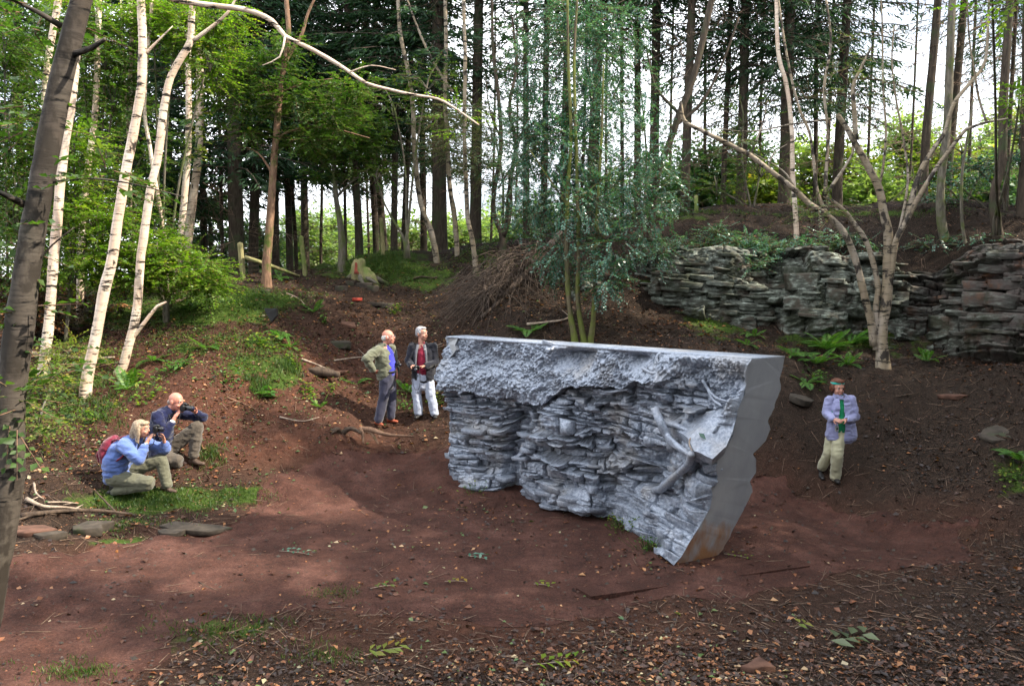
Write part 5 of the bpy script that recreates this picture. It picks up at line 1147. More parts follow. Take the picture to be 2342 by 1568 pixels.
stone('pale yellowish flat rock above the green jacketed man', 862, 699, .40, .25, .12, .2)
stone('grey rock next to the yellowish flat rock', 880, 702, .35, .25, .14, -.3)
stone('rock half buried left of the men on the slope', 780, 768+22, .40, .3, .2, .2)
stone('reddish flat stone right of the dark rotten log', 775, 852, .35, .2, .06, .2, 'red_stone')
stone('small moss edged stone beside the waist of the green jacketed man', 893, 862, .22, .16, .08)
stone('brown stone lying at the bottom right among leaves', 1733, 1528, .24, .17, .10, .4, 'red_stone', sink=.3)
stone('grey stone on the slope left of the woman in lilac', 1832, 918, .38, .28, .14, .5, tilt=(.3, .15))
stone('rust coloured stone on the slope above the long dark twig', 2180, 908, .45, .2, .10, .1, 'red_stone')
stone('mossy boulder under the dark leaning birch', 355, 1000+60, .25, .2, .12)
stone('rounded pink boulder behind the legs of the standing men', 978, 895, .34, .25, .22, .2, 'red_stone', sink=.2)
stone('grey boulder behind the legs of the standing men', 990, 905, .30, .25, .2, .9)
stone('pale stone at the foot of the slim pink barked tree', 606, 668, .3, .25, .12, .3)
for k, (vx_, vy_, w_) in enumerate([(835, 655, .4), (855, 662, .3), (800, 652, .35), (785, 665, .3)]):
    stone(['whitish rock right under the rotten stump', 'small rock right of the whitish one under the stump', 'dark rock under the left side of the rotten stump', 'lowest small rock beneath the small lichened tree'][k], vx_, vy_, w_, w_*.7, .2, k)
q = G(735, 860); a = Acc(); a.put(*tube([(-.32, .1, .06), (-.1, 0, .09), (.15, -.05, .07), (.38, -.15, .03)], [.07, .10, .09, .05], 9, .05, .4, 8)); o = a.obj('rotten_log', MATS['dark_stick'], None, False, q); tag(o, 'short dark rotten log lying on the leaf covered slope', 'log')
plain('patch_black', (.006, .006, .007), .5)
q = G(622, 738); o = prism([np.array(p) for p in ((-.13, 0, .26), (.12, -.02, .26), (.13, -.02, .12), (.03, -.03, -.02), (-.08, -.02, .14))], np.array((.02, .06, 0)), 'black_patch', MATS['patch_black'], None, 2, .01); o.location = q+np.array((0, -.08, .02)); tag(o, 'small black pointed patch at the foot of the mossy shoulder', 'patch')  # black piece added for an unidentified dark spot in the bank
plain('red_paint', (.38, .05, .03), .6)
q = G(817, 690); me = slab_mesh('litter_bag', np.random.default_rng(4), MATS['red_paint'], 8); o = bpy.data.objects.new('litter_bag', me); o.scale = (.2, .14, .07); o.location = q+np.array((0, 0, .04)); link(o); tag(o, 'crumpled bright red scrap lying on the slope below the rotten stump', 'scrap')

# ------------------------------------------------------------------ ferns and small plants
def frond_mesh(seed, L=.6, curve=.5, wd=.13, pairs=17):
    r = np.random.default_rng(seed); C = []; D_ = []; Nn_ = []; LL = []; WW = []
    t_ = np.linspace(.10, 1, pairs)
    def pt(t): return np.array((L*t*(1-.12*t), 0, L*(.55*t-curve*t*t)))
    for t in t_:
        p = pt(t); tg = pt(min(1, t+.02))-pt(t-.02); tg /= np.linalg.norm(tg)
        w = wd*np.sin(np.pi*min(1, .12+.88*(1-t)**.75*1.0))**.6*(1 if t > .15 else .6)*(1.02-t)**.4*1.5
        for s in (-1, 1):
            d = np.array((0, s, 0))*.9+tg*.35-np.array((0, 0, .15)); d /= np.linalg.norm(d)
            C.append(p+d*w*.5); D_.append(d); Nn_.append(np.cross(tg, (0, 1, 0))*-1+r.normal(0, .1, 3)); LL.append(w); WW.append(L/pairs*1.05)
    V_, F_ = leaves(np.array(C), np.array(D_), np.array(Nn_), np.array(LL), np.array(WW), .08)
    pts = [pt(t) for t in np.linspace(0, 1, 7)]; tv, (tq, tt) = tube(pts, [.005, .005, .004, .004, .003, .002, .001], 3, L/6)
    n = len(V_)
    return mesh_np('frond', np.vstack([V_, tv]), [np.vstack([F_, tt+n]), tq+n], MATS['fern_green'], False, {'rnd': np.r_[np.repeat(np.clip(r.normal(.5, .2, len(C)), 0, 1), 4), np.full(len(tv), .8)]})
fronds = [frond_mesh(s, .6, c) for s, c in ((1, .35), (2, .55), (3, .2), (4, .7))]
r = np.random.default_rng(31)
def fern(label, vx_, vy_, n, size, spread=(0, 6.28), group='ferns growing on the banks', mat=None, lift=0):
    q = G(vx_, vy_); root = empty('fern', (q[0], q[1], q[2]+lift), label, 'fern', group)
    for k in range(n):
        o = bpy.data.objects.new('frond', fronds[int(r.integers(4))]); az = spread[0]+(spread[1]-spread[0])*(k+r.random()*.6)/n
        o.rotation_euler = (r.normal(0, .12), r.normal(-.15, .22), az); s = size/.6*r.uniform(.75, 1.15); o.scale = (s, s, s); link(o, root)
fern('big fern clump below the cliff, left of the large birch', 1890, 800, 12, .62)
fern('low fern in front of the big clump by the cliff', 1868, 835, 9, .5)
fern('leftmost fern of the cluster by the near top corner of the sculpture', 1815, 815, 8, .45)
fern('fern touching the foot of the large many stemmed birch', 1938, 835, 9, .45)
fern('yellow green arching fern on the moss under the cliff', 1945, 790, 8, .6, (-1.0, 1.2))
fern('small fern hanging between the sculpture and the woman in lilac', 1845, 880, 7, .36)
fern('fern in the shade behind the holly stems', 1210, 762, 9, .5); fern('tiny fern under the hanging ivy veil', 1725, 770, 7, .35); fern('fern right of the tiny one under the ivy veil', 1708, 790, 6, .3)
fern('upright fern on the mossy shoulder left of the black patch', 437, 712, 8, .5, (0.5, 4)); fern('fern just below the black patch', 640, 775, 8, .45); fern('small fern right of the one below the black patch', 665, 795, 6, .35)
fern('fern by the left fence post', 642, 640, 7, .4); fern('isolated bright fern left of the green jacketed man', 815, 880, 6, .5, (.6, 3.2)); fern('drooping fern under the rim left of the red scrap', 718, 715, 7, .35)
fern('blueish fern behind the legs of the green jacketed man', 930, 900, 6, .4); fern('low fern right of the kneeling man', 600, 905, 6, .3); fern('small fern by the low hollow stump', 735, 935, 5, .28)
fern('fern at the mossy foot of the crooked birch', 292, 892, 8, .5); fern('fern on the left slope under the mossy shoulder', 350, 830, 7, .4); fern('fern on the sunny slope above the kneeling man', 470, 800, 7, .38)
fern('dark fern at the right edge on the moss', 2335, 1060, 9, .5); fern('fern at the foot of the cliff right of the large birch', 2120, 830, 6, .35)
def plant(label, vx_, vy_, rad, n, leaf, lm='leaf_bright', h=.18, group='small leafy plants on the banks', name='woodland_plant', cat='plant'):
    q = G(vx_, vy_); rng = np.random.default_rng(int(vx_+vy_)); root = empty(name, q, label, cat, group)
    p = np.stack([rng.normal(0, rad*.5, n), rng.normal(0, rad*.5, n), rng.uniform(.03, h, n)], -1)
    p[:, 2] += ground(q[0]+p[:, 0], q[1]+p[:, 1])-q[2]
    d = np.stack([rng.normal(0, 1, n), rng.normal(0, 1, n), rng.normal(-.1, .25, n)], -1); nn = np.stack([rng.normal(0, .35, n), rng.normal(-.2, .35, n), np.ones(n)], -1)
    V_, F_ = leaves(p, d, nn, leaf*rng.uniform(.6, 1.2, n), leaf*.7, .12); add('leaves', V_, F_, MATS[lm], root, False, {'rnd': np.repeat(rng.random(n), 4)})
    s0 = p*np.array((.5, .5, 0)); s0[:, 2] = p[:, 2]-.12; tv, tf = sticks(s0, p, .003, .002); add('stems', tv, tf, MATS['leaf_mid'], root, False, {'rnd': np.full(len(tv), .4)})
for i_, (lb, x, y, ra, n, lf) in enumerate([('bright broad leaved plant left of the low hollow stump', 615, 915, .14, 16, .14), ('green seedling patch on the bank below the moss bank', 700, 895, .22, 26, .10), ('leafy sprig below the seedling patch', 713, 915, .12, 14, .10), ('nettle like patch above the kneeling man', 400, 850, .35, 90, .09),
    ('leafy patch beside the grass tuft on the bank', 670, 838, .25, 60, .07), ('rough leafy patch right below the black patch', 600, 790, .4, 110, .08), ('low plants behind the knees of the standing men', 925, 935, .25, 60, .06), ('sprig at the heel of the man in white trousers', 1000, 930, .2, 40, .06),
    ('tall leafed plant by the foot of the crooked birch', 300, 880, .2, 36, .15), ('small bright plant above the seedling patch', 742, 740, .12, 18, .09), ('dark leafy plant high on the slope right of the orange stone', 905, 715, .18, 40, .07), ('creeping green leaves at the heel of the sculpture', 1425, 1212, .30, 80, .045),
    ('sparse creeping leaves under the near foot of the sculpture', 1480, 1262, .22, 50, .045), ('green leafy weeds on the slope between the birches', 330, 915, .35, 70, .08), ('weeds beside the backpack', 215, 960, .35, 90, .07), ('low weeds on the bank right of the kneeling man', 520, 870, .35, 70, .07),
    ('weeds below the isolated bright fern', 760, 900, .2, 26, .06), ('moss edge weeds by the right edge', 2320, 1100, .3, 60, .06), ('bright weeds under the cluster of ferns', 1870, 870, .25, 40, .08), ('weed tuft at the far foot of the sculpture', 1085, 1130, .2, 30, .04)]):
    plant(lb, x, y, ra, n, lf, 'leaf_bright' if i_ % 3 else 'fern_green')
# cut green sprigs dropped on the floor
SPG = 'fallen green leafy sprigs on the ground'
def sprig(label, vx_, vy_, L, n, leaf, lm, wd=.5):
    q = G(vx_, vy_); rng = np.random.default_rng(int(vx_*3+vy_)); root = empty('leafy_sprig', q+np.array((0, 0, .02)), label, 'sprig', SPG); az = rng.uniform(-.6, .6)
    u = np.array((math.cos(az), math.sin(az), 0)); s = np.array((-u[1], u[0], 0)); a = Acc(); a.put(*tube([-u*L*.6, np.zeros(3)+(0, 0, .01), u*L*.5], [.004, .004, .002], 4, .05)); a.obj('stem', MATS['pale_stick'], root)
    for k in range(n):
        t_ = (k+.5)/n; sg = 1 if k % 2 else -1; c = u*L*(t_-.45)+s*sg*leaf*.5; c[2] = .015+rng.uniform(0, .03)
        V_, F_ = leaves(c[None], (u*.6+s*sg+rng.normal(0, .15, 3)*(1, 1, .3))[None], np.array([[rng.normal(0, .3), rng.normal(0, .3), 1]]), leaf*rng.uniform(.8, 1.2), leaf*wd); add('leaf', V_, F_, MATS[lm], root, False, {'rnd': np.full(4, rng.uniform(.5, 1))})
sprig('large pale grey green sprig near the bottom right', 1945, 1468, .42, 8, .17, 'leaf_grey', .55); sprig('pale yellow green ash like sprig at the bottom centre', 885, 1492, .34, 12, .13, 'leaf_yellow', .35); sprig('dark green sprig at the bottom right of centre', 1275, 1525, .36, 10, .12, 'leaf_bright', .4)
sprig('dusty green sprig on the path at left', 680, 1268, .42, 12, .07, 'leaf_holly', .5); sprig('small dark sprig on the path in the middle', 1095, 1280, .25, 7, .10, 'leaf_holly', .4); sprig('yellowish sprig on the path in the middle', 1045, 1335, .22, 5, .08, 'leaf_yellow', .5)
sprig('green sprig on the path left of the foundation plate corner', 1245, 1345, .2, 6, .08, 'leaf_bright', .5); sprig('thin green sprig behind the near foot of the sculpture', 1690, 1278, .3, 8, .06, 'leaf_bright', .4); sprig('limp green leaves on the red ground near the plate', 880, 1345, .25, 6, .09, 'leaf_mid', .4)
sprig('pale leaf pair at the lower right', 1835, 1440, .16, 4, .10, 'leaf_yellow', .5)

# ------------------------------------------------------------------ leaf litter, grass, twigs underfoot
r = np.random.default_rng(50)
def scatter(n, y0=4.8, y1=21.5, power=1.6):
    u = r.random(n); y = y0*(y1/y0)**(u**(1/power) if power != 1 else u)
    x = (r.random(n)*2-1)*(y*.72+.6); return x, y
def blobl(x, y): return np.exp(-(((x+5.2)/2.6)**2+((y-12.2)/2.2)**2))*1.3
NL = 150000
x, y = scatter(NL, power=1.25); pdv = pathd(x, y)
cl_ = fbm(x*.8, y*.8, 0, 3, 61)
vx_, vy_ = proj(np.stack([x, y, ground0(x, y)], -1))
dens = np.where(pdv > .25, .055+.22*np.clip(cl_-.3, 0, 1), np.clip(.16-pdv*.45, .10, np.where((x < .5) & (y > 8.5), 1.0, .72)))*np.clip(.85+.9*cl_, .18, 1.2)
dens *= 1-.75*np.clip(blob(vx_, vy_, 1080, 700, 120, 60)+blob(vx_, vy_, 350, 1140, 170, 25)+blob(vx_, vy_, 500, 690, 150, 40), 0, 1)
dens *= np.where(vy_ < 640, .35, 1)
k = r.random(NL) < dens; x, y = x[k], y[k]; z = ground(x, y); n = len(x)
cold = np.clip((x-1.5)/4, 0, 1)*.16
warm = np.clip(blobl(x, y)+.35*((x < 0) & (y > 9)), 0, 1)*.36
base_r = np.clip(r.beta(1.35, 1.5, n)-cold+warm*(r.random(n) < .8), 0, 1)
sz = np.clip(r.lognormal(-3.35, .42, n), .014, .085)*np.clip(1.0+.02*(y-6), .9, 1.3)
d = np.stack([r.normal(0, 1, n), r.normal(0, 1, n), r.normal(0, .18, n)], -1); nn = np.stack([r.normal(0, .38, n), r.normal(-.1, .38, n), np.ones(n)], -1)
V_, F_ = leaves(np.stack([x, y, z+.010+r.random(n)*.012], -1), d, nn, sz, sz*r.uniform(.45, .8, n), .22)
o = add('leaf_litter', V_, F_, MATS['litter'], None, False, {'rnd': np.repeat(base_r, 4)}); tag(o, 'brown and orange fallen leaves strewn over the quarry floor', 'leaf litter', kind='stuff')
n = 5200; x, y = scatter(n, power=1.2); k = (pathd(x, y) < .1) | (r.random(n) < .12); x, y = x[k], y[k]; n = len(x); az = r.uniform(0, 6.28, n); L = r.uniform(.05, .28, n); z = ground(x, y)
x2, y2 = x+np.cos(az)*L, y+np.sin(az)*L
tv, tf = sticks(np.stack([x, y, z+.012], -1), np.stack([x2, y2, ground(x2, y2)+r.uniform(.008, .03, n)], -1), r.uniform(.002, .006, n), .002)
o = add('twig_litter', tv, tf, MATS['dead_twig'], None, False, {'rnd': np.full(len(tv), .5)}); tag(o, 'small broken twigs scattered among the fallen leaves', 'twigs', kind='stuff')
n = 9000; x, y = scatter(n, power=1.25); z = ground(x, y); sz = np.clip(r.lognormal(-4.7, .5, n), .004, .035)
V_ = (np.stack([x, y, z+sz*.2], -1)[:, None]+np.array([(1, 0, 0), (0, 1, 0), (-1, 0, 0), (0, -1, 0), (0, 0, .8)])[None]*sz[:, None, None]).reshape(-1, 3); b = np.arange(n)[:, None]*5
o = add('gravel', V_, np.concatenate([b+np.array([[i, (i+1) % 4, 4]]) for i in range(4)]), MATS['stone'], None, False, {'rnd': np.full(len(V_), .5)}); tag(o, 'small stones scattered over the trodden ground', 'gravel', kind='stuff')
def grass(cx_, cy_, rx_, ry_, n, h, mat='grass'):
    px_ = r.normal(cx_, rx_*.55, n); py_ = r.normal(cy_, ry_*.55, n); return px_, py_, h
GP = [(350, 1145, 130, 16, 3200, .07), (520, 1120, 100, 14, 1300, .06), (480, 1030, 30, 25, 450, .10), (660, 850, 24, 18, 700, .15), (592, 880, 20, 16, 500, .14), (500, 1445, 130, 30, 700, .06), (300, 1200, 120, 14, 600, .07), (760, 1360, 60, 12, 350, .04), (180, 1545, 90, 20, 500, .06),
      (880, 600, 60, 18, 1500, .12), (560, 680, 120, 26, 2600, .06), (930, 640, 60, 20, 900, .06), (1900, 780, 110, 18, 900, .07), (760, 1500, 70, 25, 300, .06), (430, 760, 90, 30, 300, .07), (200, 920, 90, 50, 1500, .12), (1600, 494, 180, 4, 700, .10), (2000, 489, 240, 3, 800, .08), (575, 835, 70, 26, 600, .05), (1180, 540, 70, 10, 600, .2)]
Aa = []; Bb = []
def Gv(vx_, vy_):
    a = (vx_-1171.0)/F; b = (784.0-vy_)/F; dx = a; dy = _cp+b*_sp; dz = -_sp+b*_cp
    Y = np.linspace(4.5, 24, 420)[None]; t = Y/dy[:, None]; d = (CAMZ+dz[:, None]*t)-ground0(dx[:, None]*t, Y)
    i = np.argmax(d <= 0, 1); i = np.where((d <= 0).any(1), i, np.argmin(np.abs(d), 1)); Yh = Y[0, i]; tt = Yh/dy; return dx*tt, Yh
gxs = []; gys = []; ghs = []
for cx_, cy_, rx_, ry_, n, h in GP:
    m = max(30, n//14); a_, b_ = Gv(r.normal(cx_, rx_*.55, m), r.normal(cy_, ry_*.55, m)); i = r.integers(0, m, n)
    gxs.append(a_[i]+r.normal(0, .06, n)); gys.append(b_[i]+r.normal(0, .06, n)); ghs.append(np.full(n, h)*r.uniform(.4, 1.2, n))
x = np.concatenate(gxs); y = np.concatenate(gys); h = np.concatenate(ghs); n = len(x); z = ground(x, y)
d = np.stack([r.normal(0, .45, n), r.normal(0, .45, n), np.ones(n)], -1)
V_, F_ = leaves(np.stack([x, y, z+h*.42], -1)+d*0, d, rand_dirs(n, r), h, h*.09+.003, .05)
o = add('grass', V_, F_, MATS['grass'], None, False, {'rnd': np.repeat(r.random(n), 4)}); tag(o, 'short green grass and moss tufts on the banks and path edges', 'grass', kind='stuff')
# creeping ground cover on the mossy banks
bl = []
for cx_, cy_, rx_, ry_, n in [(560, 690, 140, 30, 480), (470, 780, 120, 40, 220), (600, 800, 70, 34, 180), (200, 830, 120, 60, 340), (880, 620, 120, 24, 400), (1100, 590, 60, 26, 300), (1640, 700, 60, 30, 160), (1700, 590, 110, 30, 500), (120, 940, 80, 60, 220), (230, 700, 150, 30, 500)]:
    a_, b_ = Gv(r.normal(cx_, rx_*.6, n), r.normal(cy_, ry_*.6, n)); bl.append((a_, b_))
x = np.concatenate([b[0] for b in bl]); y = np.concatenate([b[1] for b in bl]); x = np.repeat(x, 6)+r.normal(0, .06, len(x)*6); y = np.repeat(y, 6)+r.normal(0, .06, len(y)*6); n = len(x); z = ground(x, y)
V_, F_ = leaves(np.stack([x, y, z+r.uniform(.02, .10, n)], -1), np.stack([r.normal(0, 1, n), r.normal(0, 1, n), r.normal(0, .3, n)], -1), np.stack([r.normal(0, .4, n), r.normal(-.2, .4, n), np.ones(n)], -1), r.uniform(.03, .06, n), r.uniform(.02, .04, n))
o = add('ground_cover', V_, F_, MATS['leaf_mid'], None, False, {'rnd': np.repeat(r.random(n), 4)}); tag(o, 'creeping small leaved plants covering the mossy banks', 'ground cover', kind='stuff')

# ------------------------------------------------------------------ people
plain('skin', (.44, .22, .155), .55, 0, .4, .08, 14)
plain('skin_red', (.50, .21, .15), .5, 0, .45, .1, 14)
plain('lip', (.38, .13, .11), .5); plain('eye_white', (.62, .58, .54), .3); plain('eye_dark', (.02, .015, .012), .2)
def hairmat(name, a, b):
    t = NT(name); n = t.noise(t.pos((6, 6, 1.2), True), 16, 4, .6); t.bsdf(t.ramp(n, [(.3, a), (.7, b)]), .5, 0, t.bump(n, .8, .01), .4)
hairmat('hair_white', (.38, .36, .34), (.66, .64, .62)); hairmat('hair_grey', (.20, .20, .21), (.46, .46, .48)); hairmat('hair_ginger', (.06, .02, .010), (.17, .06, .028)); hairmat('hair_blond', (.17, .12, .075), (.42, .33, .23)); hairmat('hair_grey_short', (.22, .17, .14), (.36, .28, .24))
def cloth(name, col, nz=.14): plain(name, col, .85, 0, .15, nz, 5, .25, 22, True, .3)
cloth('green_jacket', (.12, .125, .085)); cloth('blue_shirt', (.04, .045, .42)); cloth('navy_trousers', (.035, .036, .062)); cloth('black_jacket', (.010, .011, .018)); cloth('maroon_shirt', (.20, .012, .035)); cloth('white_trousers', (.36, .40, .50)); cloth('grey_lining', (.13, .13, .15))
cloth('lilac_fleece', (.25, .26, .43)); cloth('green_top', (.01, .22, .09)); cloth('cream_trousers', (.40, .38, .25)); cloth('teal_band', (.02, .36, .30)); cloth('blue_sweat', (.09, .145, .36)); cloth('olive_trousers', (.11, .11, .075)); cloth('navy_fleece', (.007, .010, .042)); cloth('brown_trousers', (.085, .070, .055)); cloth('white_collar', (.6, .6, .58))
cloth('maroon_pack', (.14, .012, .03)); plain('tan_shoe', (.28, .065, .03), .4, 0, .5, .15); plain('black_shoe', (.015, .014, .014), .5, 0, .5, .2); plain('brown_boot', (.07, .045, .032), .7); plain('camera_black', (.010, .010, .011), .35, 0, .6, .1); plain('lens_glass', (.01, .012, .03), .05, 0, .9, .0); plain('silver', (.5, .5, .52), .3, .6); plain('strap_black', (.012, .012, .012), .7)
def A3(*p): return np.array(p, float)
def etube(pts, side, ra, rb, seg=20):
    """a closed tube of elliptical section; ra along `side`, rb across it"""
    pts = np.asarray(pts, float); ra = np.asarray(ra, float); rb = np.asarray(rb, float); n0 = len(pts)
    C, R1 = catmull(pts, ra, .04); _, R2 = catmull(pts, rb, .04); n = len(C); T = np.gradient(C, axis=0); T /= np.linalg.norm(T, axis=1)[:, None]+1e-9
    S = np.asarray(side, float)[None]-T*(T@np.asarray(side, float))[:, None]; S /= np.linalg.norm(S, axis=1)[:, None]+1e-9; B = np.cross(T, S)
    # rounded ends
    ex = [(-.75, .66), (-.35, .93)]
    Cx = [C[0]+T[0]*k*min(R1[0], R2[0]) for k, _ in ex]+list(C)+[C[-1]-T[-1]*k*min(R1[-1], R2[-1]) for k, _ in ex[::-1]]
    F1 = [R1[0]*s for _, s in ex]+list(R1)+[R1[-1]*s for _, s in ex[::-1]]; F2 = [R2[0]*s for _, s in ex]+list(R2)+[R2[-1]*s for _, s in ex[::-1]]
    Sx = [S[0]]*2+list(S)+[S[-1]]*2; Bx = [B[0]]*2+list(B)+[B[-1]]*2
    a = np.linspace(0, 2*np.pi, seg, endpoint=False); V = np.array([c+np.outer(np.cos(a)*r1, s)+np.outer(np.sin(a)*r2, b) for c, r1, r2, s, b in zip(Cx, F1, F2, Sx, Bx)]).reshape(-1, 3); n = len(Cx)
    i = np.arange(n-1)[:, None]*seg; j = np.arange(seg)[None]; k = (j+1) % seg; Q = np.stack([i+j, i+k, i+seg+k, i+seg+j], -1).reshape(-1, 4)
    V = np.vstack([V, Cx[0]-T[0]*.02*0, Cx[-1]]); m = n*seg; j = np.arange(seg); k = (j+1) % seg
    return V, [np.vstack([np.stack([np.full(seg, m), k, j], -1), np.stack([np.full(seg, m+1), (n-1)*seg+j, (n-1)*seg+k], -1)]), Q]
def cap(a, b, ra, rb, seg=12):
    d = np.asarray(b, float)-np.asarray(a, float); s = (1., 0, 0) if abs(d[0]) < .8*np.linalg.norm(d) else (0, 1., 0)
    return etube([a, (np.asarray(a)+np.asarray(b))/2, b], s, [ra, (ra+rb)/2, rb], [ra, (ra+rb)/2, rb], seg)
def ell(c, r, fr=None, seg=16):
    c = np.asarray(c, float); th = np.linspace(0, np.pi, seg//2+1)[1:-1]; a = np.linspace(0, 2*np.pi, seg, endpoint=False)
    V = np.array([(math.sin(t)*math.cos(p), math.sin(t)*math.sin(p), math.cos(t)) for t in th for p in a]+[(0, 0, 1), (0, 0, -1)])*np.asarray(r, float)
    if fr is not None: V = V@np.asarray(fr)     # rows of fr: images of x, y, z
    V = V+c; n = len(th); i = np.arange(n-1)[:, None]*seg; j = np.arange(seg)[None]; k = (j+1) % seg; Q = np.stack([i+j, i+seg+j, i+seg+k, i+k], -1).reshape(-1, 4); m = n*seg; j = np.arange(seg); k = (j+1) % seg
    return V, [np.vstack([np.stack([np.full(seg, m), j, k], -1), np.stack([np.full(seg, m+1), (n-1)*seg+k, (n-1)*seg+j], -1)]), Q]
def fuse(name, prims, mat, parent, voxel=.010, smooth=6, dec=1.0, wrinkle=0.0, wsc=9, cut=None, solid=0.0, seed=0, wdir=(1, 1, 1.6)):
    a = Acc()
    for p in prims: a.put(*p)
    me0 = mesh_np(name+'_tmp', np.concatenate(a.V), a.faces(), None); ob = bpy.data.objects.new(name, me0); COL.objects.link(ob)
    m = ob.modifiers.new('r', 'REMESH'); m.mode = 'VOXEL'; m.voxel_size = voxel; m.adaptivity = 0
    if smooth: m = ob.modifiers.new('s', 'SMOOTH'); m.iterations = smooth; m.factor = .5
    dg = bpy.context.evaluated_depsgraph_get(); dg.update(); me = bpy.data.meshes.new_from_object(ob.evaluated_get(dg)); ob.modifiers.clear()
    if wrinkle or cut is not None:
        n = len(me.vertices); co = np.empty(n*3, np.float32); me.vertices.foreach_get('co', co); co = co.reshape(-1, 3).astype(float)
        no = np.empty(n*3, np.float32); me.vertices.foreach_get('normal', no); no = no.reshape(-1, 3)
        if wrinkle:
            w = fbm(co[:, 0]*wsc*wdir[0]+seed, co[:, 1]*wsc*wdir[1], co[:, 2]*wsc*wdir[2], 3, seed+3); w = 1-np.abs(w)*1.6
            co = co+no*(w*wrinkle)[:, None]; me.vertices.foreach_set('co', co.astype(np.float32).ravel()); me.update()
        if cut is not None:
            bm = bmesh.new(); bm.from_mesh(me); bm.faces.ensure_lookup_table()
            kill = [f for f in bm.faces if cut(f.calc_center_median(), f.normal)]; bmesh.ops.delete(bm, geom=kill, context='FACES'); bm.to_mesh(me); bm.free()
    ob.data = me
    if solid or dec < 1:
        if solid: m = ob.modifiers.new('so', 'SOLIDIFY'); m.thickness = solid; m.offset = 0
        if dec < 1: m = ob.modifiers.new('d', 'DECIMATE'); m.ratio = dec
        dg = bpy.context.evaluated_depsgraph_get(); dg.update(); me = bpy.data.meshes.new_from_object(ob.evaluated_get(dg)); ob.modifiers.clear(); ob.data = me
    me.polygons.foreach_set('use_smooth', np.ones(len(me.polygons), bool)); me.materials.clear(); me.materials.append(MATS[mat]); me.name = name; ob.parent = parent
    bpy.data.meshes.remove(me0); return ob
def unit(v): v = np.asarray(v, float); return v/(np.linalg.norm(v)+1e-9)
def headframe(f):
    f = unit(f); s = unit(np.cross(f, (0, 0, 1))); u = np.cross(s, f); return np.array([s, f, u])   # x side (to the figure's right), y forward, z up
HK = [1.0]
def head_prims(c, f, k=1.0):
    HK[0] = k
    M = headframe(f); L = lambda x, y, z: c+(np.array((x, y, z))*k)@M
    pr = [ell(L(0, -.012, .025), np.array((.074, .092, .088))*k, M, 24), ell(L(0, .022, -.03), np.array((.058, .064, .085))*k, M, 20), ell(L(0, .045, -.085), np.array((.034, .036, .028))*k, M, 14),
          ell(L(0, .091, -.022), np.array((.012, .017, .022))*k, M, 12), cap(L(0, .082, .012), L(0, .098, -.028), .008*k, .012*k, 8), ell(L(0, .078, -.062), np.array((.024, .016, .010))*k, M, 12), cap(L(-.035, .076, .028), L(.035, .076, .028), .010*k, .010*k, 8)]
    for sg in (-1, 1):
        pr += [ell(L(sg*.076, -.012, -.008), np.array((.010, .020, .033))*k, M, 12), ell(L(sg*.034, .060, -.035), np.array((.022, .022, .022))*k, M, 12)]
    return pr, L, M
def hand_prims(w, d, n, k=1.0, curl=.9, thumb=1):
    """wrist, direction of the palm, palm normal (towards the grip)"""
    d = unit(d); n = unit(n-d*np.dot(n, d)); s = np.cross(d, n); pr = []
    palm = w+d*.05*k; pr.append(ell(palm, np.array((.040, .048, .017))*k, np.array([s, d, n]), 14)); pr.append(cap(w-d*.03*k, w+d*.03*k, .026*k, .027*k, 10))
    for i, (off, ln) in enumerate(((.030, .070), (.010, .078), (-.010, .074), (-.029, .058))):
        p = w+d*.085*k+s*off*k; v = d.copy(); seg = ln*k/2.6
        for j in range(3):
            a_ = curl*(.35+.55*j)*.8; v2 = unit(d*math.cos(a_)+n*math.sin(a_)); q = p+v2*seg; pr.append(cap(p, q, (.0098-.0008*j)*k, (.0092-.0009*j)*k, 8)); p = q
    p = w+d*.03*k+s*.032*thumb*k; q = p+unit(d*.6+s*.65*thumb+n*.35)*.036*k; e = q+unit(d*.8+s*.1*thumb+n*.65)*.034*k; pr += [cap(p, q, .013*k, .011*k, 8), cap(q, e, .011*k, .0095*k, 8)]
    return pr
def face_parts(root, L, M, k, brow='hair_grey_short', glasses=False):
    for sg in (-1, 1):
        a = Acc(); a.put(*ell(L(sg*.031, .0725, .008), np.array((.013, .009, .008))*k, M, 12)); o = a.obj('eye', MATS['eye_white'], root, True)
        a = Acc(); a.put(*ell(L(sg*.031, .080, .008), np.array((.0065, .004, .0065))*k, M, 10)); a.obj('iris', MATS['eye_dark'], o, True)
        a = Acc(); a.put(*cap(L(sg*.018, .086, .026), L(sg*.046, .077, .028), .004*k, .003*k, 6)); a.obj('eyebrow', MATS[brow], root, True)
    a = Acc(); a.put(*cap(L(-.02, .088, -.062), L(.02, .088, -.062), .005*k, .005*k, 6)); a.obj('mouth', MATS['lip'], root, True)
    if glasses:
        a = Acc()
        for sg in (-1, 1):
            th = np.linspace(0, 2*np.pi, 13); pts = [L(sg*.032+.02*math.cos(t), .098, .006+.015*math.sin(t)) for t in th]; a.put(*tube(pts, [.0016]*13, 4, .02)); a.put(*sticks([L(sg*.052, .096, .01)], [L(sg*.078, -.01, .012)], .0018, .0018))
        a.put(*sticks([L(-.012, .10, .01)], [L(.012, .10, .01)], .0018, .0018)); a.obj('glasses', MATS['silver'], root)
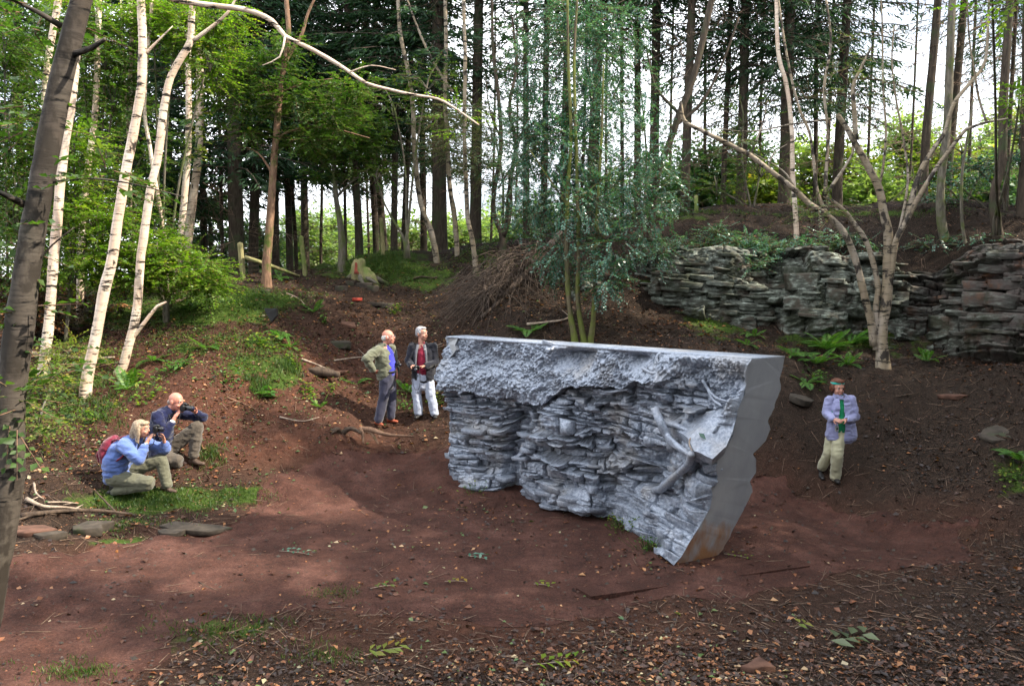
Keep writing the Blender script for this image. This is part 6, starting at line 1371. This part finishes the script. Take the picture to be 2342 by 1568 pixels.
def shoe(root, a, b, mat, w=.045, h=.05, name='shoe'):
    """heel a, toe b (on the ground)"""
    a = A3(*a); b = A3(*b); d = unit(b-a); s = np.cross(d, (0, 0, 1)); z = np.array((0, 0, 1.))
    return fuse(name, [etube([a+z*h*.9, a+d*.08+z*h*.95, a*.4+b*.6+z*h*.62, b-d*.02+z*h*.5], s, [w*.8, w*.9, w*1.02, w*.72], [h*.85, h*.85, h*.6, h*.48], 14), cap(a+d*.05+z*h*1.2, a+d*.06+z*(h+.07), .042, .044)], mat, root, .008, 3)
def cam_obj(loc, f, label, k=1.0, strap=None, mount=None, lens=.085):
    """a black camera; f points out of the lens"""
    M = headframe(f); root = empty('camera', loc, label, 'camera'); R = Matrix([list(r_) for r_ in M]).transposed()
    root.rotation_euler = R.to_euler()
    bm = bmesh.new(); bmesh.ops.create_cube(bm, size=1); bmesh.ops.scale(bm, vec=(.135*k, .055*k, .085*k), verts=bm.verts); bmesh.ops.bevel(bm, geom=bm.edges[:]+bm.verts[:], offset=.010*k, segments=2, affect='EDGES'); me = bpy.data.meshes.new('camera_body'); bm.to_mesh(me); bm.free(); me.materials.append(MATS['camera_black']); link(bpy.data.objects.new('camera_body', me), root)
    a = Acc(); a.put(*tube([(0, .02*k, 0), (0, .03*k, 0), (0, lens*.7*k, 0), (0, lens*1.1*k, 0)], [.034*k, .034*k, .036*k, .038*k], 16, .02)); a.obj('lens', MATS['camera_black'], root, True)
    a = Acc(); a.put(*tube([(0, lens*1.1*k, 0), (0, lens*1.1*k+.004, 0)], [.031*k, .031*k], 16, .02)); a.obj('lens_glass', MATS['lens_glass'], root, True)
    a = Acc(); a.put(*etube([(0, -.02*k, .045*k), (0, .012*k, .052*k), (0, .03*k, .046*k)], (1, 0, 0), [.026*k, .024*k, .018*k], [.016*k, .018*k, .012*k], 10)); a.obj('viewfinder', MATS['camera_black'], root, True)
    a = Acc(); a.put(*etube([(.055*k, .015*k, -.035*k), (.055*k, .028*k, 0), (.055*k, .02*k, .03*k)], (1, 0, 0), [.014*k]*3, [.016*k]*3, 10)); a.obj('grip', MATS['camera_black'], root, True)
    if strap:
        a = Acc(); Ri = np.array(R)                                   # world -> local
        a.put(*tube([(np.asarray(p)-np.asarray(loc))@Ri for p in strap], [.006*k]*len(strap), 5, .04)); a.obj('strap', MATS['strap_black'], root, True)
    return root
def finish(root): pass

# --- man in the green jacket
g = G(880, 972); PX = lambda cx, cy, y=0: A3((cx-400)/516., y, (1172-cy)/516.)
o1 = empty('person', g, 'balding older man in green jacket, blue shirt and navy trousers, hand on hip, looking right', 'person')
hc = PX(445, 335); fdir = (1, -.12, .05)
hp, L, M = head_prims(hc, fdir, 1.17)
nk = cap(PX(412, 430, 0), hc+A3(-.03, 0, -.06), .062, .058)
# arms: near = camera side
nsh, nel, nwr = PX(360, 455, -.17), PX(262, 530, -.33), PX(318, 640, -.20)
fsh, fel, fwr = PX(455, 455, .17), PX(480, 600, .24), PX(512, 668, .06)
fuse('body', hp+[nk, etube([PX(430, 690), PX(425, 600), PX(420, 500), PX(410, 440)], (0, 1, 0), [.15, .15, .17, .12], [.11, .12, .11, .07]), cap(nsh, nel, .045, .038), cap(nel, nwr, .038, .027), cap(fsh, fel, .045, .038), cap(fel, fwr, .038, .027),
     cap(PX(430, 690, -.09), PX(405, 900, -.09), .08, .055), cap(PX(405, 900, -.09), PX(355, 1110, -.10), .055, .04), cap(PX(440, 690, .09), PX(455, 900, .08), .08, .055), cap(PX(455, 900, .08), PX(450, 1100, .08), .055, .04)]
     +hand_prims(nwr, PX(345, 668, -.14)-nwr, A3(.5, .8, 0), 1.05, .5)+hand_prims(fwr, A3(.1, -.1, -1), A3(-1, -.3, 0), 1.0, .6), 'skin_red', o1, .0065, 3, .3)
face_parts(o1, L, M, 1.17, 'hair_white', True)
fuse('hair', [ell(L(0, -.055, -.012), (np.array((.078, .058, .062))*HK[0]*.97), M, 20), ell(L(.062, -.02, .0), (np.array((.02, .045, .036))*HK[0]*.97), M), ell(L(-.062, -.02, .0), (np.array((.02, .045, .036))*HK[0]*.97), M)], 'hair_white', o1, .007, 3, 1, .003, 40)
fuse('shirt', [etube([PX(430, 668), PX(432, 600), PX(428, 500), PX(414, 432)], (0, 1, 0), [.165, .17, .17, .075], [.150, .155, .125, .075])], 'blue_shirt', o1, .010, 3, 1, .005, 10)
fuse('collar', [etube([PX(404, 440, 0), PX(408, 415, 0)], (0, 1, 0), [.075, .068], [.07, .066])], 'blue_shirt', o1, .008, 2)
fuse('jacket', [etube([PX(398, 705), PX(405, 660), PX(405, 560), PX(398, 480), PX(400, 432)], (0, 1, 0), [.185, .20, .215, .205, .10], [.125, .165, .165, .14, .10]), cap(nsh+A3(0, .02, 0), nel, .088, .078), cap(nel, nwr+A3(-.01, 0, .01), .078, .050), cap(fsh, fel, .085, .07), cap(fel, fwr, .07, .05)], 'green_jacket', o1, .010, 5, 1, .014, 7,
     lambda c, n: (c.x > .055+.10*(1.45-c.z)*.0 and n.x > .25 and abs(c.y+.01) < .10 and .86 < c.z < 1.5) or (c.z < .90 and n.z < -.6) or (c.z > 1.44 and n.z > .55 and abs(c.y) < .07), .010)
fuse('trousers', [etube([PX(432, 655), PX(430, 720), PX(428, 790)], (0, 1, 0), [.165, .175, .16], [.125, .135, .12]), cap(PX(420, 740, -.085), PX(402, 900, -.085), .108, .092), cap(PX(402, 900, -.085), PX(352, 1115, -.10), .092, .082), cap(PX(445, 740, .085), PX(462, 900, .08), .108, .092), cap(PX(462, 900, .08), PX(452, 1100, .08), .092, .08)], 'navy_trousers', o1, .010, 5, 1, .010, 6, None, 0, 4, (1, 1, .9))
a = Acc(); th = np.linspace(0, 2*np.pi, 25); a.put(*tube([PX(431, 662)+A3(.152*math.cos(t), .172*math.sin(t), 0) for t in th], [.018]*25, 6, .05)); a.obj('belt', MATS['strap_black'], o1, True)
shoe(o1, PX(322, 1150, -.05)*A3(1, 1, 0), A3(-.01, -.16, 0), 'tan_shoe'); shoe(o1, A3(.05, .10, 0.02), A3(.24, .05, 0.02), 'tan_shoe')
cl_ = np.array(g)+PX(530, 588, -.02)
cam_obj(cl_, (1, -.5, -.4), 'small black camera hanging at the chest of the man in the green jacket', .8, [cl_+A3(-.04, .03, .04), np.array(g)+PX(500, 500, -.08), np.array(g)+PX(455, 435, -.11), np.array(g)+PX(405, 395, -.075), np.array(g)+PX(385, 400, .02), np.array(g)+PX(430, 420, .10), np.array(g)+PX(495, 500, .06), cl_+A3(-.03, .06, .04)])

# --- man in the black jacket and white trousers
g = G(972, 958); PX = lambda cx, cy, y=0: A3((cx-780)/516., y, (1112-cy)/516.)
o2 = empty('person', g, 'grey haired man in black jacket, maroon shirt and white trousers, looking to the right', 'person')
hc = PX(757, 300); fdir = (1, -.62, .03); hp, L, M = head_prims(hc, fdir, 1.15)
nsh, nel, nwr = PX(672, 425), PX(632, 560, -.04), PX(668, 600, -.21); fsh, fel, fwr = PX(860, 425), PX(886, 570, -.02), PX(795, 605, -.22)
fuse('body', hp+[cap(PX(752, 420), hc+A3(-.01, .01, -.06), .06, .056), etube([PX(760, 720), PX(762, 600), PX(764, 500), PX(762, 425)], (1, 0, 0), [.15, .15, .18, .12], [.10, .105, .10, .07]), cap(nsh, nel, .045, .038), cap(nel, nwr, .038, .027), cap(fsh, fel, .045, .038), cap(fel, fwr, .038, .027),
     cap(PX(715, 720), PX(700, 890), .08, .055), cap(PX(700, 890), PX(718, 1080), .055, .04), cap(PX(810, 720), PX(832, 890), .08, .055), cap(PX(832, 890), PX(880, 1080), .055, .04)]
     +hand_prims(nwr, A3(.55, -.5, .0), A3(.3, 0, -.9), 1.0, 1.1, -1)+hand_prims(fwr, A3(-.8, -.35, .05), A3(-.2, -.3, -.9), 1.0, .9), 'skin', o2, .0065, 3, .3)
face_parts(o2, L, M, 1.15, 'hair_grey')
fuse('hair', [ell(L(0, -.025, .05), (np.array((.080, .088, .070))*HK[0]*.97), M, 20), ell(L(0, -.065, .0), (np.array((.072, .045, .062))*HK[0]*.97), M), ell(L(.066, -.01, .02), (np.array((.014, .04, .035))*HK[0]*.97), M), ell(L(-.066, -.01, .02), (np.array((.014, .04, .035))*HK[0]*.97), M), ell(L(0, .045, .085), (np.array((.05, .03, .022))*HK[0]*.97), M)], 'hair_grey', o2, .007, 2, 1, .004, 45)
fuse('shirt', [etube([PX(762, 690), PX(764, 600), PX(764, 500), PX(758, 428)], (1, 0, 0), [.165, .165, .185, .07], [.128, .13, .125, .07])], 'maroon_shirt', o2, .010, 3, 1, .005, 10)
fuse('collar', [etube([PX(754, 432), PX(754, 405)], (1, 0, 0), [.080, .075], [.072, .07])], 'maroon_shirt', o2, .008, 2, cut=lambda c, n: n.y < -.75)
fuse('jacket', [etube([PX(765, 715), PX(768, 660), PX(768, 560), PX(767, 470), PX(762, 425)], (1, 0, 0), [.21, .212, .212, .215, .11], [.145, .15, .15, .13, .09]), cap(nsh, nel, .080, .068), cap(nel, nwr+A3(0, .02, 0), .068, .052), cap(fsh, fel, .080, .068), cap(fel, fwr+A3(.02, .02, 0), .068, .052)], 'black_jacket', o2, .010, 5, 1, .010, 8,
     lambda c, n: (abs(c.x+.045) < .085-.03*(c.z-1.0) and n.y < -.2 and .70 < c.z < 1.5 and c.y < -.05) or (c.z < .80 and n.z < -.6) or (c.z > 1.38 and n.z > .5 and abs(c.x+.05) < .07), .010)
for sg in (-1, 1):
    a = Acc(); xx = -.045+sg*.088; a.put(*etube([(xx*1.0-sg*.03+.0, -.115, 1.37), (xx, -.155, 1.24), (xx+sg*.012, -.160, 1.05), (xx+sg*.02, -.155, .95)], (1, 0, 0), [.026, .022, .014, .008], [.010]*4, 10)); a.obj('lapel', MATS['grey_lining'], o2, True)
a = Acc(); a.put(*ell((.025, -.163, 1.29), (.022, .003, .007))); a.obj('logo', MATS['white_collar'], o2, True)
fuse('trousers', [etube([PX(762, 690), PX(762, 740), PX(762, 800)], (1, 0, 0), [.165, .175, .16], [.12, .125, .11]), cap(PX(715, 740), PX(702, 890), .105, .09), cap(PX(702, 890), PX(720, 1062), .088, .076), cap(PX(812, 740), PX(832, 890), .105, .09), cap(PX(832, 890), PX(874, 1062), .088, .076)], 'white_trousers', o2, .010, 4, 1, .013, 7, None, 0, 9, (1, 1, 1.1))
shoe(o2, A3(-.11, .06, 0), A3(-.16, -.17, 0), 'black_shoe'); shoe(o2, A3(.19, .06, 0), A3(.21, -.17, 0), 'black_shoe')
cl_ = np.array(g)+PX(722, 612, -.31)
cam_obj(cl_, (-.1, -1, -.5), 'black camera held at the waist by the man in the black jacket, strap dangling', .85, [cl_+A3(-.05, 0, 0), cl_+A3(-.07, 0, -.15), cl_+A3(-.06, .04, -.34), cl_+A3(-.01, .04, -.42), cl_+A3(.05, .04, -.36), cl_+A3(.065, 0, -.15), cl_+A3(.05, 0, 0)])

# --- woman in lilac
g = G(1903, 1103); PX = lambda cx, cy, y=0: A3((cx-470)/777., y, (1458-cy)/777.)
o3 = empty('person', g, 'ginger haired person in lilac fleece, green top and cream trousers walking behind the sculpture', 'person')
hc = PX(503, 328); fdir = (.12, -1, -.14); hp, L, M = head_prims(hc, fdir, 1.14)
nsh, nel, nwr = PX(420, 470, .03), PX(388, 630, .02), PX(400, 685, -.18); fsh, fel, fwr = PX(655, 465, -.02), PX(700, 665, -.04), PX(545, 690, -.20)
fuse('body', hp+[cap(PX(525, 450), hc+A3(.01, .02, -.06), .05, .048), etube([PX(515, 850), PX(525, 700), PX(535, 560), PX(535, 460)], (1, -.1, 0), [.14, .12, .15, .10], [.095, .09, .09, .06]), cap(nsh, nel, .038, .033), cap(nel, nwr, .033, .023), cap(fsh, fel, .038, .033), cap(fel, fwr, .033, .023),
     cap(PX(530, 880, -.03), PX(485, 1110, -.12), .075, .05), cap(PX(485, 1110, -.12), PX(500, 1400, -.02), .05, .036), cap(PX(450, 880, .05), PX(425, 1110, .03), .075, .05), cap(PX(425, 1110, .03), PX(390, 1350, .20), .05, .036)]
     +hand_prims(nwr, A3(.35, -.6, .0), A3(.8, 0, -.5), .9, 1.0, -1)+hand_prims(fwr, A3(-.9, -.25, .0), A3(-.2, .2, -.9), .9, .9), 'skin', o3, .006, 3, .3)
face_parts(o3, L, M, 1.14, 'hair_ginger')
fuse('hair', [ell(L(0, -.03, .045), (np.array((.088, .088, .078))*HK[0]*.97), M, 20), ell(L(0, .03, .095), (np.array((.066, .045, .028))*HK[0]*.97), M), ell(L(0, -.065, -.02), (np.array((.078, .045, .07))*HK[0]*.97), M), ell(L(.074, .0, .0), (np.array((.018, .036, .05))*HK[0]*.97), M), ell(L(-.074, .0, .0), (np.array((.018, .036, .05))*HK[0]*.97), M)], 'hair_ginger', o3, .007, 2, 1, .008, 40)
a = Acc(); th = np.linspace(0, 2*np.pi, 29); a.put(*etube([L(.0845*math.sin(t), -.024+.095*math.cos(t), .060+.016*math.cos(t)) for t in th][:-1], (0, 0, 1), [.015]*28, [.003]*28, 8)); a.obj('headband', MATS['teal_band'], o3, True)
fuse('top', [etube([PX(515, 830), PX(520, 700), PX(528, 560), PX(520, 450), PX(515, 425)], (1, -.1, 0), [.145, .14, .155, .07, .062], [.120, .118, .115, .068, .06])], 'green_top', o3, .010, 3, 1, .004, 10)
fuse('fleece', [etube([PX(560, 905), PX(560, 800), PX(555, 680), PX(545, 560), PX(538, 470), PX(520, 425)], (1, -.12, 0), [.225, .205, .18, .165, .125, .08], [.14, .145, .14, .135, .11, .08]), cap(nsh, nel, .060, .060), cap(nel, nwr+A3(0, .02, 0), .062, .046), cap(fsh, fel, .066, .066), cap(fel, fwr+A3(.035, .02, 0), .066, .044)], 'lilac_fleece', o3, .010, 4, 1, .013, 8,
     lambda c, n: (abs(c.x-.065-(.06*(c.z-1.0))*.0) < .040+.012*math.sin(c.z*9) and n.y < -.45 and .6 < c.z < 1.29 and c.y < -.04) or (c.z < .735 and n.z < -.6) or (c.z > 1.30 and n.z > .5 and abs(c.x-.06) < .065), .010, 5)
fuse('trousers', [etube([PX(510, 830), PX(508, 880), PX(500, 930)], (1, 0, 0), [.130, .135, .125], [.11, .115, .10]), cap(PX(525, 900, -.03), PX(485, 1110, -.12), .10, .086), cap(PX(485, 1110, -.12), PX(500, 1395, -.02), .086, .076), cap(PX(468, 900, .05), PX(428, 1110, .03), .082, .078), cap(PX(428, 1110, .03), PX(398, 1320, .18), .08, .066)], 'cream_trousers', o3, .010, 4, 1, .012, 8, None, 0, 14, (1, 1, 1.1))
shoe(o3, A3(.05, .04, 0), A3(.02, -.20, 0), 'black_shoe', .043, .05, 'boot'); shoe(o3, A3(-.10, .26, .03), A3(-.13, .02, .0), 'black_shoe', .043, .05, 'boot')
cl_ = np.array(g)+PX(440, 790, -.20)
pc = empty('camera', cl_, 'small silver compact camera dangling from the wrist of the person in lilac', 'camera')
bm = bmesh.new(); bmesh.ops.create_cube(bm, size=1); bmesh.ops.scale(bm, vec=(.055, .03, .09), verts=bm.verts); bmesh.ops.bevel(bm, geom=bm.edges[:]+bm.verts[:], offset=.009, segments=2, affect='EDGES'); me = bpy.data.meshes.new('case'); bm.to_mesh(me); bm.free(); me.materials.append(MATS['silver']); link(bpy.data.objects.new('case', me), pc)
a = Acc(); a.put(*tube([(0, 0, .04), (-.01, .01, .09), (-.02, .02, .13)], [.003]*3, 4, .04)); a.obj('wrist_strap', MATS['strap_black'], pc); a = Acc(); a.put(*tube([(0, -.012, 0), (0, -.025, 0)], [.016, .014], 12, .02)); a.obj('lens', MATS['camera_black'], pc)

# --- kneeling woman in blue
g = G(308, 1132); PX = lambda cx, cy, y=0: A3((cx-560)/755., y, (1245-cy)/755.)
o4 = empty('person', g, 'fair haired woman in blue sweatshirt kneeling at the left, camera raised to her eye', 'person')
hc = PX(672, 545, -.02); fdir = (1, -.12, .0); hp, L, M = head_prims(hc, fdir, 1.08)
nsh, nel, nwr = PX(520, 705, -.17), PX(700, 835, -.22), PX(752, 668, -.10); fsh, fel, fwr = PX(600, 700, .15), PX(855, 800, .16), PX(872, 680, .06)
fuse('body', hp+[cap(PX(590, 660), hc+A3(-.03, 0, -.05), .055, .052), etube([PX(400, 1020), PX(400, 880), PX(450, 770), PX(560, 680)], (0, 1, 0), [.16, .14, .16, .11], [.12, .12, .11, .08]), cap(nsh, nel, .042, .036), cap(nel, nwr, .036, .025), cap(fsh, fel, .042, .036), cap(fel, fwr, .036, .025),
     cap(PX(390, 1050, -.10), PX(760, 1100, -.13), .09, .06), cap(PX(760, 1130, -.13), PX(380, 1195, -.12), .055, .04), cap(PX(420, 1040, .10), PX(810, 890, .14), .09, .06), cap(PX(810, 890, .14), PX(870, 1170, .12), .055, .04)]
     +hand_prims(nwr, PX(798, 585, -.06)-nwr, A3(.6, .7, .2), .95, 1.1, 1)+hand_prims(fwr, PX(868, 590, .02)-fwr, A3(-.5, -.7, .2), .95, 1.0, -1), 'skin', o4, .006, 3, .3)
face_parts(o4, L, M, 1.08, 'hair_blond')
fuse('hair', [ell(L(0, -.03, .04), (np.array((.088, .100, .085))*HK[0]*.97), M, 20), ell(L(0, .045, .075), (np.array((.066, .045, .03))*HK[0]*.97), M), etube([L(0, -.07, .03), L(0, -.10, -.06), L(.0, -.10, -.15)], M[0], [.088, .096, .075], [.055, .06, .033], 16), etube([L(.072, -.03, .04), L(.080, -.02, -.05), L(.07, -.03, -.165)], M[1], [.045, .045, .022], [.018, .02, .016], 12), etube([L(-.072, -.03, .04), L(-.080, -.02, -.05), L(-.07, -.03, -.165)], M[1], [.045, .045, .022], [.018, .02, .016], 12)], 'hair_blond', o4, .007, 3, 1, .006, 30, None, 0, 0, (1, 1, .4))
fuse('sweatshirt', [etube([PX(365, 1055), PX(385, 980), PX(400, 880), PX(450, 780), PX(555, 700), PX(600, 665)], (0, 1, 0), [.19, .205, .205, .20, .16, .07], [.145, .175, .180, .155, .12, .07]), cap(nsh, nel, .085, .068), cap(nel, nel*.35+nwr*.65, .066, .048), cap(fsh, fel, .08, .066), cap(fel, fel*.4+fwr*.6, .064, .048)], 'blue_sweat', o4, .010, 5, 1, .017, 6.5, lambda c, n: c.z < .24 and n.z < -.7, .008, 21, (.7, 1, 1.8))
fuse('trousers', [etube([PX(400, 960), PX(385, 1020), PX(385, 1060)], (0, 1, 0), [.175, .19, .18], [.14, .155, .14]), cap(PX(385, 1055, -.10), PX(760, 1095, -.13), .115, .088), cap(PX(755, 1125, -.13), PX(400, 1190, -.12), .075, .060), cap(PX(420, 1040, .10), PX(805, 900, .14), .115, .085), cap(PX(805, 900, .14), PX(868, 1165, .12), .082, .070)], 'olive_trousers', o4, .010, 5, 1, .009, 8)
shoe(o4, PX(420, 1215, -.12)-A3(0, 0, .02), PX(260, 1245, -.12)*A3(1, 1, 0), 'black_shoe'); shoe(o4, PX(820, 1232, .12)*A3(1, 1, 0), PX(990, 1240, .10)*A3(1, 1, 0)-A3(.02, 0, .02), 'brown_boot')
a = Acc(); th = np.linspace(0, 2*np.pi, 13); wd_ = unit(nwr-nel); s1 = unit(np.cross(wd_, (0, 1, 0))); s2 = np.cross(wd_, s1); wc_ = nwr-wd_*.03; a.put(*tube([wc_+(s1*math.cos(t)+s2*math.sin(t))*.031 for t in th], [.006]*13, 5, .02)); a.put(*ell(wc_+A3(0, -.035, 0), (.016, .006, .016))); a.obj('wristwatch', MATS['silver'], o4, True)
cl_ = np.array(g)+PX(832, 545, -.03)
cam_obj(cl_, (1, -.1, 0), 'black camera held to her eye by the kneeling woman in blue', 1.0, [cl_+A3(-.02, -.05, -.02), np.array(g)+PX(820, 690, -.12), np.array(g)+PX(720, 720, -.13), np.array(g)+PX(600, 650, -.08)])
bp = np.array(g)+PX(300, 770, -.0); bo_ = empty('backpack', bp, 'small maroon backpack on the back of the kneeling woman in blue', 'backpack')
fuse('bag', [etube([A3(.00, 0, -.17), A3(-.02, 0, -.05), A3(.03, 0, .08), A3(.09, 0, .155)], (0, 1, 0), [.13, .15, .14, .10], [.09, .105, .09, .05], 18)], 'maroon_pack', bo_, .010, 4, 1, .008, 8)
fuse('front_pocket', [etube([A3(-.10, 0, -.15), A3(-.115, 0, -.06), A3(-.07, 0, .03)], (0, 1, 0), [.09, .10, .08], [.03, .035, .025], 14)], 'maroon_pack', bo_, .009, 3, 1, .004, 10)
for sg in (-1, 1):
    a = Acc(); a.put(*tube([A3(.07, sg*.08, .13), A3(.20, sg*.11, .17), A3(.33, sg*.15, .09), A3(.30, sg*.20, -.05), A3(.12, sg*.19, -.16)], [.014]*5, 5, .05)); a.obj('shoulder_strap', MATS['maroon_pack'], bo_, True)

# --- kneeling man in navy
g = G(428, 1068); PX = lambda cx, cy, y=0: A3((cx-1120)/686., y, (975-cy)/686.)
o5 = empty('person', g, 'bald man in navy fleece kneeling behind the woman in blue, photographing the sculpture', 'person')
hc = PX(1030, 300, 0); fdir = (1, -.25, -.22); hp, L, M = head_prims(hc, fdir, 1.18)
nsh, nel, nwr = PX(880, 430, -.18), PX(960, 640, -.20), PX(1040, 460, -.12); fsh, fel, fwr = PX(960, 430, .16), PX(1245, 485, .18), PX(1205, 420, .08)
fuse('body', hp+[cap(PX(950, 410), hc+A3(-.04, 0, -.05), .062, .058), etube([PX(860, 860), PX(860, 700), PX(870, 560), PX(920, 420)], (0, 1, 0), [.16, .15, .18, .12], [.12, .12, .12, .08]), cap(nsh, nel, .046, .04), cap(nel, nwr, .04, .028), cap(fsh, fel, .046, .04), cap(fel, fwr, .04, .028),
     cap(PX(880, 850, .10), PX(1210, 560, .13), .09, .062), cap(PX(1210, 560, .13), PX(1165, 870, .10), .06, .045), cap(PX(880, 860, -.10), PX(1060, 900, -.12), .09, .06), cap(PX(1060, 925, -.12), PX(820, 940, -.12), .055, .04)]
     +hand_prims(nwr, PX(1085, 380, -.07)-nwr, A3(.6, .7, .1), 1.05, 1.1, 1)+hand_prims(fwr, PX(1180, 385, .02)-fwr+A3(0, -.03, 0), A3(-.3, -.3, .9), 1.05, .8, -1), 'skin_red', o5, .0065, 3, .3)
face_parts(o5, L, M, 1.18, 'hair_grey_short')
fuse('hair', [ell(L(0, -.062, -.018), (np.array((.077, .045, .045))*HK[0]*.97), M, 20)], 'hair_grey_short', o5, .007, 3, 1, .002, 40)
fuse('fleece', [etube([PX(850, 850), PX(855, 700), PX(865, 580), PX(895, 460), PX(950, 400)], (0, 1, 0), [.20, .205, .215, .20, .09], [.155, .165, .16, .14, .085]), cap(nsh, nel, .085, .07), cap(nel, nel*.3+nwr*.7, .07, .052), cap(fsh, fel, .085, .075), cap(fel, fel*.3+fwr*.7, .072, .052)], 'navy_fleece', o5, .010, 5, 1, .013, 7, None, 0, 31)
a = Acc(); wd_ = unit(nwr-nel); a.put(*cap(nel*.28+nwr*.72, nel*.2+nwr*.8, .042, .041)); a.obj('cuff', MATS['white_collar'], o5, True)
fuse('trousers', [etube([PX(865, 800), PX(865, 870)], (0, 1, 0), [.185, .18], [.15, .15]), cap(PX(880, 840, .10), PX(1205, 575, .13), .115, .092), cap(PX(1205, 575, .13), PX(1165, 865, .10), .090, .078), cap(PX(880, 865, -.10), PX(1060, 895, -.12), .11, .085), cap(PX(1060, 925, -.12), PX(850, 940, -.12), .07, .06)], 'brown_trousers', o5, .010, 5, 1, .010, 7)
shoe(o5, PX(1130, 950, .10)*A3(1, 1, 0), PX(1290, 950, .04)*A3(1, 1, 0), 'brown_boot', .048, .055, 'boot'); shoe(o5, PX(860, 950, -.12)*A3(1, 1, 0), PX(720, 950, -.14)*A3(1, 1, 0), 'brown_boot', .048, .05, 'boot')
cl_ = np.array(g)+PX(1122, 358, -.03)
cam_obj(cl_, (1, -.25, -.10), 'large black camera with long lens held to his eye by the bald man in navy', 1.12, [cl_+A3(-.03, -.06, -.03), np.array(g)+PX(1075, 520, -.14), np.array(g)+PX(1010, 470, -.12), np.array(g)+PX(950, 400, -.06)], None, .12)
# ------------------------------------------------------------------ tidy: joined fine pieces are stuff
for o in list(SC.objects):
    b = o.name.split('.')[0]
    if o.parent is not None and b in ('twigs', 'branches', 'dead_branches', 'stems', 'leaves'): o['kind'] = 'stuff'
